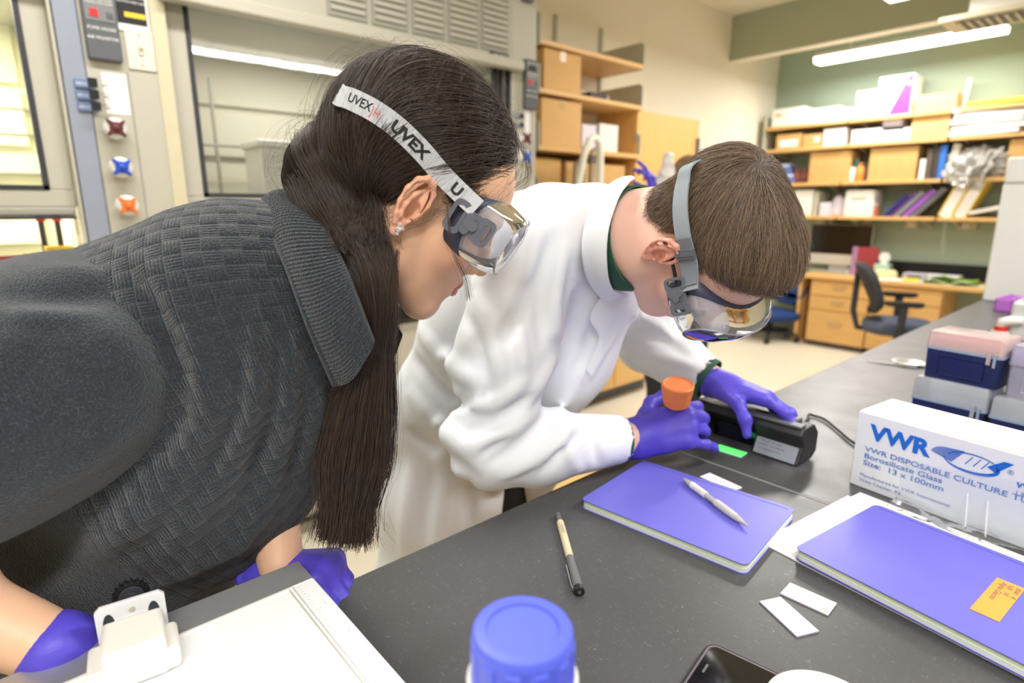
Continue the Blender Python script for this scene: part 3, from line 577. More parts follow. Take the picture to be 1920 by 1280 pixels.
# fourth shelf
sbox(1488, 358, 1523, 405, 3, m_crd, 'carton', 'white carton at left of the fourth shelf beside grey box', **NB)
sbox(1524, 360, 1534, 403, 3, m_plate, 'carton', 'grey narrow carton at left of the fourth shelf', d=.3, **NB)
sbox(1536, 380, 1556, 403, 3, m_lav, 'carton', 'small greyish carton on fourth shelf left of the slotted white box', **NB)
t = thing('paper_bag', 'crumpled grey white bag on fourth shelf beside slotted white box', 'bag', (on(1568, 395, y=YS + .1)[0], YS + .12, ZS[3])); MB().loft([[(r * math.cos(a) * (1 + .2 * math.sin(3 * a)), .7 * r * math.sin(a), z) for a in np.linspace(0, 2 * PI, 16)[:-1]] for r, z in ((.07, 0), (.09, .03), (.07, .10), (.045, .16), (.02, .19))]).build('bag', m_lav, t, smooth=60)
a, b = on(1580, 390, y=YS + .03), on(1637, 390, y=YS + .03); t = thing('dispenser_box', 'rounded white box with a slot near the top on the fourth shelf', 'box', ((a[0] + b[0]) / 2, YS + .16, ZS[3])); w_ = b[0] - a[0]; h_ = on(1608, 357, y=YS + .03)[2] - ZS[3]
MB().loft([[(x, y, z) for x, y in rbox_poly(w_ * s, .26, .03)] for s, z in ((.97, 0), (1, .02), (1, h_ - .05), (.95, h_ - .01), (.88, h_))]).build('body', m_white, t, smooth=40); MB().box((-w_ * .25, -.135, h_ - .075), (w_ * .25, -.128, h_ - .06)).build('slot', m_plate, t)
bottle(1644, 3, .03, .14, m_card2, m_crd, 'small amber bottle beside the slotted white box'); bottle(1651, 3, .026, .12, mat('rust', (176, 96, 80), .5), m_crd, 'small rust coloured bottle on the fourth shelf')
for k, (u, c, n) in enumerate(((1660, (48, 48, 130), 'navy'), (1669, (92, 60, 120), 'dark violet'), (1680, (130, 132, 140), 'grey'), (1697, (150, 90, 184), 'bright purple'), (1712, (104, 104, 112), 'dark grey'))): book(u, 3, .04, .25 + .015 * k, c, f'{n} binder leaning to the right on the fourth shelf', .72, .24, 'binder', group='leaning binders on the fourth shelf', cat='binder')
for k, u in enumerate((1772, 1797)):
    x = on(u, 395, y=YS + .04)[0]; t = thing('magazine_file', ['left', 'right'][k] + ' white magazine file with yellow edges leaning on the fourth shelf', 'file', (x, YS + .16, ZS[3]), 0, 'yellow edged files on the fourth shelf'); M = ry(.36)
    MB().box((-.045, -.12, 0), (.045, .12, .33)).rot(M).build('body', m_crd, t); MB().box((-.053, -.124, 0), (-.045, .12, .335)).rot(M).build('side', m_yel, t); MB().box((.045, -.124, 0), (.053, .12, .335)).rot(M).build('side', m_yel, t)
x = on(1818, 400, y=YS + .04)[0]; t = thing('folder', 'white folder leaning low at right end of the fourth shelf', 'folder', (x, YS + .14, ZS[3] + .02)); MB().box((0, -.12, 0), (.42, .12, .03)).rot(ry(-.24)).build('cover', m_crd, t, bevel=.004)
# receptacles under the fourth shelf
for k, (u, v, n) in enumerate(((1540, 414, 'left'), (1625, 414, 'second from left'), (1710, 421, 'third from left'), (1812, 423, 'right'))):
    p = on(u, v, y=YB - .02); t = thing('wall_receptacle', f'cream electrical outlet box under the lowest shelf, {n} of four', 'outlet', (p[0], YB, p[2])); MB().cbox((0, -.02, 0), (.15 if k == 3 else .11, .04, .07)).build('box', mat('cream_box', (196, 190, 160), .5), t, bevel=.003); MB().cbox((0, -.042, 0), (.05, .004, .05)).build('socket', m_sw, t)
# ================================================================== DESK WITH COMPUTER
DZ = .70; DY = 6.0 - .1
t = thing('desk', 'long maple desk top along the green back wall', 'desk', (-1.6, YB - .015, 0))
yf = on(1500, 513, z=DZ)[1]; xl = on(1496, 513, z=DZ)[0]
MB().box((xl + 1.6, yf - YB, DZ - .035), (1.9, 0, DZ)).build('desk_top', m_wood, t, bevel=.003); MB().box((-.55, -.03, DZ), (1.8, -.012, DZ + .14)).build('backsplash', m_black, t)
MB().box((xl + 1.6 + .002, yf - YB + .05, 0), (xl + 1.6 + .03, -.0, DZ - .036)).build('side_panel', m_wood, t)
dx0, dx1 = on(1508, 640, y=yf + .03)[0], on(1618, 640, y=yf + .03)[0]
def drawers(xa, xb, label, hs, group):
    t = thing('drawer_unit', label, 'cabinet', ((xa + xb) / 2, yf + .03, 0), 0, group); w = xb - xa
    MB().box((-w / 2, .02, .05), (w / 2, .5, DZ - .036)).build('carcass', m_wood, t); MB().box((-w / 2 + .02, .06, 0), (w / 2 - .02, .5, .05)).build('plinth', m_dark, t); z = DZ - .045
    for h in hs:
        d = MB().box((-w / 2 + .004, 0, z - h + .004), (w / 2 - .004, .0199, z - .004)).build('drawer', m_wood, t, bevel=.002); MB().tube([(-.05, -.0, z - h * .4), (-.05, -.025, z - h * .4), (.05, -.025, z - h * .4), (.05, 0, z - h * .4)], .006).build('handle', m_chrome, d); z -= h
drawers(dx0, dx1, 'maple drawer unit below the computer with three drawers', (.15, .14, .31), 'drawer units under the desk')
drawers(dx1 + .01, dx1 + .55, 'maple drawer unit behind the black office chair', (.15, .14, .31), 'drawer units under the desk')
# all in one computer
a, b = on(1518, 460, y=yf + .38), on(1634, 460, y=yf + .38); w_ = b[0] - a[0]; cxm = (a[0] + b[0]) / 2
zt, zm, zb = on(1580, 421, y=yf + .38)[2], on(1580, 477, y=yf + .38)[2], on(1580, 497, y=yf + .38)[2]
t = thing('desktop_computer', 'silver all-in-one computer with black screen on the maple desk', 'computer', (cxm, yf + .38, DZ)); m_alu = mat('aluminium', (216, 216, 212), .35, metal=.1)
MB().box((-w_ / 2, 0, zb - DZ), (w_ / 2, .02, zt - DZ)).build('body', m_alu, t, bevel=.006); MB().box((-w_ / 2 + .004, -.003, zm - DZ), (w_ / 2 - .004, .0, zt - DZ - .004)).build('screen', mat('black_glass', (16, 16, 20), .12), t)
MB().box((-.11, -.06, 0), (.11, .12, .008)).build('foot', m_alu, t, bevel=.004); MB().loft([[(-.1, .06, .008), (.1, .06, .008), (.1, .075, .008), (-.1, .075, .008)], [(-.09, .03, zb - DZ + .1), (.09, .03, zb - DZ + .1), (.09, .042, zb - DZ + .1), (-.09, .042, zb - DZ + .1)]]).build('stand', m_alu, t)
p = on(1548, 507, z=DZ + .01); t = thing('keyboard', 'slim white keyboard in front of the computer', 'keyboard', (p[0], p[1] + .04, DZ), 0); MB().box((-.17, -.06, 0), (.17, .06, .008)).build('case', m_alu, t, bevel=.003)
for r_ in range(5): MB().box((-.163, -.053 + r_ * .0215, .008), (.163, -.036 + r_ * .0215, .0115)).build('key_row', m_white, t)
p = on(1588, 511, z=DZ + .01); t = thing('computer_mouse', 'white computer mouse right of the keyboard', 'mouse', (p[0], p[1] + .03, DZ)); MB().loft([[(.032 * s * math.cos(a), .055 * s * math.sin(a), z) for a in np.linspace(0, 2 * PI, 20)[:-1]] for s, z in ((.95, 0), (1, .008), (.9, .02), (.6, .028), (.2, .031))]).build('shell', m_white, t, smooth=60); MB().box((-.001, .01, .024), (.001, .05, .0265)).build('seam', m_plate, t)
p = on(1613, 506, z=DZ + .03); t = thing('desk_phone', 'black telephone handset base between mouse and red book', 'phone', (p[0], p[1] + .1, DZ)); MB().loft([[(-.09, -.1, 0), (.09, -.1, 0), (.09, .1, 0), (-.09, .1, 0)], [(-.085, -.095, .03), (.085, -.095, .03), (.085, .095, .07), (-.085, .095, .07)]]).build('base', m_black, t); MB().tube([(-.06, -.08, .055), (-.06, 0, .085), (-.06, .085, .09)], .022, 10).build('handset', m_black, t, smooth=60)
p = on(1655, 508, z=DZ); t = thing('standing_book', 'red covered book with lilac spine standing on the desk', 'book', (p[0], yf + .3, DZ), .15); hh = .2; MB().box((-.105, 0, 0), (.115, .012, .27)).build('cover', mat('red_cover', (170, 66, 74), .5), t); MB().box((-.105, -.002, 0), (-.06, .0, .27)).build('spine_band', mat('lilac', (176, 140, 190), .5), t); MB().box((-.1, .012, .004), (.11, .03, .266)).build('pages', m_paper, t)
p = on(1697, 510, z=DZ); t = thing('tissue_box', 'pale teal tissue box with a tissue standing out', 'box', (p[0], yf + .26, DZ)); MB().box((-.06, -.06, 0), (.06, .06, .125)).build('box', mat('pale_teal', (176, 206, 190), .6), t, bevel=.002)
MB().loft([[(.035 * s * math.cos(a) * (1 + .3 * math.sin(3 * a)), .012 * s * math.sin(a), z) for a in np.linspace(0, 2 * PI, 14)[:-1]] for s, z in ((.6, .125), (1.1, .16), (1.2, .19), (.7, .23))]).build('tissue', m_paper, t, smooth=60)
p = on(1672, 515, z=DZ); m_cr = mat('pale_yellow', (226, 214, 160), .6)
for k, dx in enumerate((-.09, .02, .1)):
    t = thing('sample_bag', ['first', 'second', 'third'][k] + ' pale yellow paper packet from left, in front of red book', 'packet', (p[0] + dx, yf + .15 + .02 * k, DZ), .3 * k, 'pale yellow packets on the desk'); MB().loft([[(x * s, y * s, z) for x, y in rbox_poly(.1, .07, .02)] for s, z in ((.9, 0), (1, .02), (.9, .06), (.5, .08))]).build('packet', m_cr, t, smooth=60)
p = on(1690, 524, z=DZ); t = thing('paper_sheet', 'white paper sheets spread near the front of the desk', 'paper', (p[0], yf + .12, DZ), .1); MB().box((-.16, -.1, 0), (.16, .1, .004)).build('sheet', m_paper, t); MB().box((-.1, -.11, .004), (.2, .07, .006)).rot(rz(.2)).build('sheet', m_paper, t)
p = on(1716, 526, z=DZ); t = thing('highlighter_pad', 'bright yellow note pad on the desk', 'notepad', (p[0], yf + .07, DZ), .3); MB().box((-.06, -.04, .006), (.06, .04, .03)).build('pad', mat('fluoro_yellow', (236, 226, 30), .5), t, bevel=.004); MB().box((-.06, -.04, 0), (.06, .04, .006)).build('backing', m_paper, t)
p = on(1750, 517, z=DZ); t = thing('label_printer', 'small lilac grey desk device near black backsplash', 'device', (p[0], yf + .2, DZ)); MB().box((-.09, -.06, 0), (.09, .06, .07)).build('body', mat('lilac_grey', (170, 164, 178), .5), t, bevel=.01); MB().box((-.05, -.064, .03), (.05, -.06, .05)).build('slot', m_dark, t)
p = on(1795, 518, z=DZ); t = thing('document_box', 'flat pale grey box on the desk before black backsplash', 'box', (p[0], yf + .25, DZ)); MB().box((-.15, -.08, 0), (.15, .08, .05)).build('body', m_lav, t, bevel=.004); MB().box((-.155, -.085, .05), (.155, .085, .065)).build('lid', m_lav, t, bevel=.003)
m_pg = mat('pale_green_paper', (206, 214, 166), .7)
for k, (u, v, w, c) in enumerate(((1780, 528, .14, m_pg), (1815, 524, .16, mat('green_folder', (130, 170, 70), .6)), (1825, 535, .13, m_pg))):
    p = on(u, v, z=DZ); t = thing('leaflet', ['pale green folded leaflet on the desk edge behind chair', 'grass green folder lying on the desk', 'pale green leaflet nearest the tall white instrument'][k], 'leaflet', (p[0], yf + .12 + .05 * (k == 1), DZ + .03 * (k == 1)), .1 * k); MB().loft([[(x, -.1, z), (x, .1, z)] for x, z in zip(np.linspace(-w, w, 9), .02 + .016 * np.sin(np.linspace(0, 6, 9)))], False, False, False).build('page', c, t); MB().box((-w, -.1, 0), (w, .1, .006)).build('back_page', c, t)
# ================================================================== OFFICE CHAIRS
def office_chair(label, loc, rot, m_seat, m_frame, arms=True, bh=.38, sz=.44, m_back=None):
    t = thing('office_chair', label, 'chair', loc, rot)
    for k in range(5):
        a = 2 * PI * k / 5; c, s_ = math.cos(a), math.sin(a); l = MB().loft([[(c * r - s_ * w, s_ * r + c * w, z) for w, z in ((-hw, z0), (hw, z0), (hw, z1), (-hw, z1))] for r, hw, z0, z1 in ((.03, .025, .075, .12), (.29, .016, .065, .085))]).build('leg', m_frame, t)
        MB().lathe([(.028, -.02), (.028, .02)], 14, axis='x').rot(rz(a)).move((c * .28, s_ * .28, .028)).build('caster', m_black, l)
    MB().lathe([(.03, .1), (.03, .25), (.02, .25), (.02, sz - .05)], 14).build('gas_lift', m_frame, t)
    MB().loft([[(x * s, y * s, z) for x, y in rbox_poly(.5, .48, .14)] for s, z in ((.7, sz - .05), (.95, sz - .03), (1, sz), (.97, sz + .03), (.8, sz + .05), (.4, sz + .055))]).build('seat', m_seat, t, smooth=60)
    MB().loft([[(x, -.25 - .05 * (z / bh) + .06 * ((x / .21) ** 2) * .6 + y, sz + .18 + z) for x, z in rbox_poly(.44, bh, .12)] if False else [(x * s, -.25 + y + .08 * (x / .21) ** 2 - .12 * zz / bh, sz + .1 + bh / 2 + zz * s) for x, zz in rbox_poly(.44, bh, .13)] for s, y in ((.9, -.045), (1, -.025), (1, .0), (.88, .02))]).build('backrest', m_back or m_seat, t, smooth=60)
    MB().tube([(0, -.1, sz - .05), (0, -.27, sz - .03), (0, -.31, sz + .1), (0, -.31, sz + .4)], .022).build('back_post', m_frame, t)
    if arms:
        for s in (-1, 1):
            ar = MB().tube([(s * .15, .0, sz - .05), (s * .27, .0, sz - .03), (s * .29, .0, sz + .06), (s * .29, .0, sz + .2)], [.018, .022, .024, .03]).build('armrest', m_frame, t); MB().loft([[(s * .29 + x * q, y * q, z) for x, y in rbox_poly(.08, .26, .035)] for q, z in ((.8, sz + .195), (1, sz + .21), (.9, sz + .23))]).build('arm_pad', m_black, ar, smooth=60)
    return t
m_cfab = mat('charcoal_fabric', (52, 54, 60), .85, bump=.2, bscale=300); m_csea = mat('slate_fabric', (72, 80, 98), .85, bump=.2, bscale=300); m_bfab = mat('blue_fabric', (24, 58, 116), .8, bump=.2, bscale=300)
p = on(1676, 612, z=.44)
office_chair('black office chair with armrests pushed to the maple desk behind bench', (p[0] + .02, p[1] + .02, 0), -1.25, m_csea, m_cfab, m_back=m_cfab)
p = on(1436, 640, z=.0)
office_chair('low blue office chair on casters half hidden behind the man with goggles', (p[0] - .05, p[1] + .15, 0), 2.6, m_bfab, m_cfab, arms=False, bh=.22, sz=.26)
# hanging air register
p = on(1845, 38, y=5.0)
t = thing('air_register', 'cream ceiling air register box with grille above the hanging light', 'vent', (p[0] + .15, 4.95, p[2] - .02)); m_reg = mat('register_cream', (206, 200, 172), .5)
MB().box((-.34, -.18, 0), (.5, .2, .03)).build('flange', m_reg, t, bevel=.004); MB().box((-.2, -.12, .03), (.5, .15, ZC - p[2] + .02)).build('duct', m_lampb, t)
MB().box((-.26, -.12, -.004), (.42, .14, .0)).build('recess', m_dark, t)
for k in range(14): MB().box((-.25 + k * .047, -.11, -.014), (-.235 + k * .047, .13, -.002)).build('slat', m_reg, t)
# ================================================================== BENCH
BZ = .92; BX0, BX1, BY0, BY1 = -.57, 1.0, -.9, 3.56
def epoxy():
    m = mat('black_epoxy_top', (74, 74, 76), 0.34, var=.10, scale=8, spec=.6); nt = m.node_tree; N, L = nt.nodes, nt.links; b = N['Principled BSDF']
    # fine scuffs: stretched noise thresholded, in roughness and colour
    tc = N.new('ShaderNodeTexCoord'); old = b.inputs['Base Color'].links[0].from_socket; cur = old
    for k, (sc, st, ang) in enumerate((((90, 900, 1), .70, .5), ((900, 110, 1), .71, .2), ((140, 140, 1), .74, 0))):
        mp = N.new('ShaderNodeMapping'); mp.inputs['Scale'].default_value = sc; mp.inputs['Rotation'].default_value = (0, 0, ang); L.new(tc.outputs['Object'], mp.inputs[0])
        n = N.new('ShaderNodeTexNoise'); n.inputs['Scale'].default_value = 1; n.inputs['Detail'].default_value = 5; n.inputs['Distortion'].default_value = .6; L.new(mp.outputs[0], n.inputs['Vector'])
        r = N.new('ShaderNodeMapRange'); r.inputs['From Min'].default_value = st - .06; r.inputs['From Max'].default_value = st + .05; r.inputs['To Max'].default_value = .6; L.new(n.outputs['Fac'], r.inputs['Value'])
        mx = N.new('ShaderNodeMix'); mx.data_type = 'RGBA'; mx.inputs['B'].default_value = (.30, .31, .32, 1); L.new(r.outputs[0], mx.inputs['Factor']); L.new(cur, mx.inputs['A']); cur = mx.outputs['Result']
    L.new(cur, b.inputs['Base Color'])
    n = N.new('ShaderNodeTexNoise'); n.inputs['Scale'].default_value = 14; n.inputs['Detail'].default_value = 6; L.new(tc.outputs['Object'], n.inputs['Vector'])
    r = N.new('ShaderNodeMapRange'); r.inputs['To Min'].default_value = .30; r.inputs['To Max'].default_value = .50; L.new(n.outputs['Fac'], r.inputs['Value']); L.new(r.outputs[0], b.inputs['Roughness'])
    return m
m_epoxy = epoxy()
t = thing('lab_bench', 'long black epoxy topped laboratory bench covered with notebooks and equipment', 'bench', (0, 0, 0)); SEAM = .853
bx('bench_top', (BX0, BY0, BZ - .032), (BX1, SEAM - .0008, BZ), m_epoxy, t, bevel=.003); bx('bench_top', (BX0, SEAM + .0008, BZ - .032), (BX1, BY1, BZ), m_epoxy, t, bevel=.003)
bx('seam_strip', (BX0 + .002, SEAM - .0012, BZ - .03), (BX1, SEAM + .0012, BZ + .0002), mat('seam_highlight', (150, 150, 150), .4), t)  # grey joint strip, its pale colour paints the highlight along the seam
bx('carcass', (-.3, BY0 + .02, .1), (.9, BY1 - .02, BZ - .033), m_woody, t); bx('plinth', (-.25, BY0 + .05, 0), (.85, BY1 - .05, .1), m_dark, t)
for k in range(8):
    y = BY0 + .03 + k * .55; bx('door', (-.318, y, .12), (-.3, y + .54, .86), m_woody, t, bevel=.002)
# wooden stool seen between coat and bench
p = on(1025, 925, z=.5); t = thing('lab_stool', 'wooden topped stool half hidden between white coat and bench', 'stool', (p[0] - .02, p[1] + .1, 0))
MB().lathe([(.16, .47), (.175, .48), (.175, .495), (.16, .503)], 32).build('seat', m_woody, t, smooth=40)
for k in range(4):
    a = PI / 4 + k * PI / 2; MB().tube([(.13 * math.cos(a), .13 * math.sin(a), .47), (.19 * math.cos(a), .19 * math.sin(a), 0)], .012).build('leg', m_chrome, t)
MB().lathe([(.158, .17), (.170, .17), (.170, .185), (.158, .185)], 32, cap0=False, cap1=False).build('foot_ring', m_chrome, t, smooth=40)
# ------------------------------------------------------------------ notebooks
m_cover = mat('violet_blue_cover', (106, 104, 208), .42, var=.06, scale=40, spec=.5, bump=.03, bscale=700); m_page = mat('green_page_edge', (206, 220, 190), .7, var=.16, scale=220, stretch=(1, 1, 9)); m_pagew = mat('pale_page_edge', (218, 226, 224), .7, var=.1, scale=220, stretch=(1, 1, 9))
def notebook(label, c, rot, w, d, h, z):
    t = thing('lab_notebook', label, 'notebook', (c[0], c[1], z), rot, 'violet blue laboratory notebooks on the bench')
    pl = lambda s=0: rbox_poly(w - s, d - s, .009)
    MB().prism(pl(), 0, .0012).build('back_cover', m_cover, t); MB().prism(pl(.002), .0012, .0012 + (h - .0024) * .5).build('page_block', m_pagew, t); MB().prism(pl(.003), .0012 + (h - .0024) * .5, h - .0012).build('page_block', m_page, t)
    MB().prism(pl(), h - .0012, h).build('front_cover', m_cover, t, bevel=.0004)
    MB().box((-w / 2 + .008, d / 2 - .0085, h), (w / 2 - .008, d / 2 - .0078, h + .0004)).build('spine_crease', m_cover, t)
    return t
NB1 = notebook('violet blue notebook with a clear pen lying on it, in front of UV lamp', (-.398, .676), math.radians(6.5), .237, .178, .0135, BZ)
t = thing('paper_stack', 'stack of white papers lying under the notebook with orange label', 'papers', (-.125, .775, BZ), math.radians(-7.5))
MB().box((-.155, -.115, 0), (.15, .105, .0015)).build('sheet', m_paper, t); MB().box((-.145, -.105, .0015), (.16, .118, .003)).rot(rz(.02)).build('sheet', m_paper, t); MB().box((-.15, -.110, .003), (.155, .122, .0042)).rot(rz(-.02)).build('sheet', m_paper, t)
NB2 = notebook('violet blue notebook with orange label on white papers at right', (-.110, .752), math.radians(-8.2), .250, .196, .0135, BZ + .0044)
sn = MB().box((-.011, -.046, 0), (.0135, .041, .0004)); lb = thing('sticky_label', 'orange handwritten sticky label on the violet blue notebook', 'label', (-.0655, .741, BZ + .0181), math.radians(-5)); sn.build('label', mat('orange_paper', (246, 160, 64), .6), lb)
for k, s in enumerate(('Alpha Glucosi', 'sub   14', 'dose   4')): text_on('handwriting', s, .008, V(-.005 + .0065 * k, .036, .0004), (0, -1, 0), (1, 0, 0), m_dark, lb, shear=.3, lift=.0002)
# ------------------------------------------------------------------ pens
def along(name, label, cat, p0, p1, z):
    p0, p1 = V(*p0), V(*p1); t = thing(name, label, cat, (p0[0], p0[1], z), math.atan2(p1[1] - p0[1], p1[0] - p0[0])); return t, np.linalg.norm(p1 - p0)
m_cp = clear('clear_barrel', (238, 238, 236), .55, .12); m_grip = mat('rubber_grip', (206, 204, 198), .5, trans=.0); m_smoke = clear('smoke_clear', (150, 152, 154), .5, .1)
R_ = .0052; t, l = along('mechanical_pen', 'clear and white retractable pen lying on the violet notebook', 'pen', (-.436, .730), (-.307, .676), BZ + .0135 + R_)
for nm, pr, m in (('clicker', [(.003, 0), (.0034, .001), (.0034, .011), (.0046, .0115), (.0046, .019)], m_cp), ('upper_barrel', [(R_, .019), (R_, .026), (R_ * .93, .027), (R_, .028), (R_, .034), (R_ * .93, .035), (R_, .036), (R_, .052)], m_white), ('barrel', [(R_ * .8, .052), (R_ * .8, .074)], m_cp), ('ink_tube', [(.0018, .04), (.0018, .08)], m_plate), ('grip', [(R_, .074), (R_ * 1.08, .08), (R_ * 1.05, .1), (R_ * .95, .116)], m_grip), ('tip', [(R_ * .95, .116), (R_ * .7, .124), (.0014, .135), (.0006, l)], m_cp)): MB().lathe(pr, 18, axis='x').build(nm, m, t, smooth=40)
MB().box((.019, R_ * .9, -.0015), (.05, R_ * 1.3, .0015)).build('clip', m_cp, t)
R_ = .0050; t, l = along('gel_pen', 'beige barrelled gel pen with grey cap lying on the black bench top', 'pen', (-.508, .531), (-.374, .428), BZ + R_)
for nm, pr, m in (('end_plug', [(R_ * .7, 0), (R_ * .9, .002), (R_ * .9, .024)], m_smoke), ('refill_end', [(.0025, .002), (.0025, .02)], m_plate), ('barrel', [(R_, .0225), (R_, l - .066)], mat('beige_barrel', (212, 198, 164), .4)), ('cap', [(R_ * .98, l - .066), (R_ * 1.12, l - .062), (R_ * 1.2, l - .008)], m_smoke), ('cap_core', [(R_ * .8, l - .066), (R_ * .8, l - .01)], m_plate), ('cap_end', [(R_ * 1.2, l - .008), (R_ * 1.2, l - .001), (R_ * .9, l)], m_black), ('cap_hole', [(R_ * .45, l - .0005), (R_ * .35, l + .0003)], m_dark)): MB().lathe(pr, 18, axis='x').build(nm, m, t, smooth=40)
MB().loft([[(x, -R_ * 1.15 - w, -.0018), (x, -R_ * 1.15 - w, .0018), (x, -R_ * 1.15 - w - .001, .0018), (x, -R_ * 1.15 - w - .001, -.0018)] for x, w in ((l - .006, 0), (l - .012, .001), (l - .05, .001))]).build('cap_clip', m_smoke, t)
text_on('barrel_print', 'Gel Ink 0.5', .0045, V(.036, -.0015, R_), (1, 0, 0), (0, 1, 0), m_dark, t)
# ------------------------------------------------------------------ TLC plates
m_tlc = mat('silica_white', (240, 240, 240), .85, var=.02); m_tlcb = mat('plate_backing', (196, 186, 220), .4)
def plate(label, c, rot, w=.048, d=.024, name='chromatography_plate', glow=None, z=BZ):
    t = thing(name, label, 'plate', (c[0], c[1], z), rot, 'small white chromatography plates'); MB().box((-w / 2, -d / 2, 0), (w / 2, d / 2, .0012)).build('backing', m_tlcb, t); MB().box((-w / 2, -d / 2, .0012), (w / 2, d / 2, .0018)).build('silica_layer', glow or m_tlc, t); return t
A_ = [on(u, v, z=BZ)[:2] for u, v in ((1425, 1130), (1462, 1120), (1532, 1184), (1497, 1196))]; B_ = [on(u, v, z=BZ)[:2] for u, v in ((1463, 1114), (1481, 1094), (1568, 1130), (1553, 1158))]
for q, lab in ((A_, 'white chromatography plate lying nearest the phone on the bench'), (B_, 'white chromatography plate with a faint corner mark, behind another plate')):
    c = sum(q) / 4; e = (q[3] - q[0] + q[2] - q[1]) / 2; t = plate(lab, c, math.atan2(e[1], e[0]), np.linalg.norm(e), np.linalg.norm(q[1] - q[0]))
MB().box((.017, -.010, .0018), (.021, -.006, .0019)).build('pencil_mark', m_plate, t)
plate('white chromatography plate partly hidden behind the notebook with pen', (-.413, .797), math.radians(-8), .06)
m_glow = mat('fluorescing_green', (110, 240, 130), .6, emit=(70, 240, 96), estr=.75)
g_ = [on(u, v, z=BZ)[:2] for u, v in ((1347, 836), (1401, 851), (1386, 864), (1344, 846))]
plate('green glowing chromatography plate lit under the UV lamp', sum(g_) / 4 + V(-.004, .006), math.radians(3), .052, .026, glow=m_glow)
# ------------------------------------------------------------------ hand held UV lamp
LR = V(-.357, .942); LL = V(-.560, .948); LX = nrm(LR - LL); LANG = math.atan2(LX[1], LX[0]); LLEN = float(np.linalg.norm(LR - LL))
t = thing('uv_lamp', 'black hand held UV lamp tilted over glowing green plate, held by gloved hands', 'lamp', (LR[0], LR[1], BZ), LANG)
m_lampk = mat('black_lamp_shell', (42, 42, 45), .42, var=.08, bump=.04, bscale=400)
prof = [(0, .001), (.014, .030), (.004, .052), (.012, .064), (.050, .064), (.068, .046), (.068, .012), (.052, .001)]   # y (away), z
prec = [(.026, .001), (.034, .026), (.004, .052), (.012, .064), (.050, .064), (.068, .046), (.068, .012), (.052, .001)]
sec = lambda x, pr: [(x, a, b) for a, b in pr]
MB().loft([sec(-.082, prof), sec(-.004, prof), [(0, .003 + a * .93, .002 + b * .96) for a, b in prof]]).build('end_housing', m_lampk, t, bevel=.0015); MB().loft([sec(-LLEN, prof), sec(-LLEN + .03, prof)]).build('end_housing', m_lampk, t, bevel=.0015); MB().loft([sec(-LLEN + .03, prec), sec(-.082, prec)]).build('reflector_housing', m_lampk, t)
MB().add([(-LLEN + .034, .0250, .002), (-.0825, .0250, .002), (-.0825, .0252, .0262), (-LLEN + .034, .0252, .0262)], [(0, 1, 2, 3)]).build('uv_filter', mat('uv_filter_glass', (70, 74, 96), .08, metal=1.0), t)
n_ = nrm((0, -.029, .014)); q0 = V(-.078, -.0006 + .0012, .0035) + n_ * .0006; u_ = nrm((0, .014, .029))
lbq = [V(-.078, .0008, .003), V(-.006, .0008, .003), V(-.006, .0132, .0285), V(-.078, .0132, .0285)]; MB().loft([[p + n_ * .0002 for p in lbq], [p + n_ * .0012 for p in lbq]]).build('rating_label', mat('grey_label', (150, 158, 170), .35), t)
for k, s in enumerate(('UVGL-25 UV Lamp', '4 WATT  254/365 nm', '115 V 60 Hz 0.16 A')): text_on('label_print', s, .0052, lbq[3] + n_ * .0014 - u_ * (.006 + .007 * k) + V(.004, 0, 0), (1, 0, 0), u_, m_dark, t, lift=.0002)
MB().box((-.10, .006, .0635), (-.004, .026, .068)).build('top_rib', m_dark, t, bevel=.001); MB().box((-.07, .028, .0635), (-.02, .048, .071)).build('switch_panel', m_dark, t, bevel=.002)
cp = [V(-.395, 1.005, .965), V(-.40, 1.07, .958), V(-.43, 1.16, .94), V(-.443, 1.205, .925), V(-.415, 1.20, .9245), V(-.37, 1.155, .9245), V(-.325, 1.11, .9245), V(-.25, 1.075, .9245), V(-.1, 1.1, .9245)]
def spl(pts, n=8):
    pts = [np.asarray(p, float) for p in pts]; out = []
    for i in range(len(pts) - 1):
        p0, p1, p2, p3 = pts[max(i - 1, 0)], pts[i], pts[i + 1], pts[min(i + 2, len(pts) - 1)]
        for k in range(n):
            s = k / n; out.append(.5 * (2 * p1 + (p2 - p0) * s + (2 * p0 - 5 * p1 + 4 * p2 - p3) * s * s + (3 * p1 - p0 - 3 * p2 + p3) * s ** 3))
    return out + [pts[-1]]
MB().tube(spl([V(p) - V(LR[0], LR[1], BZ) if False else rz(-LANG) @ (p - V(LR[0], LR[1], BZ)) for p in cp]), .0026, 8).build('power_cord', m_black, t, smooth=60)
# ------------------------------------------------------------------ carton of culture tubes
BXR = math.radians(-8); BL, BD, BH = .36, .10, .12; t = thing('tube_carton', 'white carton of disposable culture tubes wrapped in torn clear film', 'carton', (-.28, .947, BZ), BXR)
m_car = mat('white_gloss_carton', (226, 230, 238), .3, var=.02); m_ink = mat('blue_ink', (24, 104, 206), .4); m_ink2 = mat('blue_text_ink', (86, 128, 200), .5)
MB().box((0, 0, 0), (BL, BD, BH - .001)).build('body', m_car, t, bevel=.0015); MB().box((.002, .002, BH - .001), (BL - .002, BD - .002, BH + .0006)).build('top_flap', mat('cream_carton', (240, 238, 230), .5, var=.02), t)
tp = lambda nm, s, sz, x, z, m, **k: text_on(nm, s, sz, V(x, 0, z), (1, 0, 0), (0, 0, 1), m, t, lift=.0008, **k)
tp('brand_lettering', 'VWR', .032, .021, .0815, m_ink, bold=.0014, xs=1.06, shear=.0)
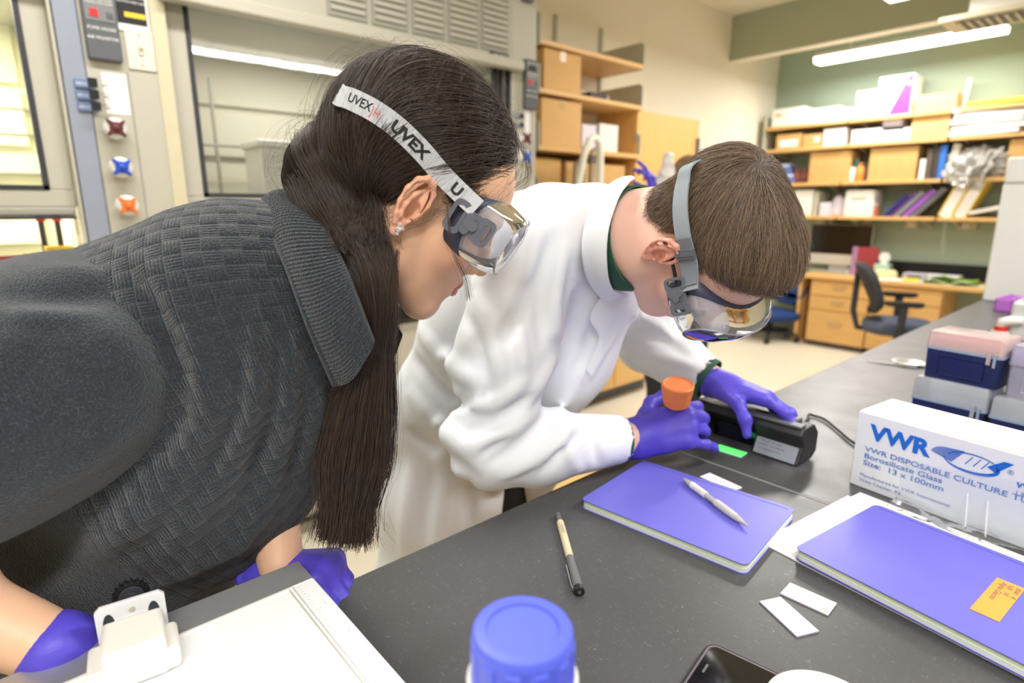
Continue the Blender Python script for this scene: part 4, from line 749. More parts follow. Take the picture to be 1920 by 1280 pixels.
for k, (s, sz, z) in enumerate((('VWR DISPOSABLE CULTURE TUBES', .0108, .0605), ('Borosilicate Glass', .0112, .0495), ('Size:  13 x 100mm', .0112, .0385))): tp('carton_print', s, sz, .016, z, m_ink2, xs=1.28, bold=.00012)
for k, s in enumerate(('Manufactured for VWR International', 'West Chester, PA')): tp('carton_print', s, .0066, .014, .0195 - k * .0085, m_ink2, xs=1.2)
tp('carton_print', 'vwr.com', .0145, .196, .0775, m_ink, bold=.0003); tp('carton_print', '1.800.932.5000', .0085, .196, .067, m_ink2)
# emblem: striped globe with a sweeping swoosh
em = MB(); ec = V(.134, -.0009, .091)
for k in range(9):
    a0 = PI * .62 + k * .135; pts = []
    for s, rr in ((0, .9), (1, 1.08)): pts.append((ec[0] - .006 + .028 * rr * math.cos(a0 + .04 * s), ec[2] + .0125 * rr * math.sin(a0 + .04 * s)))
    em.add([(ec[0] - .012 + .022 * math.cos(a0), ec[1], ec[2] + .012 * math.sin(a0)), (ec[0] - .012 + .022 * math.cos(a0 + .07), ec[1], ec[2] + .012 * math.sin(a0 + .07)), (ec[0] + .004 - .0015 * k, ec[1], ec[2] + .003 + .008 - k * .0022), (ec[0] + .004 - .0015 * k, ec[1], ec[2] + .0045 + .008 - k * .0022)], [(0, 1, 2), (0, 2, 3)])
def arc(a0, a1, r0, r1, ox, oz, n=18, t0=.2, t1=1.0):
    vs = []; fs = []
    for k in range(n + 1):
        s = k / n; a = a0 + (a1 - a0) * s; th = .0005 + .003 * math.sin(PI * min(1, .05 + s * .9)) * (t0 + (t1 - t0) * s)
        for sg in (-1, 1): vs.append((ec[0] + ox + (r0 + sg * th) * math.cos(a), ec[1], ec[2] + oz + (r1 + sg * th * .7) * math.sin(a)))
        if k: fs.append((2 * k - 2, 2 * k - 1, 2 * k + 1, 2 * k))
    em.add(vs, fs)
arc(PI * 1.02, PI * 2.12, .030, .0125, .012, -.001, t0=.1, t1=1.2); arc(PI * .95, PI * .1, .028, .0105, .014, .001, t0=.3, t1=.1)
em.add([(ec[0] + .030, ec[1], ec[2] + .001), (ec[0] + .046, ec[1], ec[2] + .014), (ec[0] + .056, ec[1], ec[2] + .014), (ec[0] + .040, ec[1], ec[2] - .004)], [(0, 1, 2, 3)])
for k in range(3): em.add([(ec[0] + .006 + k * .009, ec[1], ec[2] - .004), (ec[0] + .013 + k * .009, ec[1], ec[2] + .008), (ec[0] + .0142 + k * .009, ec[1], ec[2] + .008), (ec[0] + .0075 + k * .009, ec[1], ec[2] - .004)], [(0, 1, 2, 3)])
em.build('emblem', m_ink, t); tp('carton_print', '\u00ae', .009, .185, .0905, m_ink2)
# torn film: crumpled sheet hanging off the carton face and lying on the bench
m_film = clear('wrap_film', (248, 250, 254), .08, .12, 1.22)
vs = []; fs = []; nu, nv = 40, 26
for i in range(nu):
    for j in range(nv):
        u, v = i / (nu - 1), j / (nv - 1); x = .07 + u * .30; wob = .003 * math.sin(31 * u + 7 * v) + .002 * math.sin(57 * u - 23 * v) + .002 * math.sin(13 * u * v * 9 + 3)
        if v < .62: y, z = -.002 - .004 * v - abs(wob) * (.3 + v), .105 * (1 - v / .62) * (1 - .42 * (1 - u)) + .006
        else: s = (v - .62) / .38; y, z = -.006 - s * (.030 + .012 * math.sin(9 * u)), .005 + .003 * math.sin(20 * u + 4 * s) + .5 * abs(wob)
        vs.append((x, y, z + .0))
for i in range(nu - 1):
    for j in range(nv - 1): fs.append((i * nv + j, (i + 1) * nv + j, (i + 1) * nv + j + 1, i * nv + j + 1))
mesh_obj('wrap_film', vs, fs, m_film, t, smooth=180)
for x in (.150, .172): MB().loft([[(x + .008 * s, -.006 - .012 * s, .05 - .045 * s), (x + .002 + .008 * s, -.006 - .012 * s, .05 - .045 * s)] for s in np.linspace(0, 1, 6)], False, False, False).build('film_fold', clear('film_fold', (255, 255, 255), .5, .1), t)
MB().box((-.0012, .004, .002), (0, BD - .004, BH - .003)).build('end_film', m_film, t)
# ------------------------------------------------------------------ pipette tip racks
m_navy = mat('navy_plastic', (30, 40, 92), .35); m_lidc = clear('frosted_lid', (226, 232, 244), .42, .2); m_pinkc = clear('pink_tray', (255, 236, 238), .40, .2); m_lavc = clear('lavender_clear', (226, 222, 246), .45, .2); m_rim = mat('grey_blue_rim', (148, 164, 190), .4)
def tip_rack(label, loc, rot, navy=True, lid=None, w=.118, d=.084, hb=.056, hl=.044, tips=None):
    t = thing('pipette_tip_rack', label, 'rack', loc, rot, 'pipette tip racks stacked behind the carton'); mb = m_navy if navy else m_lavc
    MB().loft([[(x * s + w / 2, y * s + d / 2, z) for x, y in rbox_poly(w, d, .006)] for s, z in ((.96, 0), (.97, .002), (1, hb))]).build('base', mb, t, smooth=40)
    MB().prism([(x + w / 2, y) for x, y in ((-.036, .012), (.036, .012), (.040, .036), (.036, hb - .012), (-.036, hb - .012), (-.040, .036))], -.0016, .0004, 'y').rot(np.eye(3)).build('recess_panel', mat('navy_plastic_dark', (22, 30, 74), .4) if navy else m_lavc, t) if False else MB().loft([[(x + w / 2, -.0012 + .002 * 0, z) for x, z in ((-.036, .010), (.036, .010), (.036, hb - .012), (-.036, hb - .012))], [(x * .9 + w / 2, .003, z) for x, z in ((-.036, .013), (.036, .013), (.036, hb - .015), (-.036, hb - .015))]], cap0=False).build('recess_panel', mat('navy_plastic_dark', (22, 30, 74), .4) if navy else m_lavc, t)
    MB().prism([(x + w / 2, y + d / 2) for x, y in rbox_poly(w + .004, d + .004, .007)], hb, hb + .005).build('rim', m_rim if navy else m_lavc, t)
    for i in range(12):
        for j in range(8 if tips else 0):
            pass
    if tips:
        tm = MB()
        for i in range(12):
            for j in range(8): tm.lathe([(.0014, .01 if not navy else hb - .004), (.0033, hb + .018), (.0036, hb + .024)], 6, (w * (i + .5) / 12, d * (j + .5) / 8, 0))
        o = tm.build('tip_array', tips, t); o['kind'] = 'stuff'
    if lid is not None:
        MB().loft([[(x * s + w / 2, y * s + d / 2, z) for x, y in rbox_poly(w, d, .006)] for s, z in ((1.02, hb + .004), (1.0, hb + hl - .004), (.96, hb + hl), (.9, hb + hl + .0005))], cap0=False).build('lid', lid, t, smooth=40)
        lx = w * .82; MB().box((lx, -.004, hb - .012), (lx + .006, -.0012, hb + .012)).build('latch', lid if navy else m_rim, t); MB().box((lx + .010, -.004, hb - .016), (lx + .014, -.0012, hb + .008)).build('latch', m_rim, t)
    return t
r1 = math.radians(-6)
tip_rack('navy tip rack with frosted clear lid at bottom of the left stack', (-.300, 1.31, BZ), r1, True, m_lidc)
tip_rack('navy tip rack with pink tips on top of the left stack', (-.291, 1.318, BZ + .1008), r1 - .04, True, m_pinkc, hl=.034, tips=mat('pink_tip', (248, 186, 190), .4))
tip_rack('navy tip rack with frosted clear lid at bottom of the right stack', (-.176, 1.295, BZ), r1, True, m_lidc, hb=.052, hl=.040)
tip_rack('clear lavender tip rack full of tips on top of the right stack', (-.166, 1.315, BZ + .0928), r1 - .06, False, m_lavc, hb=.056, hl=.036, tips=mat('lavender_tip', (200, 198, 230), .4))
# spatula and weighing scoop
t = thing('forceps', 'slim metal forceps lying on the bench left of the tip racks', 'forceps', (-.524, 1.776, BZ + .002), .22)
for s in (-1, 1): MB().tube([(0, s * .0005, 0), (.05, s * .004, .001), (.1, s * .003, .001), (.115, 0, .001)], [.0007, .0018, .002, .002], 6).build('arm', m_chrome, t)
p = on(1703, 683, z=BZ); t = thing('weighing_dish', 'small shiny metal dish on the bench beside the left tip rack', 'dish', (p[0], p[1], BZ)); MB().lathe([(.02, 0), (.034, .006), (.036, .008), (.033, .008), (.019, .0015)], 24).build('dish', m_chrome, t, smooth=50); MB().lathe([(.036, .0075), (.039, .008), (.036, .0085)], 24, cap0=False, cap1=False).build('rim', m_white, t)
p = on(1872, 640, z=BZ); t = thing('squeeze_dropper', 'white squeeze bottle with red collar standing behind pink tip rack', 'bottle', (p[0], p[1], BZ)); MB().lathe([(.022, 0), (.024, .004), (.024, .035)], 18).build('body', m_crd, t); MB().lathe([(.018, .035), (.018, .05)], 18).build('collar', m_red, t); MB().tube([(0, 0, .05), (0, 0, .062), (.02, 0, .07), (.05, 0, .073)], [.012, .016, .015, .012], 10).build('spout', m_white, t, smooth=60)
# purple tube rack
p = on(1862, 583, z=BZ); t = thing('tube_rack', 'purple perforated tube rack on the far end of bench', 'rack', (p[0], p[1], BZ), -.1); m_pr = mat('purple_plastic', (186, 110, 206), .4)
for i in range(7): MB().box((i * .05, 0, .0), (i * .05 + .008, .2, .055)).build('divider', m_pr, t, bevel=.001)
for j in range(5): MB().box((0, j * .048, .0), (.31, j * .048 + .008, .05)).build('divider', m_pr, t, bevel=.001)
MB().box((0, 0, 0), (.31, .2, .006)).build('base_plate', mat('purple_plastic_dark', (120, 50, 150), .4), t)
# tall white instrument at the end of the bench, small grey instrument nearer
zt = on(1886, 293, x=-.56)[2]; t = thing('analytical_instrument', 'tall white instrument cabinet at the far end of the bench', 'instrument', (-.565, 3.385, BZ)); m_inst = mat('instrument_white', (228, 230, 228), .4, var=.02)
H_ = zt - BZ; hs = on(1880, 345, x=-.565)[2] - BZ
MB().box((0, 0, 0), (.17, .16, hs)).build('side_column', m_inst, t, bevel=.006); MB().box((.174, .004, 0), (.7, .16, hs)).build('door_panel', m_inst, t, bevel=.006); MB().box((.0, .0, hs + .003), (.7, .16, H_)).build('upper_housing', m_inst, t, bevel=.008); MB().box((.166, -.002, hs - .02), (.18, .01, hs - .005)).build('hinge', m_black, t)
MB().box((.3, -.002, .2), (.62, .003, .45)).build('window', m_dark, t)
p = on(1884, 641, z=BZ); t = thing('bench_instrument', 'pale grey instrument at right picture edge beside purple rack', 'instrument', (p[0], p[1], BZ)); MB().box((0, 0, .004), (.35, .3, .13)).build('body', mat('pale_grey_case', (206, 208, 206), .4), t, bevel=.01); MB().box((.02, .02, .13), (.33, .28, .15)).build('lid', m_inst, t, bevel=.008); MB().box((.05, -.003, .04), (.2, .003, .1)).build('front_panel', m_dark, t)
for x in (.03, .32): MB().lathe([(.012, 0), (.012, .005)], 10, (x, .03, 0)).build('foot', m_black, t)
# ------------------------------------------------------------------ phone, bottle, cup
q0 = V(-.237, .463); db = nrm((.06, .010)); da = nrm((db[1], -db[0])); c = q0 + db * .073 + da * .0365; t = thing('smartphone', 'black smartphone in a dark case lying at the bottom edge', 'phone', (c[0], c[1], BZ), math.atan2(db[1], db[0]))
m_case = mat('purple_black_case', (44, 38, 52), .25); MB().loft([[(x * s, y * s, z) for x, y in rbox_poly(.148, .075, .011)] for s, z in ((.97, 0), (1, .002), (1, .0085), (.985, .0100))]).build('case', m_case, t, smooth=40); MB().prism(rbox_poly(.143, .070, .009), .0100, .0104).build('bezel', mat('phone_rim', (120, 116, 122), .3, metal=.5), t); MB().prism(rbox_poly(.139, .066, .008), .0104, .0107).build('screen', mat('phone_glass', (14, 14, 16), .08, spec=.8), t)
MB().box((-.064, -.006, .0107), (-.062, .006, .0109)).build('speaker_slot', m_dark, t)
pc = P(980, 1176, .306); t = thing('reagent_bottle', 'glass reagent bottle with ribbed blue screw cap at the bottom', 'bottle', (pc[0], pc[1], BZ)); zc = pc[2] - BZ
m_bcap = mat('blue_cap', (86, 100, 226), .4, var=.02); m_btl = clear('bottle_glass', (222, 226, 228), .5, .12); m_liq = mat('grey_white_powder', (206, 208, 210), .6, var=.05)
prof = []; n = 96
def ribr(k, base): return base + (.0012 if (k % 8) < 5 else -.0004)
loops = [[(ribr(k, r) * math.cos(2 * PI * k / n), ribr(k, r) * math.sin(2 * PI * k / n), z) for k in range(n)] for r, z in ((.0268, zc - .029), (.0266, zc - .0075))] + [[(r * math.cos(2 * PI * k / n), r * math.sin(2 * PI * k / n), z) for k in range(n)] for r, z in ((.0270, zc - .0065), (.0268, zc - .002), (.0258, zc - .0002), (.0250, zc), (.0196, zc), (.0190, zc - .0014), (.0005, zc - .0014))]
MB().loft(loops).build('screw_cap', m_bcap, t, smooth=35); MB().lathe([(.0292, zc - .033), (.0300, zc - .031), (.0300, zc - .0295), (.0285, zc - .0285)], 48).build('pouring_ring', mat('white_ring', (226, 226, 220), .4), t, smooth=40)
MB().lathe([(.030, 0), (.040, .003), (.042, .01), (.042, zc - .068), (.038, zc - .052), (.028, zc - .04), (.0262, zc - .034), (.0262, zc - .028)], 48).build('glass_body', m_btl, t, smooth=50); MB().lathe([(.038, .004), (.040, .011), (.040, zc - .070), (.0365, zc - .054), (.02, zc - .05)], 40).build('contents', m_liq, t, smooth=50)
pr = on(1502, 1256, z=.985); cc = pr - _F * .042; t = thing('plastic_cup', 'white round plastic tub cut off by the bottom edge beside phone', 'cup', (cc[0], cc[1], BZ)); MB().lathe([(.036, 0), (.038, .003), (.041, .058), (.043, .060), (.043, .0645), (.041, .066), (.02, .0665), (.001, .0665)], 48).build('tub', m_white, t, smooth=40); MB().lathe([(.0435, .055), (.0440, .057), (.0435, .0595)], 48, cap0=False, cap1=False).build('rim', m_white, t)
# ------------------------------------------------------------------ ruled tray with clamp
TZ = .965; t = thing('ruled_tray', 'large white ruled light tray with silver border on the bench corner', 'tray', (-.577, .197, BZ)); m_silver = mat('brushed_silver', (176, 178, 180), .34, metal=.55, var=.12, scale=600)
m_plate_w = mat('white_tray_surface', (246, 248, 250), .35, var=.01); TW, TL = .42, .56; h = TZ - BZ
MB().box((.004, -TL + .004, 0), (TW - .004, -.004, h - .006)).build('base', m_silver, t, bevel=.002); MB().box((.0, -TL, h - .006), (.040, 0, h)).build('silver_border', m_silver, t, bevel=.0015); MB().box((.040, -.022, h - .006), (TW, 0, h)).build('ruler_border', m_plate_w, t, bevel=.001); MB().box((.040, -TL, h - .006), (TW, -.0225, h - .0012)).build('white_surface', m_plate_w, t); MB().box((.040, -TL, h - .0012), (.0425, -.0225, h)).build('inner_ridge', m_white, t); MB().box((.040, -.0265, h - .0012), (TW, -.0255, h - .0004)).build('inner_ridge', m_plate, t)
tk = MB()
for k in range(1, 76):
    x = .04 + k * .005; l = .008 if k % 10 == 0 else (.006 if k % 5 == 0 else .004); tk.box((x, -.020, h), (x + .0004, -.020 + l, h + .0001))
o = tk.build('ruler_ticks', m_plate, t); o['kind'] = 'stuff'
for k in range(1, 8): text_on('ruler_number', str(k), .005, V(.0385 + k * .05, -.009, h), (0, 1, 0), (-1, 0, 0), m_plate, t)
cl = thing('plastic_clamp', 'white plastic clamp block with slotted upright plate and black toothed knob on tray', 'clamp', (0, 0, 0)); c0 = on(188, 1222, z=TZ); c1 = on(318, 1178, z=TZ); cu = nrm((c1 - c0) * V(1, 1, 0)); cl.location = (c0[0], c0[1], TZ); cl.rotation_euler = (0, 0, math.atan2(cu[1], cu[0])); wp = float(np.linalg.norm(c1 - c0))
m_frost = mat('frosted_white', (226, 228, 232), .4, alpha=1); wv = clear('frosted_plate', (226, 228, 232), .75, .2)
hp = .040; pl = [(0, 0), (wp, 0), (wp, hp - .004), (wp - .004, hp), (.004, hp), (0, hp - .004)]
MB().loft([[(a, 0, b) for a, b in pl], [(a, .005, b) for a, b in pl]]).build('slotted_plate', m_frost, cl, bevel=.0006)
for xx in (.18, .82):
    sl = [(wp * xx + .0045 * math.cos(a) * 1.0, .021 + .012 * math.sin(a)) for a in np.linspace(0, 2 * PI, 20)[:-1]]; MB().loft([[(a, -.0004, b) for a, b in sl], [(a, .0002, b) for a, b in sl]]).build('slot', m_gask, cl)
MB().lathe([(.0025, -.0006), (.0025, .0006)], 14, (wp * .52, 0, .031), 'y').build('pin', m_plate, cl)
MB().loft([[(wp * (.10 + .5 * 0) + x, y, z) for x, y in ((0, -.012), (wp * .85, -.012), (wp * .85, -.060), (0, -.060))] for z in (0, .034)]).build('block', m_white, cl, bevel=.004, bseg=3); MB().box((-.006, -.058, 0), (wp * 1.12, -.018, .020)).build('block_base', m_white, cl, bevel=.004, bseg=3); MB().box((wp * .2, -.012, .002), (wp * .85, .0, .022)).build('bridge', m_white, cl, bevel=.002)
kn = MB(); n = 72; kp = [((.0145 + (.0022 if (k % 4) < 2 else 0)) * math.cos(2 * PI * k / n) for k in [k]).__next__() for k in range(n)]
poly = [((.0125 + (.0020 if (k % 4) < 2 else 0)) * math.cos(2 * PI * k / n), (.0125 + (.0020 if (k % 4) < 2 else 0)) * math.sin(2 * PI * k / n)) for k in range(n)]
kc = (wp * .52, .016, hp - .006)
kn.loft([[(kc[0] + a, kc[1], kc[2] + b) for a, b in poly], [(kc[0] + a, kc[1] + .006, kc[2] + b) for a, b in poly]]); ko = kn.build('toothed_knob', m_black, cl); MB().lathe([(.010, -.001), (.0095, -.002), (.005, -.002), (.0045, -.004), (.0, -.0045)], 24, kc, 'y').build('knob_hub', m_gask, ko, smooth=40); MB().lathe([(.002, -.0045), (.001, -.0058)], 12, kc, 'y').build('screw', m_chrome, ko); MB().tube([(kc[0], .006, .02), (kc[0], .016, .02), (kc[0], .02, hp - .004)], .003).build('knob_shaft', m_gask, cl)
# ================================================================== PEOPLE: shared builders
def skin_mat(name, rgb, warm=(226, 140, 120)):
    m = mat(name, rgb, .42, var=.05, scale=60, bump=.04, bscale=900, sss=.25, spec=.4); nt = m.node_tree; N, L = nt.nodes, nt.links; b = N['Principled BSDF']; at = N.new('ShaderNodeAttribute'); at.attribute_name = 'blush'; mx = N.new('ShaderNodeMix'); mx.data_type = 'RGBA'; mx.inputs['B'].default_value = lin(warm) + (1,); L.new(at.outputs['Fac'], mx.inputs['Factor']); L.new(b.inputs['Base Color'].links[0].from_socket, mx.inputs['A']); L.new(mx.outputs['Result'], b.inputs['Base Color']); return m
def hair_mat(name, rgb, rgb2, rough=.32):
    m = bpy.data.materials.new(name); m.use_nodes = True; nt = m.node_tree; N, L = nt.nodes, nt.links; b = N['Principled BSDF']
    hi = N.new('ShaderNodeHairInfo'); mx = N.new('ShaderNodeMix'); mx.data_type = 'RGBA'; mx.inputs['A'].default_value = lin(rgb) + (1,); mx.inputs['B'].default_value = lin(rgb2) + (1,); L.new(hi.outputs['Random'], mx.inputs['Factor']); L.new(mx.outputs['Result'], b.inputs['Base Color'])
    b.inputs['Roughness'].default_value = rough; b.inputs['Specular IOR Level'].default_value = .55; b.inputs['Anisotropic'].default_value = .5; return m
class Frame:
    def __init__(s, dn, th, roll, ear_px, depth, scale=1.0, ex=.072):
        a, t, q = map(math.radians, (dn, th, roll)); f = math.cos(t) * (math.cos(a) * _R - math.sin(a) * _UP) + math.sin(t) * _FW; u = math.sin(a) * _R + math.cos(a) * _UP
        u = u * math.cos(q) + np.cross(f, u) * math.sin(q); s.r, s.f, s.u = np.cross(f, u), f, u; s.s = scale; s.M = np.stack([s.r, s.f, s.u], 1); s.O = P(*ear_px, depth) - s.r * ex * scale
    def __call__(s, x, y, z): return s.O + s.s * (s.M @ V(x, y, z))
    def many(s, q): return s.O + s.s * (np.asarray(q) @ s.M.T)
    def inv(s, p): return ((np.asarray(p) - s.O) @ s.M) / s.s
def pix(p):
    q = np.asarray(p) - CAM0; c = q @ _FW; return 960 + FPX * (q @ _R) / c, 640 - FPX * (q @ _UP) / c
def hit(S, u, v, lift=0.0, d0=.2, d1=1.8, level=0.0):
    r = ray(u, v); t = np.linspace(d0, d1, 1600); p = CAM0 + r * t[:, None]; ins = np.all((p > S.lo) & (p < S.lo + S.vox * (S.n - 1)), 1); f = np.where(ins, S.sample(p), 9.0); i = np.where(f < level)[0]
    if len(i) == 0: i = [int(np.argmin(f))]
    q = p[i[0]]; return q + (S.grad(q[None])[0] * lift if lift else 0)
def fpx(S, a, b, w, d, bend=0.0, n=6):
    a, b = np.array(a, float), np.array(b, float); pr = np.array([-(b - a)[1], (b - a)[0]]) * bend
    return (S, [hit(S, *(a + (b - a) * t + pr * math.sin(PI * t))) for t in np.linspace(0, 1, n)], w, d)
def folds(S, lst, mul=1.45):
    for S_, pts, w, d in [fpx(S, *x) for x in lst]: S.foldline(pts, w, d * mul)
def head_sdf(S, F, female=True):
    s = F.s; E = lambda c, r, k=.012, op='add': S.ell(F(*c), np.array(r) * s, F.M, k * s, op); C = lambda a, b, ra, rb, k=.012, op='add': S.cone(F(*a), F(*b), ra * s, rb * s, k * s, op)
    jw = .049 if female else .055
    E((0, -.012, .052), (.072, .092, .080), .01); E((0, .040, .045), (.060, .054, .054), .03); E((0, .042, -.03), (.057, .050, .070), .03)
    for sx in (-1, 1):
        E((sx * .042, .056, -.016), (.023, .028, .022), .02); C((sx * jw, .006, -.060), (sx * .022, .064, -.098), .019, .017, .025); C((sx * jw, -.002, -.02), (sx * jw, .006, -.060), .02, .019, .02)
        C((sx * .046, .074, .030), (sx * .012, .092, .028), .008, .008, .014)
    E((0, .074, -.100), (.020, .0165, .0165), .022); E((0, .076, -.062), (.028, .020, .026), .02)
    C((0, .088, .022), (0, .108, -.024), .0080, .0092, .012); E((0, .109, -.027), (.0095, .0095, .0085), .01)
    for sx in (-1, 1): E((sx * .0125, .096, -.032), (.0068, .0095, .0068), .006); C((sx * .006, .105, -.038), (sx * .006, .108, -.034), .003, .003, .003, 'sub')
    for sx in (-1, 1):
        E((sx * .031, .099, .011), (.019, .014, .012), .014, 'sub'); E((sx * .031, .078, .010), (.0135, .0125, .0125), .004); C((sx * .044, .083, .010), (sx * .020, .0885, .009), .0022, .0022, .003, 'add')
    for sx in (-1, 1):
        C((sx * .022, .084, -.0610), (0, .0965, -.0560), .0045, .0060, .004); C((sx * .020, .084, -.0630), (0, .0945, -.0685), .0048, .0072, .004)
    for sx in (-1, 1): C((sx * .023, .088, -.0618), (0, .1030, -.0618), .0012, .0014, .002, 'sub')
    E((0, .096, -.081), (.016, .006, .005), .01, 'sub')
    return S
def ear_mesh(F, sx=1, ys=1.0, yo=-.004, zo=.006):
    S = SDF((-.012, -.048, -.048), (.034, .034, .050), .00085); p = lambda y, z, dx=0: (.002 + .55 * max(0, .014 - y) * .62 + dx, y, z)
    S.ell((.006, -.006, .003), (.0050, .0175, .0275), ry(0) @ rz(-.42), .004); hx = [(.012, .000), (.0145, .012), (.012, .024), (.003, .0325), (-.009, .0335), (-.019, .0265), (-.0235, .014), (-.0220, .000), (-.0165, -.012), (-.011, -.020)]
    S.chain([p(y, z, .005) for y, z in hx], [.0030, .0031, .0033, .0036, .0037, .0037, .0034, .0032, .0032, .0035], .003); S.ell(p(-.0035, -.0255, .003), (.0042, .0085, .0095), None, .006)
    S.chain([p(-.004, .022, .004), p(-.011, .012, .0045), p(-.0135, .000, .0045), p(-.010, -.0115, .004), p(-.002, -.0145, .003)], [.0030, .0036, .0036, .0034, .003], .004)
    S.ell(p(.000, -.002, .0045), (.0085, .0085, .0105), None, .004, 'sub'); S.ell(p(-.004, .0235, .010), (.005, .006, .0045), None, .004, 'sub'); S.chain([p(-.0165, .0225, .0085), p(-.0185, .008, .0085), p(-.0155, -.006, .008)], [.0022, .0024, .002], .003, op='sub'); S.ell(p(.0105, -.004, .003), (.0038, .0042, .0060), None, .004); S.ell((-.004, .002, .002), (.010, .014, .024), None, .006)
    S.smooth(1); q, f = S.mesh(); q = q @ rx(math.radians(-6)).T * V(1.1, ys, .98); q = q + V(.0695, yo, zo)
    if sx < 0: q = q * V(-1, 1, 1); f = f[:, ::-1]
    return F.many(q), f
FL = [(.030, .094, .000, .043, .026, .021), (.0095, .098, .003, .047, .030, .022), (-.0115, .094, .001, .044, .028, .021), (-.031, .084, -.003, .034, .021, .019)]
def hand_sdf(S, W, d, n, right, curls, thumb, k=.008, s=1.0, spread=(.10, .02, -.05, -.13), fr=(.0098, .0100, .0095, .0086), wr=.027):
    """a gloved hand: W wrist, d towards the knuckles, n out of the back of the hand; curls per finger (knuckle, middle, tip) in degrees"""
    d = nrm(d); n = nrm(n - d * (n @ d)); x = np.cross(d, n); x = -x if right else x; L = lambda a, b, c: W + s * (x * a + d * b + n * c)
    S.cone(L(.004, .0, 0), L(.022, .085, -.002), wr * s, .0155 * s, .02, flat=n, fs=.8); S.cone(L(-.004, 0, 0), L(-.022, .078, -.003), wr * .9 * s, .0150 * s, .02, flat=n, fs=.8); S.cone(L(0, 0, 0), L(.0, .088, .001), wr * s, .0160 * s, .02, flat=n, fs=.8); S.ell(L(.022, .038, -.010), V(.016, .026, .014) * s, np.stack([x, d, n], 1), .014); S.ell(L(-.024, .04, -.008), V(.012, .03, .012) * s, np.stack([x, d, n], 1), .014)
    tips = []
    for i, (a, b, c, l1, l2, l3) in enumerate(FL):
        p = L(a, b, c); ang = 0; sp = math.sin(spread[i]); S.cone(L(a * .8, b - .03, c), p, .0115 * s, .0115 * s, .012)
        for j, l in enumerate((l1, l2, l3)):
            ang += math.radians(curls[i][j]); dr = nrm(d * math.cos(ang) - n * math.sin(ang) + x * sp * max(.2, math.cos(ang))); q = p + dr * l * s; r0 = fr[i] * s * (1.04, .94, .86)[j]; r1 = fr[i] * s * (.96, .88, .76)[j]; S.cone(p, q, r0, r1, k * (1 if j else 1.2)); p = q
        tips.append(p)
    p = L(.026, .022, -.010)
    for j, (dv, l) in enumerate(zip(thumb, (.044, .034, .027))):
        q = p + s * l * nrm(x * dv[0] + d * dv[1] + n * dv[2]); S.cone(p, q, s * (.0165, .0118, .0105)[j], s * (.0122, .0108, .0082)[j], k * 1.3); p = q
    tips.append(p); return tips
def cuff_sdf(S, W, d, n, s=1.0, r=.030, back=.035):
    d = nrm(d); S.cone(W - d * back * s, W + d * .015, r * s * 1.04, r * s * .98, .012, flat=n, fs=.86); a = W - d * back * s; X = nrm(np.cross(d, n)); Y = nrm(np.cross(X, d)); pts = [a + X * r * 1.06 * s * math.cos(t) + Y * r * .9 * s * math.sin(t) for t in np.linspace(0, 2 * PI, 17)]; S.chain(pts, [.0022] * 17, .004)
def wrinkle(S, amp, f, seed, n=1):
    g = S.grid((slice(None),) * 3); Q = np.stack(g, -1); m = np.abs(S.F) < .02; q = Q[m]; S.F[m] += (amp * np.abs(fuzz(q, f, seed))).astype(np.float32)
m_glove = mat('violet_nitrile', (84, 72, 200), .45, var=.05, scale=30, bump=.10, bscale=260, spec=.45)
m_gogg = mat('grey_goggle_plastic', (104, 108, 120), .38, var=.03); m_skirt = mat('navy_rubber_skirt', (56, 60, 84), .5); m_lens = clear('goggle_lens', (242, 244, 250), .06, .03); m_lensr = clear('goggle_lens_rim', (236, 238, 248), .30, .05); m_strap = mat('silver_grey_strap', (196, 200, 208), .7, var=.06, scale=900, bump=.1, bscale=1200); m_strapd = mat('dark_strap_edge', (70, 74, 82), .7); m_strap2 = mat('grey_strap', (146, 156, 166), .6, var=.05, scale=900, bump=.08, bscale=1200)
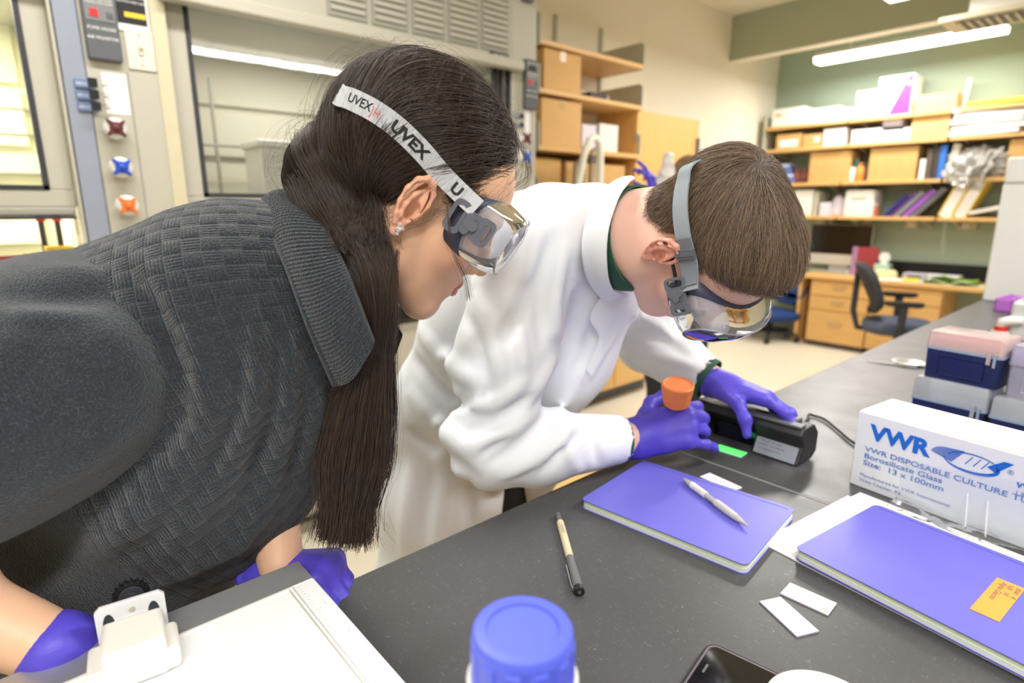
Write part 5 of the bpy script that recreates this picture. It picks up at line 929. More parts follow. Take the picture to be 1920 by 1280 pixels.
def goggles(F0, parent, loc, strap_px, S, width, m_st, lettering=None, slide=None, off=(0, 0, 0)):
    F = Frame.__new__(Frame); F.__dict__.update(F0.__dict__); F.O = F0(*off)
    G = thing('safety_goggles', '', '', (0, 0, 0)); del G['label']; del G['category']; G.parent = parent
    W_ = lambda q: F.many(q) - V(*loc)
    n = 64; ang = np.linspace(0, 2 * PI, n + 1)[:-1]
    def loop(a, bu, bd, y0, wrap, zc=.004, e=.62, nose=0.0):
        c, s_ = np.cos(ang), np.sin(ang); x = a * np.sign(c) * np.abs(c) ** e; z = zc + np.where(s_ > 0, bu, bd) * np.sign(s_) * np.abs(s_) ** e; y = y0 - wrap * x * x
        z = z + nose * np.exp(-(x / .022) ** 2) * (s_ < 0); return np.stack([x, y, z], 1)
    sk = [loop(.076, .036, .040, .070, 7.0, nose=.016), loop(.0795, .039, .043, .078, 6.2, nose=.014), loop(.0805, .040, .044, .088, 6.0, nose=.012), loop(.078, .038, .042, .090, 6.0, nose=.012), loop(.070, .031, .034, .084, 6.2, nose=.012)]
    MB().loft([list(W_(l)) for l in sk], False, False).build('face_skirt', m_skirt, G, smooth=60)
    ls = [loop(.0800, .0395, .0435, .086, 6.0, nose=.010), loop(.0785, .0385, .0425, .104, 5.6, nose=.008), loop(.0750, .0370, .0405, .116, 5.2, nose=.006), loop(.0700, .0335, .0370, .1225, 5.0, nose=.004)]; MB().loft([list(W_(l)) for l in ls], False, False).build('lens_side', m_lensr, G, smooth=60)
    lf = [loop(.0700, .0335, .0370, .1225, 5.0, nose=.004), loop(.052, .026, .028, .126, 5.0), loop(.03, .015, .017, .128, 5.0), loop(.006, .003, .003, .1285, 5.0)]; MB().loft([list(W_(l)) for l in lf], False, True).build('lens', m_lens, G, smooth=60)
    MB().tube(list(W_(loop(.0705, .034, .0375, .1228, 5.0, nose=.004))) + [W_(loop(.0705, .034, .0375, .1228, 5.0, nose=.004))[0]], .0011, 6).build('lens_edge', m_lensr, G, smooth=60)
    # side clips
    for sx in (-1, 1):
        def pl(poly, x0, x1, nm, m, hole=None, par=G):
            mb = MB(); A = [W_([(sx * x0, y, z) for y, z in poly]), W_([(sx * x1, y, z) for y, z in poly])]
            if hole is None: mb.loft([list(a) for a in A])
            else:
                B_ = [W_([(sx * x0, y, z) for y, z in hole]), W_([(sx * x1, y, z) for y, z in hole])]; mb.loft([list(A[0]), list(A[1]), list(B_[1]), list(B_[0]), list(A[0])], False, False)
            return mb.build(nm, m, par, smooth=35)
        rr = lambda cy, cz, w, h, r, k=5: [(cy + a, cz + b) for a, b in rbox_poly(w, h, r, k)]
        pl(rr(.034, .006, .019, .036, .007), .0835, .0870, 'strap_loop', m_gogg, rr(.033, .006, .009, .026, .004)); pl(rr(.054, .006, .026, .026, .007), .0835, .0880, 'clip_plate', m_gogg); pl(rr(.049, .006, .016, .011, .005), .0880, .0910, 'clip_tongue', m_gogg); pl(rr(.046, .012, .010, .010, .0048), .0880, .0905, 'clip_lobe', m_gogg); pl(rr(.046, -.001, .010, .010, .0048), .0880, .0905, 'clip_lobe', m_gogg); pl(rr(.066, .006, .018, .030, .006), .0835, .0885, 'clip_frame', m_gogg, rr(.067, .006, .008, .018, .003))
    # strap: near side from where it is seen, far side mirrored
    near = np.array([F.inv(hit(S, u, v, .0065)) for u, v in strap_px]); near[0] = (.0868, near[0][1], near[0][2]) if near[0][0] < .0868 else near[0]; far = near[::-1] * V(-1, 1, 1); mid = np.array([[0, min(near[-1][1], -.1) - .004, near[-1][2] + .004]])
    pts = np.array(spl(list(near) + list(mid) + list(far), 10)); nr = []
    for i in range(len(pts)):
        t = nrm(pts[min(i + 1, len(pts) - 1)] - pts[max(i - 1, 0)]); o = nrm(pts[i] * V(1, 1, 0) + V(0, .01, 0)); up = nrm(np.cross(o, t)) * (1 if np.cross(o, t)[2] > 0 else -1); o = nrm(np.cross(t, up)); o = o * (1 if o @ (pts[i] - V(0, -.01, .03)) > 0 else -1); nr.append((t, up, o))
    w2, th = width / 2, .0011
    mk = lambda wa, wb, t0, t1: [list(W_([p + u_ * wa + o * t0, p + u_ * wb + o * t0, p + u_ * wb + o * t1, p + u_ * wa + o * t1])) for p, (t, u_, o) in zip(pts, nr)]
    MB().loft(mk(-w2, w2, -th, th)).build('strap', m_st, G, smooth=40)
    if lettering:
        MB().loft(mk(-w2 - .0022, -w2 + .001, -th * 1.2, th * .9)).build('strap_edge', m_strapd, G, smooth=40); MB().loft(mk(w2 - .0006, w2 + .0006, -th * 1.2, th * 1.1)).build('strap_edge', m_strapd, G, smooth=40)
    L_ = np.concatenate([[0], np.cumsum(np.linalg.norm(np.diff(pts, axis=0), axis=1))])
    def on_strap(s, h, lift=.0003):
        i = int(np.clip(np.searchsorted(L_, s) - 1, 0, len(pts) - 2)); a = (s - L_[i]) / (L_[i + 1] - L_[i] + 1e-9); p = pts[i] * (1 - a) + pts[i + 1] * a; u_ = nr[i][1] * (1 - a) + nr[i + 1][1] * a; o = nr[i][2] * (1 - a) + nr[i + 1][2] * a; return p + u_ * h + o * (th + lift)
    for body, s0, size, bold, m, hgt, xs in (lettering or []):
        vs, fs = text_geo(body, size, bold, xs=xs); mesh_obj('strap_lettering', W_([on_strap(s0 - v[0], v[1] + hgt) for v in vs]), fs, m, G)
    if slide:
        for u0, v0, ln, ex, tk, m in slide:
            qq = F.many(pts[: len(pts) // 2]) - CAM0; cc = qq @ _FW; s0 = L_[int(np.argmin((960 + FPX * (qq @ _R) / cc - u0) ** 2 + (640 - FPX * (qq @ _UP) / cc - v0) ** 2))] - ln / 2
            q = [[on_strap(s0 + a * ln, h) + 0 for h in (-w2 - ex, w2 + ex)] for a in np.linspace(0, 1, 5)]; q2 = [[on_strap(s0 + a * ln, h, tk) for h in (-w2 - ex, w2 + ex)] for a in np.linspace(0, 1, 5)]
            MB().loft([list(W_([a[0], a[1], b[1], b[0]])) for a, b in zip(q, q2)]).build('strap_slide', m, G, smooth=30)
    def s_at(u, v):
        q = F.many(pts[: len(pts) // 2]) - CAM0; c = q @ _FW; d = (960 + FPX * (q @ _R) / c - u) ** 2 + (640 - FPX * (q @ _UP) / c - v) ** 2; return L_[int(np.argmin(d))]
    def put(body, u, v, size, bold, m, hgt, xs=1.0):
        vs, fs = text_geo(body, size, bold, xs=xs); s0 = s_at(u, v); mesh_obj('strap_lettering', W_([on_strap(s0 - v_[0], v_[1] + hgt) for v_ in vs]), fs, m, G)
    return G, put
def flow(S, p, target, steps, h, level, jitter=0.0, seed=0, dirs=None):
    """hair strands creeping over a surface towards a point; p (n,3) -> (n, steps, 3)"""
    r = np.random.default_rng(seed); out = []; p = p.copy(); n = len(p); jit = r.normal(size=(n, 3)) * jitter
    for k in range(steps):
        g = S.grad(p, S.vox * 1.5); dd = S.sample(p) - level; p = p - g * np.clip(dd, -.01, .01)[:, None]; out.append(p.copy()); v = (target - p) if dirs is None else dirs(p); v = v / (np.linalg.norm(v, axis=1, keepdims=True) + 1e-9); v = v + jit; v = v - g * (v * g).sum(1, keepdims=True); v = v / (np.linalg.norm(v, axis=1, keepdims=True) + 1e-9); st = h if np.isscalar(h) else h[:, None]
        if dirs is None: st = np.minimum(st, np.linalg.norm(target - p, axis=1, keepdims=True) * .5)
        p = p + v * st
    return np.stack(out, 1)
# ================================================================== WOMAN IN THE KNITTED PULLOVER
GF = Frame(30.2, 20.7, 13.8, (778, 394), .565, .95)
GL = (-.85, .10, 0.0)
m_skin1 = skin_mat('skin_tan', (226, 182, 152))
_t = time.time()
# ---- body: head, neck, torso core, arms in one mesh
S = SDF(np.min([GF(0, 0, 0)], 0) - .17, np.max([GF(0, 0, 0)], 0) + .17, .002); head_sdf(S, GF)
nk0, nk1 = GF(0, -.030, -.045), P(575, 560, .66); S.cone(nk0, nk1, .050 * .92, .054, .03); S.smooth(1); gh = S.mesh(); GHEAD = S
B = SDF((-1.25, -.35, .85), (-.35, .45, 1.42), .006); B.cone(P(600, 520, .645), P(560, 590, .68), .045, .05, .02); B.chain([P(520, 640, .67), P(400, 800, .71), P(280, 960, .78), P(150, 1130, .88)], [.07, .085, .09, .09], .05)
rsh, rel, rwr = P(200, 640, .585), P(-150, 1110, .50), P(120, 1222, .512); lsh, lel, lwr = P(560, 700, .74), P(500, 880, .735), P(527, 1058, .672)
B.chain([P(470, 640, .66), rsh, P(-60, 900, .53), rel, rwr], [.06, .05, .042, .035, .027], .03); B.chain([P(520, 640, .68), lsh, lel, lwr], [.05, .045, .034, .025], .03); gb = B.mesh()
GP, GQ = join_np([gh, gb, ear_mesh(GF, 1, .74, -.003, .001), ear_mesh(GF, -1, .74, -.003, .001)])
_q = GF.inv(GP); girl = np_mesh('person', GP, GQ, m_skin1, loc=GL, attrs={'blush': .35 * np.exp(-((np.abs(_q[:, 0]) - .045) / .025) ** 2 - ((_q[:, 1] - .065) / .03) ** 2 - ((_q[:, 2] + .02) / .025) ** 2) + .3 * (np.arange(len(GP)) >= len(gh[0]) + len(gb[0])) * np.clip((np.abs(_q[:, 0]) - .068) / .01, 0, 1)}); girl.location = GL
tag(girl, 'dark haired woman in charcoal knit pullover and safety goggles leaning over the bench to watch', 'person')
# lips and eyes
def eye(F, par, loc, iris):
    for sx in (-1, 1):
        e = F(sx * .031, .0785, .010); o = MB(); n = 14; rings = []
        for k in range(1, 10):
            a = PI * k / 10; rings.append([F(sx * .031 + .0122 * math.sin(a) * math.cos(b), .0788 + .0122 * math.cos(a), .010 + .0122 * math.sin(a) * math.sin(b)) - V(*loc) for b in np.linspace(0, 2 * PI, n + 1)[:-1]])
        o.loft(rings).build('eye', mat('eye_white', (232, 228, 222), .2), par, smooth=180)
        ring = lambda r, y: [F(sx * .031 + r * math.cos(b), y, .008 + r * math.sin(b)) - V(*loc) for b in np.linspace(0, 2 * PI, n + 1)[:-1]]
        MB().loft([ring(.0056, .0902), ring(.0030, .0914), ring(.0028, .0914)]).build('iris', iris, par, smooth=60)
eye(GF, girl, GL, mat('brown_iris', (56, 36, 26), .2))
lp = MB(); 
for sx in (0,):
    for zc, r in ((-.0568, .0052), (-.0680, .0062)): lp.tube([GF(x, .0965 - .0085 * (abs(x) / .022) ** 2 - (.0014 if zc < -.06 else 0), zc + (-.0035 if zc > -.06 else .0045) * (abs(x) / .021) ** 2 + (-.0012 if abs(x) < .003 and zc > -.06 else 0)) - V(*GL) for x in np.linspace(-.021, .021, 13)], [r * (.25 + .75 * math.sqrt(max(0, 1 - (abs(x) / .0215) ** 2))) for x in np.linspace(-.021, .021, 13)], 10)
lp.build('lips', mat('lip_rose', (198, 112, 104), .4), girl, smooth=180)
# ---- pullover: torso mesh, sleeves, ribbed collar
def knit_mat():
    m = mat('charcoal_wool', (37, 45, 55), .95, var=.6, scale=420, sheen=.35, spec=.15); nt = m.node_tree; N, L = nt.nodes, nt.links; b = N['Principled BSDF']; b.inputs['Sheen Roughness'].default_value = .5
    at = N.new('ShaderNodeAttribute'); at.attribute_name = 'knit'; wv = N.new('ShaderNodeAttribute'); wv.attribute_name = 'weave'; sx = N.new('ShaderNodeSeparateXYZ'); L.new(at.outputs['Vector'], sx.inputs[0])
    def M(op, a, b_=None):
        n = N.new('ShaderNodeMath'); n.operation = op
        for i, x in enumerate((a, b_)):
            if x is None: continue
            if isinstance(x, (int, float)): n.inputs[i].default_value = x
            else: L.new(x, n.inputs[i])
        return n.outputs[0]
    c = .0160; a = M('DIVIDE', sx.outputs[0], c); bb = M('DIVIDE', sx.outputs[1], c * .80); ia, ib = M('FLOOR', a), M('FLOOR', bb); fa, fb = M('FRACT', a), M('FRACT', bb)
    par = M('MODULO', M('ABSOLUTE', M('ADD', ia, ib)), 2.0); prof = lambda f: M('POWER', M('SINE', M('MULTIPLY', f, PI)), .45); ha, hb = prof(fa), prof(fb)
    ribs = lambda f: M('MULTIPLY', M('SINE', M('MULTIPLY', f, 2 * PI * 5)), .10)
    h0 = M('ADD', M('MULTIPLY', hb, M('ADD', M('MULTIPLY', ha, .35), .65)), ribs(fa)); h1 = M('ADD', M('MULTIPLY', ha, M('ADD', M('MULTIPLY', hb, .35), .65)), ribs(fb)); mx = N.new('ShaderNodeMix'); L.new(par, mx.inputs[0]); L.new(h0, mx.inputs[2]); L.new(h1, mx.inputs[3]); h = M('MULTIPLY', mx.outputs[0], wv.outputs['Fac'])
    tc = N.new('ShaderNodeTexCoord'); n1 = N.new('ShaderNodeTexNoise'); n1.inputs['Scale'].default_value = 420; n1.inputs['Detail'].default_value = 5; n1.inputs['Roughness'].default_value = .7; L.new(tc.outputs['Object'], n1.inputs['Vector'])
    n2 = N.new('ShaderNodeTexWave'); n2.inputs['Scale'].default_value = 110; n2.inputs['Distortion'].default_value = 9; n2.inputs['Detail'].default_value = 2; n2.inputs['Detail Scale'].default_value = 3; L.new(at.outputs['Vector'], n2.inputs['Vector'])
    hh = M('ADD', M('ADD', h, M('MULTIPLY', n1.outputs['Fac'], .55)), M('MULTIPLY', n2.outputs['Fac'], .16)); bp = N.new('ShaderNodeBump'); bp.inputs['Strength'].default_value = .9; bp.inputs['Distance'].default_value = .0042; L.new(hh, bp.inputs['Height']); L.new(bp.outputs[0], b.inputs['Normal'])
    # paler heather flecks scattered at random through the yarn
    cr = b.inputs['Base Color'].links[0].from_socket; m2 = N.new('ShaderNodeMix'); m2.data_type = 'RGBA'; m2.inputs['B'].default_value = lin((92, 104, 118)) + (1,); n3 = N.new('ShaderNodeTexNoise'); n3.inputs['Scale'].default_value = 560; n3.inputs['Detail'].default_value = 4; L.new(tc.outputs['Object'], n3.inputs['Vector']); r3 = N.new('ShaderNodeMapRange'); r3.inputs['From Min'].default_value = .55; r3.inputs['From Max'].default_value = .75; r3.inputs['To Max'].default_value = .55; L.new(n3.outputs['Fac'], r3.inputs['Value']); L.new(r3.outputs[0], m2.inputs['Factor']); L.new(cr, m2.inputs['A']); L.new(m2.outputs['Result'], b.inputs['Base Color'])
    return m
m_wool = knit_mat()
S = SDF((-1.30, -.45, .80), (-.33, .42, 1.46), .0045)
S.chain([P(505, 560, .655), P(455, 660, .665), P(340, 830, .70), P(220, 1000, .75), P(60, 1180, .84)], [.092, .118, .140, .150, .155], .05)
S.chain([P(540, 500, .65), P(400, 560, .63), P(250, 640, .63), P(100, 720, .68), P(-60, 800, .78)], [.060, .085, .090, .11, .13], .06)      # shoulder girdle and back
S.chain([P(560, 640, .67), P(542, 760, .69), P(500, 880, .70), P(448, 990, .70)], [.055, .060, .054, .048], .05)                            # front hanging down
S.chain([P(520, 620, .72), P(500, 760, .76), P(484, 880, .75)], [.07, .056, .038], .04)
folds(S, [((478, 600), (420, 900), .011, .011, -.10), ((420, 900), (300, 1010), .014, .008, -.06), ((535, 620), (500, 940), .011, .011, -.08), ((500, 940), (440, 1040), .013, .007), ((588, 690), (570, 880), .010, .008, -.05), ((410, 720), (350, 880), .012, .006, -.1), ((340, 900), (180, 1040), .016, .007), ((470, 1010), (300, 1100), .014, .006),
          ((508, 610), (462, 900), .009, -.008, -.09), ((563, 660), (535, 900), .009, -.008, -.07), ((450, 620), (395, 880), .009, -.006, -.1), ((400, 930), (240, 1050), .012, -.006)])
SEAM_PX = [(255, 525), (296, 580), (328, 645), (345, 715), (340, 780), (312, 835), (262, 880)]
def seam(S):
    A = [hit(S, *x) for x in SEAM_PX]
    for i in range(len(A) - 1):
        m_ = (A[i] - A[i + 1]) * .45; S.fold(A[i] + m_, A[i + 1] - m_, .0075, -.010)
    A = [hit(S, x[0] + 26, x[1] - 4) for x in SEAM_PX]
    for i in range(len(A) - 1):
        m_ = (A[i] - A[i + 1]) * .45; S.fold(A[i] + m_, A[i + 1] - m_, .009, .006)
seam(S)
wrinkle(S, .0018, 26, 5); S.smooth(1); GT = S; p, q = S.mesh()
ax = nrm(.93 * _R + .30 * _UP + .1 * _FW); c0 = P(470, 660, .68); rel_ = p - c0; a_ = rel_ @ ax; e1 = nrm(_UP - ax * (_UP @ ax)); e2 = np.cross(ax, e1); b_ = np.arctan2(rel_ @ e1, -(rel_ @ e2) * -1) * .135
uv = np.array([pix(x) for x in p[::1]]) if len(p) < 60000 else np.stack([960 + FPX * ((p - CAM0) @ _R) / ((p - CAM0) @ _FW), 640 - FPX * ((p - CAM0) @ _UP) / ((p - CAM0) @ _FW)], 1)
we = np.clip((a_ + .17) / .02, 0, 1) * np.clip((b_ + .40) / .12, .25, 1)
np_mesh('pullover', p, q, m_wool, girl, attrs={'knit': np.stack([a_, b_, a_ * 0], 1), 'weave': we}, loc=GL)
# near sleeve with its seam roll
S = SDF((-1.10, -.50, .86), (-.42, .25, 1.40), .0045)
S.chain([P(262, 640, .612), P(170, 690, .575), P(30, 755, .535), P(-120, 830, .50), P(-260, 890, .49)], [.086, .092, .092, .086, .08], .05); S.ell(P(120, 640, .60), (.10, .10, .085), k=.05); S.chain([P(290, 560, .60), P(325, 680, .60), P(290, 800, .62)], [.028, .030, .028], .04)
folds(S, [((0, 545), (200, 560), .014, -.010, .05), ((20, 575), (170, 580), .012, .007), ((190, 600), (262, 780), .022, .007, -.1), ((60, 640), (40, 800), .02, -.005), ((100, 900), (250, 800), .012, .007), ((90, 500), (230, 520), .012, .005)])
seam(S)
wrinkle(S, .0018, 24, 8); S.smooth(1); GS = S; p, q = S.mesh(); rel_ = p - c0
np_mesh('pullover_sleeve', p, q, m_wool, girl, attrs={'knit': np.stack([rel_ @ ax, rel_ @ e1, rel_ @ e2], 1), 'weave': np.zeros(len(p))}, loc=GL)
# far sleeve, mostly hidden by the chest
S = SDF((-.85, -.05, .95), (-.35, .45, 1.30), .006); S.chain([P(530, 640, .74), P(500, 800, .765), P(484, 890, .765)], [.07, .058, .042], .03); p, q = S.mesh(); np_mesh('pullover_sleeve', p, q, m_wool, girl, attrs={'knit': p - c0, 'weave': np.zeros(len(p))}, loc=GL)
# ribbed open turtle collar
rim = [P(*a) for a in ((702, 640, .560), (672, 560, .548), (640, 480, .556), (600, 405, .59), (575, 372, .64), (625, 430, .70), (690, 520, .70), (752, 622, .665))]
basec = [P(*a) for a in ((628, 712, .592), (584, 610, .560), (543, 500, .566), (507, 425, .60), (488, 396, .645), (530, 440, .74), (610, 560, .75), (690, 690, .70))]
def collar(rim, basec, ribs, amp, thick, rows=14):
    nn = 110 * 6; A = np.array(spl(rim, 40)); Bc = np.array(spl(basec, 40)); t = np.linspace(0, len(A) - 1, ribs * 6); ii = np.minimum(t.astype(int), len(A) - 2); f = (t - ii)[:, None]; A = A[ii] * (1 - f) + A[ii + 1] * f; Bc = Bc[ii] * (1 - f) + Bc[ii + 1] * f; cen = (A.mean(0) + Bc.mean(0)) / 2; axd = nrm(A.mean(0) - Bc.mean(0))
    loops = []
    for side in (1, 0):
        for r in (range(rows) if side else reversed(range(rows))):
            s = r / (rows - 1); q = Bc * (1 - s) + A * s; o = q - cen; o = o - np.outer(o @ axd, axd); o = o / np.linalg.norm(o, axis=1, keepdims=True); bul = .010 * math.sin(PI * min(1, s * 1.1)) ; rb = amp * np.abs(np.sin(np.arange(len(q)) * PI / 6)) ; rr = bul + (thick if side else 0) + (rb if side else 0) - (.003 * (s > .95)); loops.append(q + o * (rr[:, None] if hasattr(rr, 'shape') and np.ndim(rr) else rr))
    return loops
lo_ = collar(rim, basec, 112, .0016, .006); nv = len(lo_[0]); vs = np.concatenate(lo_); k = len(lo_); fs = []
for i in range(k - 1):
    for j in range(nv - 1): fs.append((i * nv + j, i * nv + j + 1, (i + 1) * nv + j + 1, (i + 1) * nv + j))
fs = np.array(fs); o = np_mesh('ribbed_collar', vs, fs, m_wool, girl, attrs={'knit': vs - c0, 'weave': np.zeros(len(vs))}, loc=GL)
# collar seam roll
MB().tube([x - V(*GL) for x in spl([b + nrm(b - P(600, 560, .66)) * .006 for b in basec], 8)], .0042, 8).build('collar_seam', m_wool, girl, smooth=180)
# wool fuzz standing off the pullover
fz = []
r_ = np.random.default_rng(3)
for S_, n_ in ((GT, 5200), (GS, 3200)):
    u_ = np.stack([r_.uniform(0, 620, n_), r_.uniform(400, 1180, n_)], 1); 
    for_ = []
    F_ = S_.F; idx = np.argwhere(np.abs(F_) < S_.vox * .6); sel = idx[r_.integers(0, len(idx), n_)]; pp = S_.lo + sel * S_.vox + r_.uniform(-.5, .5, (n_, 3)) * S_.vox; g = S_.grad(pp); pp = pp - g * S_.sample(pp)[:, None]; t1 = r_.normal(size=(n_, 3)); t1 -= g * (t1 * g).sum(1, keepdims=True); t1 /= np.linalg.norm(t1, axis=1, keepdims=True); l = r_.uniform(.003, .009, (n_, 1)); fz.append(np.stack([pp, pp + t1 * l * .5 + g * .0012, pp + t1 * l + g * r_.uniform(.0, .002, (n_, 1))], 1))
fz = np.concatenate(fz); o = strands('wool_fuzz', fz, .00006, hair_mat('wool_fibre', (66, 74, 84), (118, 126, 136), .8), girl, GL); o['kind'] = 'stuff'
# ---- gloves
S = SDF(P(590, 1080, .66) - .14, P(590, 1080, .66) + .14, .0022)
W0 = P(512, 1070, .685); hand_sdf(S, W0 + 0, P(576, 1066, .668) - W0, .75 * _UP + .45 * _R - .3 * _FW, False, [(66, 66, 40), (70, 68, 42), (72, 68, 42), (74, 66, 40)], [(.7, .5, -.3), (.4, .6, -.7), (.1, .5, -.9)], s=.84); cuff_sdf(S, W0, P(576, 1066, .668) - W0, _UP, .84, back=.03); wrinkle(S, .0010, 90, 3); S.smooth(1); p, q = S.mesh(); np_mesh('glove', p, q, m_glove, girl, loc=GL)
S = SDF(rwr - .17, rwr + .17, .0026); rwr = P(150, 1246, .526); dW = V(-.01, .075, -.035); hand_sdf(S, rwr, dW, .9 * _UP - .4 * _FW, True, [(40, 50, 30)] * 4, [(.7, .6, -.3), (.3, .8, -.5), (0, .8, -.6)], s=.86); S.cone(P(112, 1218, .514), P(165, 1252, .53), .0335, .033, .01); wrinkle(S, .0010, 90, 4); S.smooth(1); p, q = S.mesh(); np_mesh('glove', p, q, m_glove, girl, loc=GL)
# ---- hair: a dense core that follows the head, and strands combed back to the nape and hanging down past the collar
HB = SDF(P(700, 500, .6) - .36, P(700, 500, .6) + .36, .0035); s_ = GF.s
HB.ell(GF(0, -.016, .056), V(.0785, .100, .090) * s_, GF.M, .01); HB.ell(GF(0, -.070, .045), V(.064, .048, .060) * s_, GF.M, .03)
n_ = nrm(GF.M @ V(0, .86, -.50)); HB.cut(GF(0, .036, .0), n_, .012)
HB.sl  # tail
tail = [P(*a) for a in ((622, 330, .605), (636, 385, .600), (672, 445, .584), (700, 515, .574), (708, 590, .578), (700, 655, .600), (680, 760, .622), (664, 860, .632), (652, 950, .636), (645, 1010, .638))]; tr = [.046, .036, .024, .016, .015, .016, .026, .029, .022, .010]
HB.chain(tail, [x * .72 for x in tr], .012); HB.cone(P(595, 315, .615), P(578, 335, .63), .034, .028, .03)
HB.ell(GF(.080, .004, .004), V(.040, .030, .040) * s_, GF.M, .008, 'sub'); HB.ell(GF(.075, .035, -.02), V(.05, .04, .05) * s_, GF.M, .008, 'sub')
# far half of the back of the head falls the same way
HB.smooth(1); p, q = HB.mesh(); keep = None
m_hcore = mat('dark_brown_hair_core', (34, 27, 24), .9, spec=.1, var=.3, scale=40, stretch=(6, 6, 1)); np_mesh('hair_core', p, q, m_hcore, girl, loc=GL)
m_hair1 = hair_mat('dark_brown_hair', (24, 19, 18), (76, 59, 48), .34)
r_ = np.random.default_rng(11); idx = np.argwhere(np.abs(HB.F) < HB.vox * .7); pos = HB.lo + idx * HB.vox; loc_ = GF.inv(pos); onhead = (loc_[:, 2] > -.02) & (np.linalg.norm(loc_ - V(0, -.02, .05), axis=1) < .150); roots = pos[onhead]; sel = roots[r_.integers(0, len(roots), 15000)] + r_.uniform(-.5, .5, (15000, 3)) * HB.vox
lv = r_.uniform(-.0005, .0045, 15000) * r_.uniform(.3, 1, 15000) + .0022 * fuzz(GF.inv(sel) * V(1, .35, 1), 170, 9); Gp = P(668, 448, .572)
def gdir(pw):
    q = GF.inv(pw); d = Gp - pw; d = d / (np.linalg.norm(d, axis=1, keepdims=True) + 1e-9); return d - 1.05 * np.clip((q[:, 2:3] + .01) / .10, 0, 1) * np.clip((q[:, 1:2] + .10) / .06, 0, 1) * GF.f
st = flow(HB, sel, Gp, 22, .0095, lv, .08, 1, dirs=gdir); near = np.linalg.norm(st - Gp, axis=2); cut_ = np.argmin(near, axis=1)
Ct = np.array(spl(tail, 6)); Rt = np.interp(np.linspace(0, 1, len(Ct)), np.linspace(0, 1, len(tr)), tr[:-1] + [.026]); s0_ = int(np.argmin(np.linalg.norm(Ct - Gp, axis=1)))
Tt = np.gradient(Ct, axis=0); Tt /= np.linalg.norm(Tt, axis=1, keepdims=True); M1 = np.cross(Tt, _FW); M1 /= np.linalg.norm(M1, axis=1, keepdims=True); M2 = np.cross(Tt, M1)
n_s = len(sel); full = np.zeros((n_s, 40, 3)); ph_ = r_.uniform(0, 6.28, n_s); rad_ = np.sqrt(r_.uniform(.2, 1.2, n_s)); le_ = r_.uniform(.15, .95, n_s)
for i_ in range(n_s):
    c_ = max(2, min(21, int(cut_[i_]))); head_ = st[i_, :c_ + 1]; e_ = head_[-1]; m_ = 40 - len(head_)
    if near[i_, c_] < .05:
        x_ = s0_ + 1 + (len(Ct) - 2 - s0_) * le_[i_] * np.linspace(.06, 1, m_); k_ = np.clip(x_.astype(int), 0, len(Ct) - 1); w_ = np.linspace(0, 1, m_)[:, None] ** .6; off_ = (M1[k_] * math.cos(ph_[i_]) + M2[k_] * math.sin(ph_[i_]) * .75) * rad_[i_] * Rt[k_][:, None]; full[i_] = np.concatenate([head_, Ct[k_] + off_ * w_ + (e_ - Ct[s0_]) * (1 - w_)])
    else:
        x_ = np.linspace(0, len(head_) - 1, 40); k_ = np.minimum(x_.astype(int), len(head_) - 2); f_2 = (x_ - k_)[:, None]; full[i_] = head_[k_] * (1 - f_2) + head_[k_ + 1] * f_2
full += .0006 * r_.normal(size=(n_s, 1, 3)); strands('hair', full, np.linspace(1, .7, 40) * .00019, m_hair1, girl, GL)
def tail_strands(n, seed, guides, radii, k=34, flat=.75, wild=.0, l0=.62):
    r = np.random.default_rng(seed); C = np.array(spl(guides, 6)); R_ = np.interp(np.linspace(0, 1, len(C)), np.linspace(0, 1, len(radii)), radii); T = np.gradient(C, axis=0); T /= np.linalg.norm(T, axis=1, keepdims=True); N1 = np.cross(T, _FW); N1 /= np.linalg.norm(N1, axis=1, keepdims=True); N2 = np.cross(T, N1)
    th = r.uniform(0, 2 * PI, n); rad = np.sqrt(r.uniform(.25, 1.15, n)); a, b = rad * np.cos(th), rad * np.sin(th) * flat; ln = l0 + (1.03 - l0) * r.uniform(0, 1, n) ** .8; st0 = r.uniform(0, .18, n); s = st0[:, None] + (ln - st0)[:, None] * np.linspace(0, 1, k)[None]; x = s * (len(C) - 1); i = np.clip(x.astype(int), 0, len(C) - 2); f = (x - i)[..., None]
    L = lambda A: A[i] * (1 - f) + A[i + 1] * f
    rr = (R_[i] * (1 - f[..., 0]) + R_[i + 1] * f[..., 0])[..., None]; tw = 1.0 + .25 * s * r.normal(size=(n, 1)); pth = L(C) + L(N1) * rr * (a[:, None] * tw)[..., None] + L(N2) * rr * (b[:, None] * tw)[..., None]
    ph = r.uniform(0, 6.28, (n, 3)); pth += (wild + .0035) * (s ** 1.5)[..., None] * np.sin(s[..., None] * r.uniform(6, 15, (n, 1, 1)) + ph[:, None, :]); return pth
strands('hair', tail_strands(9000, 5, tail, [x * 1.06 for x in tr[:-1]] + [.026]), .00018, m_hair1, girl, GL)
strands('stray_hair', np.concatenate([tail_strands(500, 6, tail, [x * 1.25 for x in tr[:-1]] + [.04], wild=.004), flow(HB, sel[:350], Gp, 34, .0085, .010 + .012 * r_.uniform(0, 1, 350) ** 2, .28, 2)]), .00007, m_hair1, girl, GL)
def wisp(ptsl, n, seed, sp=.0016): r = np.random.default_rng(seed); C = np.array(spl([P(*a) for a in ptsl], 8)); o = r.normal(size=(n, 1, 3)) * sp; gr = np.linspace(.3, 1.6, len(C))[None, :, None]; return C[None] + o * gr
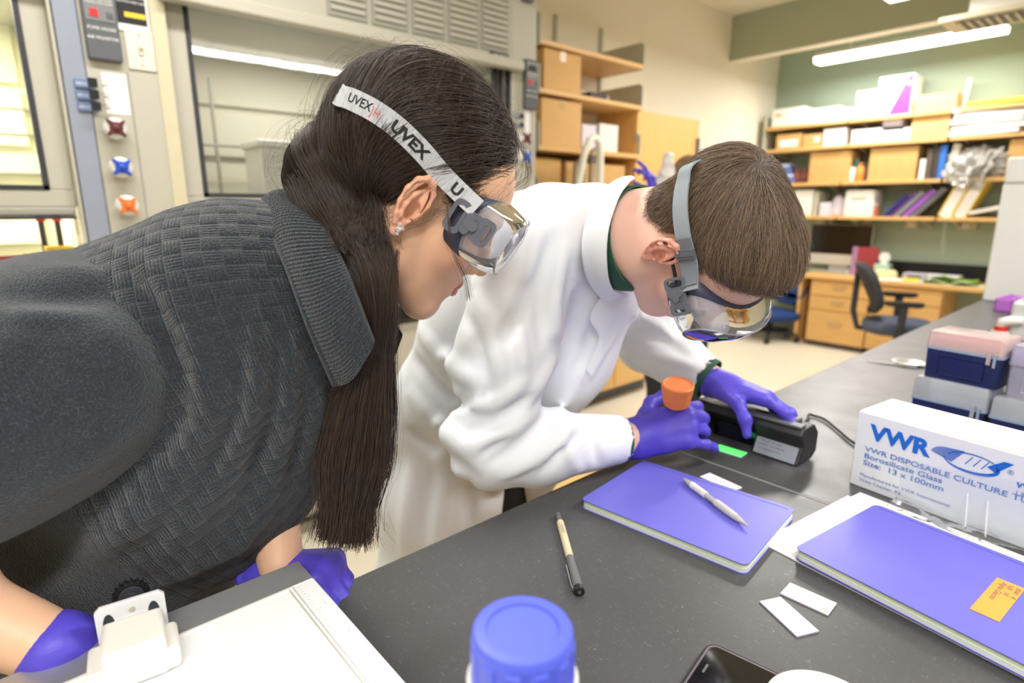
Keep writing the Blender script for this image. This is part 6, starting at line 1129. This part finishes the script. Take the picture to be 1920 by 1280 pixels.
w = [wisp(((838, 372, .535), (842, 420, .530), (850, 470, .535), (872, 520, .545), (880, 560, .55)), 22, 1), wisp(((745, 470, .545), (735, 530, .55), (738, 580, .56), (725, 620, .58)), 60, 2, .004), wisp(((640, 215, .58), (590, 260, .585), (548, 300, .60), (530, 300, .61)), 60, 3, .006), wisp(((960, 250, .56), (985, 290, .565), (990, 330, .575), (972, 345, .58)), 24, 4, .003)]
for k, x in enumerate(w): strands('hair_wisp', x, .00008, m_hair1, girl, GL)
# ---- goggles, strap lettering, earring
m_red2 = mat('red_marker', (206, 110, 110), .6); spx = [(884, 376), (838, 328), (790, 281), (746, 240), (706, 212), (668, 193), (646, 185)]
GG, put = goggles(GF, girl, GL, spx, HB, .0205, m_strap, lettering=[], off=(0, .003, .014)); m_blk = mat('black_print', (30, 30, 34), .6)
put('UVEX', 728, 240, .0150, .0006, m_blk, -.0052, 1.12); put('UVEX', 652, 190, .0120, .0002, m_blk, -.0030, .9); put('JH', 694, 213, .0120, .0000, m_red2, -.0050, .8); put('U', 838, 352, .0150, .0006, m_blk, -.0052, 1.1)
er = GF(.0870, -.006, -.0235); eb = thing('ear_stud', '', '', tuple(er - V(*GL))); del eb['label']; del eb['category']; eb.parent = girl
m_gem = mat('crystal', (236, 236, 240), .08, metal=.6)
for k, (a, b, r0) in enumerate(((0, 0, .0030), (.0032, .0028, .0022), (-.0015, .0048, .0022), (.0015, -.004, .0018))):
    c = GF.M @ V(.001, a * .9, b); MB().lathe([(.0002, -r0), (r0, 0), (r0 * .6, r0 * .6), (.0002, r0 * .6)], 8).rot(GF.M @ ry(PI / 2)).move(c).build('gem', m_gem, eb)
print('girl', round(time.time() - _t, 1))
# ================================================================== MAN IN THE WHITE LAB COAT
_t = time.time()
MF = Frame(75.7, 3.0, 59.4, (1243, 472), .712, .915)
ML = (-.95, .55, 0.0)
m_skin2 = skin_mat('skin_fair', (232, 190, 174))
S = SDF(MF(0, 0, 0) - .18, MF(0, 0, 0) + .18, .0022); head_sdf(S, MF, False)
nb = P(1120, 455, .86); S.cone(MF(0, -.030, -.035), P(1180, 440, .80), .058, .060, .03); S.smooth(1); mh = S.mesh(); MHEAD = S
B = SDF((-1.45, .2, .45), (-.30, 1.35, 1.42), .008); B.cone(P(1195, 438, .80), P(1090, 466, .89), .052, .045, .03); B.chain([P(1060, 500, .94), P(930, 640, 1.04), P(830, 860, 1.15)], [.085, .10, .095], .06)
shR, elR, wrR = P(1000, 470, .86), P(905, 850, .86), P(1188, 822, .965); shL, elL, wrL = P(1120, 480, 1.06), P(1215, 640, 1.16), P(1342, 718, 1.075)
B.chain([P(1060, 480, .93), shR, P(918, 828, .872), wrR], [.06, .045, .036, .029], .03); B.chain([P(1080, 490, .98), shL, elL, wrL], [.06, .055, .04, .028], .03); mb_ = B.mesh()
e1_, e2_ = ear_mesh(MF, 1, .86, .004, .004), ear_mesh(MF, -1, .86, .004, .004); p, q = join_np([mh, mb_, e1_, e2_])
_q = MF.inv(p); _ear = (np.arange(len(p)) >= len(mh[0]) + len(mb_[0])).astype(float)
man = np_mesh('person', p, q, m_skin2, loc=ML, attrs={'blush': .6 * _ear * np.clip((np.abs(_q[:, 0]) - .068) / .01, 0, 1) + .3 * np.exp(-((np.abs(_q[:, 0]) - .05) / .03) ** 2 - ((_q[:, 1] - .05) / .04) ** 2 - ((_q[:, 2] + .03) / .03) ** 2)}); man.location = ML
tag(man, 'man in white lab coat and violet gloves bending over a UV lamp on the bench', 'person')
eye(MF, man, ML, mat('grey_iris', (86, 96, 100), .2))
# ---- lab coat
m_coat = mat('white_lab_coat', (234, 238, 246), .75, var=.02, scale=8, bump=.06, bscale=500, sheen=.1)
S = SDF((-1.35, .05, .40), (-.28, 1.40, 1.46), .0048)
S.chain([P(1090, 462, .915), P(1010, 500, .96), P(930, 620, 1.03), P(850, 770, 1.10)], [.088, .118, .122, .112], .05)                 # back and chest
S.chain([P(850, 770, 1.10), P(825, 930, 1.14), P(815, 1120, 1.20), P(810, 1400, 1.30)], [.112, .113, .120, .13], .05)                 # skirt
S.chain([P(1120, 540, .95), P(1050, 660, 1.02), P(960, 800, 1.08)], [.075, .085, .085], .05)                                       # chest front
S.chain([P(1120, 425, .86), P(1040, 440, .86), shR], [.055, .068, .074], .03)
S.chain([shR + V(0, 0, 0), P(945, 660, .85), P(915, 835, .865)], [.080, .068, .063], .025); S.chain([P(915, 835, .865), P(1010, 838, .89), P(1151, 824, .946)], [.063, .056, .041], .022)
S.chain([P(1120, 430, .94), shL, P(1180, 570, 1.12), elL], [.07, .075, .066, .062], .03); S.chain([elL, P(1270, 672, 1.13), P(1322, 706, 1.09)], [.062, .052, .043], .02)
# cuffs are open: hollow their ends
S.cone(P(1156, 824, .949), P(1240, 822, .98), .034, .036, .002, 'sub'); S.cone(P(1330, 712, 1.085), P(1390, 745, 1.05), .037, .037, .002, 'sub')
S.cone(P(1190, 440, .80), P(1165, 444, .825), .064, .050, .006, 'sub')
folds(S, [((1015, 400), (990, 540), .011, .010, .06), ((1000, 520), (935, 650), .010, -.010, -.05), ((1040, 440), (1020, 640), .010, -.014, .08), ((1058, 470), (1048, 650), .011, .010, .06), ((895, 560), (935, 720), .011, .012, -.08), ((872, 590), (905, 740), .009, -.010, -.08), ((960, 560), (985, 700), .010, .008), ((860, 770), (985, 715), .010, .013, .08), ((878, 812), (1000, 735), .008, -.013, .08), ((872, 838), (1010, 765), .010, .012, .08), ((915, 868), (1030, 785), .008, -.012, .06), ((945, 890), (1075, 800), .010, .011, .06), ((1020, 885), (1080, 815), .008, -.008), ((1040, 795), (1085, 885), .009, .007), ((1095, 785), (1125, 870), .008, -.006),
          ((895, 855), (955, 815), .008, -.009), ((1045, 660), (975, 765), .013, .010, -.05), ((1078, 560), (1040, 700), .011, -.010, -.05), ((955, 410), (915, 520), .014, .010), ((930, 400), (890, 500), .012, -.008), ((790, 620), (905, 720), .014, .014, .08), ((778, 672), (900, 775), .012, -.014, .08), ((775, 740), (905, 850), .015, .012, .08), ((765, 810), (880, 890), .013, -.010), ((835, 890), (820, 1040), .016, .010), ((880, 895), (882, 1010), .013, -.012), ((770, 870), (757, 1040), .015, .009), ((800, 860), (795, 1020), .012, -.007), ((1190, 590), (1262, 640), .009, .010, -.1), ((1195, 625), (1280, 660), .009, -.009, -.1), ((1225, 665), (1300, 685), .009, .008), ((1095, 690), (1045, 775), .012, .010), ((1150, 400), (1095, 470), .012, .006), ((1120, 600), (1085, 690), .010, -.007)])
wrinkle(S, .0022, 22, 15); MC = S; p, q = S.mesh(); np_mesh('lab_coat', p, q, m_coat, man, loc=ML)
# collar, lapel, placket: sheets lying on the coat
def strip(S, inner, outer, lift0, lift1, name, m, par, loc, n=5, rows=7, thick=.0022):
    A = np.array(spl([np.array(x, float) for x in inner], n)); Bq = np.array(spl([np.array(x, float) for x in outer], n)); vs = []
    for lay in (0, 1):
        for r in range(rows):
            s = r / (rows - 1)
            for a, b in zip(A, Bq):
                u, v = a * (1 - s) + b * s; h_ = hit(S, u, v); nn = S.grad(h_[None])[0]; vs.append(h_ + nn * (lift0 * (1 - s) + lift1 * s + .004 * math.sin(PI * s) + (thick if lay else 0)) - V(*loc))
    c = len(A); fs = []; o = rows * c
    for r in range(rows - 1):
        for j in range(c - 1):
            i = r * c + j; fs.append((i + o, i + 1 + o, i + c + 1 + o, i + c + o)); fs.append((i, i + c, i + c + 1, i + 1))
    for j in range(c - 1):
        for r in (0, rows - 1):
            i = r * c + j; fs.append((i, i + 1, i + 1 + o, i + o) if r else (i + 1, i, i + o, i + 1 + o))
    for r in range(rows - 1):
        for j in (0, c - 1):
            i = r * c + j; fs.append((i, i + c, i + c + o, i + o))
    return mesh_obj(name, vs, fs, m, par, smooth=50)
CS = SDF((-1.0, .3, .9), (-.30, 1.1, 1.46), .006); CS.F = CS.F; CS.chain([P(1090, 462, .915), P(1010, 500, .96), P(930, 620, 1.03)], [.088, .118, .122], .05); CS.chain([P(1120, 540, .95), P(1050, 660, 1.02), P(960, 800, 1.08)], [.075, .085, .085], .05); CS.chain([P(1120, 425, .86), P(1040, 440, .86), shR], [.055, .068, .074], .03); CS.cone(P(1180, 440, .80), P(1100, 450, .88), .062, .066, .02)
strip(CS, ((1188, 358), (1180, 364), (1164, 388), (1149, 440), (1149, 500), (1163, 545)), ((1172, 350), (1146, 355), (1116, 392), (1098, 450), (1100, 510), (1127, 560)), .016, .006, 'coat_collar', m_coat, man, ML)
strip(CS, ((1172, 545), (1160, 600), (1130, 655), (1105, 700)), ((1122, 556), (1104, 592), (1120, 630), (1096, 690)), .008, .005, 'lapel', m_coat, man, ML)
# green shirt neck band and cuffs
m_grn = mat('dark_green_knit', (40, 84, 66), .8, var=.1, scale=200, bump=.1, bscale=600)
def band(c, axd, r, w, name, m, tilt=0, fl=1.0, n=40, thick=.003, par=man, loc=ML, up=None):
    axd = nrm(axd); X = nrm(np.cross(axd, _UP if up is None else up)); Y = np.cross(X, axd); L = lambda rr, h: [c + axd * h + (X * math.cos(t) * rr + Y * math.sin(t) * rr * fl) - V(*loc) for t in np.linspace(0, 2 * PI, n + 1)[:-1]]
    return MB().loft([L(r, -w / 2), L(r + thick, -w / 2), L(r + thick * 1.3, 0), L(r + thick, w / 2), L(r, w / 2), L(r - .001, 0), L(r, -w / 2)], False, False).build(name, m, par, smooth=60)
band(P(1187, 448, .804), P(1240, 438, .775) - P(1120, 450, .86), .0685, .034, 'shirt_neckband', m_grn, fl=1.0)
band(P(1160, 824, .950), P(1230, 822, .98) - P(1100, 826, .93), .0350, .010, 'shirt_cuff', m_grn); band(P(1326, 709, 1.088), P(1390, 745, 1.05) - P(1300, 690, 1.1), .0365, .010, 'shirt_cuff', m_grn)
# trousers and the loose coat flap below the arm
S = SDF((-1.5, .1, .0), (-.55, 1.5, .95), .012); S.chain([P(900, 820, 1.18), P(930, 1010, 1.24), P(960, 1300, 1.5)], [.09, .085, .07], .03); S.chain([P(800, 820, 1.22), P(800, 1010, 1.30), P(790, 1300, 1.6)], [.09, .085, .07], .03)
a_, b_ = P(960, 1300, 1.5), P(790, 1300, 1.6)
for w_ in (a_, b_): S.chain([w_, V(w_[0], w_[1], .06)], [.07, .055], .03)
p, q = S.mesh(); np_mesh('trousers', p, q, mat('black_trousers', (34, 32, 34), .8, bump=.1), man, loc=ML)
for w_ in (a_, b_):
    x, y = w_[0] + .05, w_[1]; MB().loft([[(x + .13 * s * math.cos(t) - ML[0], y + .05 * s * math.sin(t) - ML[1], z) for t in np.linspace(0, 2 * PI, 20)[:-1]] for s, z in ((1, .0), (1.02, .02), (.95, .05), (.6, .085), (.45, .1))]).build('shoe', m_black, man, smooth=60)
vs = [P(975, 888, 1.16), P(1012, 882, 1.14), P(1045, 905, 1.13), P(1005, 960, 1.18), P(985, 935, 1.18)]; MB().loft([[v - V(*ML) for v in vs], [v - V(*ML) - _FW * .006 for v in vs]]).build('coat_flap', m_coat, man)
# ---- gloves
S = SDF(P(1260, 800, .97) - .16, P(1260, 800, .97) + .16, .0021); dR = P(1288, 792, .950) - wrR
nR = nrm(-.80 * _FW + .42 * _UP - .1 * _R); RT = hand_sdf(S, wrR, dR, nR, True, [(52, 88, 50), (58, 90, 50), (58, 84, 44), (34, 30, 12)], [(.75, .55, -.35), (.35, .8, -.55), (-.2, .85, -.6)], s=.98, spread=(.05, .0, -.06, -.30)); cuff_sdf(S, wrR, dR, nR, 1.0, back=.022); wrinkle(S, .0012, 80, 5); S.smooth(1); p, q = S.mesh(); np_mesh('glove', p, q, m_glove, man, loc=ML)
S = SDF(P(1420, 760, 1.02) - .17, P(1420, 760, 1.02) + .17, .0021); kL = P(1440, 747, 1.030); dL = kL - wrL; nL = nrm(.90 * _UP - .15 * _FW + .25 * _R)
LT = hand_sdf(S, wrL, dL, nL, False, [(18, 26, 22), (20, 30, 26), (26, 36, 26), (34, 40, 26)], [(.58, .80, -.20), (.45, .60, -.65), (.15, .40, -.90)], s=.94, spread=(-.02, -.04, -.08, -.14)); cuff_sdf(S, wrL, dL, nL, 1.0, back=.014); wrinkle(S, .0012, 80, 6); S.smooth(1); p, q = S.mesh(); np_mesh('glove', p, q, m_glove, man, loc=ML)
# vial with an orange cap held in the right fist
vt, vb = P(1270, 733, .945), P(1262, 820, .985); axv = nrm(vt - vb); vl = thing('sample_vial', 'small clear vial with orange screw cap held in the right gloved fist', 'vial', tuple(vb)); Zq = Vector((0, 0, 1)).rotation_difference(Vector(axv)); vl.rotation_mode = 'QUATERNION'; vl.rotation_quaternion = Zq; vh = float(np.linalg.norm(vt - vb))
MB().lathe([(.012, 0), (.013, .004), (.013, vh - .03), (.011, vh - .024)], 24).build('glass_tube', m_clr, vl, smooth=50)
capp = []; n = 60
MB().loft([[((r + (.0008 if k % 3 == 0 and j < 2 else 0)) * math.cos(2 * PI * k / n), (r + (.0008 if k % 3 == 0 and j < 2 else 0)) * math.sin(2 * PI * k / n), z) for k in range(n)] for j, (r, z) in enumerate(((.0200, vh - .024), (.0255, vh + .010), (.0258, vh + .012), (.0235, vh + .014), (.0215, vh + .0125), (.001, vh + .0125)))]).build('screw_cap', mat('orange_cap', (246, 140, 76), .45), vl, smooth=35)
# ---- hair
HM = SDF(MF(0, 0, .05) - .17, MF(0, 0, .05) + .17, .0035); s_ = MF.s
HM.ell(MF(0, -.013, .053), V(.0770, .0965, .0825) * s_, MF.M, .01); HM.ell(MF(0, .040, .088), V(.056, .052, .040) * s_, MF.M, .03); HM.ell(MF(0, -.058, .076), V(.046, .045, .040) * s_, MF.M, .03); HM.ell(MF(0, -.048, -.015), V(.0635, .0480, .055) * s_, MF.M, .02)
HM.cut(MF(0, .044, .045), nrm(MF.M @ V(0, .80, -.60)), .015); HM.cut(MF(0, -.05, -.058), nrm(MF.M @ V(0, .25, -1)), .012); HM.cut(MF(0, .002, -.02), nrm(MF.M @ V(0, .8, -.6)), .01) if False else None
HM.ell(MF(.078, .000, .002), V(.034, .026, .036) * s_, MF.M, .008, 'sub'); HM.ell(MF(-.078, .000, .002), V(.034, .026, .036) * s_, MF.M, .008, 'sub')
HM.ell(MF(.085, .055, .0), V(.04, .04, .05) * s_, MF.M, .008, 'sub'); HM.ell(MF(-.085, .055, .0), V(.04, .04, .05) * s_, MF.M, .008, 'sub'); HM.smooth(1)
p, q = HM.mesh(); np_mesh('hair_core', p, q, mat('brown_hair_core', (66, 54, 46), .6, var=.3, scale=60), man, loc=ML)
m_hair2 = hair_mat('ash_brown_hair', (66, 52, 42), (156, 132, 110), .38)
r_ = np.random.default_rng(21); idx = np.argwhere(np.abs(HM.F) < HM.vox * .7); sel = HM.lo + idx[r_.integers(0, len(idx), 17000)] * HM.vox + r_.uniform(-.5, .5, (17000, 3)) * HM.vox; lc = MF.inv(sel); whl = V(.018, -.070, .128); frontal = np.clip((lc[:, 1] + .06) / .10, 0, 1) * np.clip((lc[:, 2] - .02) / .06, 0, 1)
def mdir(pw):
    q = MF.inv(pw); d = q - whl; d = d / (np.linalg.norm(d, axis=1, keepdims=True) + 1e-6); tw = np.cross(np.broadcast_to(V(0, -.4, .9), d.shape), d); d = d + .45 * tw * np.exp(-np.linalg.norm(q - whl, axis=1) / .05)[:, None]; d = d + V(.30, .35, -.10) * np.clip((q[:, 2:3] - .05) / .05, 0, 1); return d @ MF.M.T
K = 14; ln = (.012 + .040 * np.clip((lc[:, 2] - .005) / .07, 0, 1)) * r_.uniform(.75, 1.2, len(sel)) * np.clip(-(.8 * (lc[:, 1] - .044) - .6 * (lc[:, 2] - .045)) / .045, .3, 1); st = flow(HM, sel, None, K, ln / K, r_.uniform(0, .002, len(sel)), .14, 5, dirs=mdir); g0 = HM.grad(sel); lift = (.0015 + .005 * frontal) * r_.uniform(.3, 1.2, len(sel)); st += (g0 * lift[:, None])[:, None, :] * (np.linspace(0, 1, K) ** 1.3)[None, :, None]
clump = fuzz(lc, 160, 4); st += (g0 * (clump * .0032)[:, None])[:, None, :] * np.linspace(0, 1, K)[None, :, None]
strands('hair', st, np.linspace(1, .5, K) * .00018, m_hair2, man, ML)
# ---- goggles and temple of spectacles beneath
GM, putm = goggles(MF, man, ML, [(1322, 528), (1300, 490), (1288, 440), (1283, 390), (1288, 345), (1300, 315)], HM, .024, m_strap2, slide=[(1300, 490, .062, .0004, .0018, mat('strap_overlap_grey', (118, 124, 136), .65, bump=.08, bscale=1200)), (1290, 474, .013, .0022, .0050, m_gogg), (1290, 474, .004, .0026, .0064, m_gogg)], off=(0, .012, .014))
MB().tube([MF(x, y, z) - V(*ML) for x, y, z in ((.0755, .05, .014), (.077, .02, .016), (.0775, -.002, .017), (.076, -.016, .008))], .0022, 8).build('spectacle_temple', m_black, man, smooth=60)
print('man', round(time.time() - _t, 1))
# ================================================================== THIRD PERSON BEHIND, MOSTLY HIDDEN
TP = P(1286, 400, 3.0); TL = (float(TP[0]), float(TP[1]), 0.0); fwd_ = nrm(V(-.75, .45, 0)); rt_ = nrm(np.cross(fwd_, V(0, 0, 1))); tl = lambda a, b, c: V(*TL) + rt_ * a + fwd_ * b + V(0, 0, c)
hz = float(P(1280, 290, 3.0)[2]); TF = Frame(0, 0, 0, (0, 0), 1.0); TF.r, TF.f, TF.u = rt_, fwd_, V(0, 0, 1); TF.M = np.stack([rt_, fwd_, V(0, 0, 1)], 1); TF.s = .95; TF.O = tl(0, .02, hz - .145)
S = SDF(V(TL[0] - .5, TL[1] - .5, hz - .8), V(TL[0] + .5, TL[1] + .5, hz + .05), .008); head_sdf(S, TF)
hb = P(1234, 362, 2.95); S.cone(TF(0, -.03, -.04), tl(0, -.01, hz - .30), .048, .055, .03); S.chain([tl(0, 0, hz - .33), tl(0, 0, hz - .75)], [.09, .1], .05)
shr, ell_ = tl(-.17, 0, hz - .33), tl(-.24, .10, hz - .52); S.chain([tl(0, 0, hz - .32), shr, ell_, hb], [.06, .05, .038, .026], .03); shl, el2 = tl(.17, 0, hz - .33), tl(.22, .02, hz - .62); S.chain([tl(0, 0, hz - .32), shl, el2, tl(.16, .2, hz - .66)], [.06, .05, .038, .026], .03)
p, q = S.mesh(); third = np_mesh('person', p, q, m_skin1, loc=TL); third.location = TL; tag(third, 'person in dark clothes behind the man, raising a gloved hand with a white bag', 'person')
S = SDF(V(TL[0] - .5, TL[1] - .5, hz - .9), V(TL[0] + .5, TL[1] + .5, hz - .2), .012); S.chain([tl(0, 0, hz - .33), tl(0, 0, hz - .80)], [.12, .14], .05); S.chain([tl(0, 0, hz - .32), shr, ell_], [.08, .07, .06], .04); S.chain([tl(0, 0, hz - .32), shl, el2], [.08, .07, .06], .04); p, q = S.mesh(); m_drk = mat('dark_cloth', (40, 42, 46), .85, bump=.1); np_mesh('dark_top', p, q, m_drk, third, loc=TL)
S = SDF(V(TL[0] - .5, TL[1] - .5, .0), V(TL[0] + .5, TL[1] + .5, hz - .6), .012)
for s in (-1, 1): S.chain([tl(s * .08, 0, hz - .78), tl(s * .085, .01, .46), tl(s * .085, -.01, .06)], [.105, .075, .06], .05)
p, q = S.mesh(); np_mesh('dark_trousers', p, q, m_drk, third, loc=TL)
for s in (-1, 1): MB().loft([[tl(s * .085 + .045 * k * math.cos(t), .05 + .13 * k * math.sin(t), z) - V(*TL) for t in np.linspace(0, 2 * PI, 20)[:-1]] for k, z in ((1, .0), (1.02, .02), (.95, .05), (.6, .08), (.45, .1))]).build('shoe', m_black, third, smooth=60)
S = SDF(TF(0, 0, .05) - .18, TF(0, 0, .05) + .18, .006); S.ell(TF(0, -.016, .056), V(.080, .102, .092) * .95, TF.M, .01); S.cut(TF(0, .04, .0), nrm(TF.M @ V(0, .86, -.5)), .01); S.ell(TF(0, -.10, .08), (.045, .045, .04), k=.02); p, q = S.mesh(); np_mesh('hair_core', p, q, mat('light_brown_hair', (130, 104, 76), .55, var=.3, scale=50, stretch=(5, 5, 1)), third, loc=TL)
S = SDF(hb - .22, hb + .22, .0045); dT = nrm(P(1216, 322, 2.95) - hb); hand_sdf(S, hb, dT, nrm(_R * .6 - _FW * .6), True, [(20, 30, 20), (8, 14, 10), (30, 40, 20), (40, 50, 20)], [(.6, .6, -.4), (.3, .8, -.5), (0, .8, -.5)]); cuff_sdf(S, hb, dT, _R); p, q = S.mesh(); np_mesh('glove', p, q, m_glove, third, loc=TL)
bt = thing('plastic_bag', 'crumpled white bag held up in the violet glove of the person behind', 'bag', tuple(P(1249, 334, 2.93))); S = SDF(V(-.14, -.14, -.18), V(.14, .14, .18), .007)
S.chain([_R * .005 + V(0, 0, .10), V(0, 0, 0), -_R * .02 + V(0, 0, -.12)], [.03, .045, .06], .03); g = S.grid((slice(None),) * 3); S.F += (.010 * np.abs(fuzz(np.stack(g, -1), 50, 9))).astype(np.float32); p, q = S.mesh(); np_mesh('bag', p, q, mat('white_bag_film', (232, 230, 226), .35), bt, smooth=False); MB().tube([_R * .005 + V(0, 0, .085) + V(.02 * math.cos(a), .02 * math.sin(a), 0) for a in np.linspace(0, 2 * PI, 14)], .005).build('tie', m_paper, bt)
for im in list(bpy.data.objects):
    pass
print('total', round(time.time() - T0, 1))
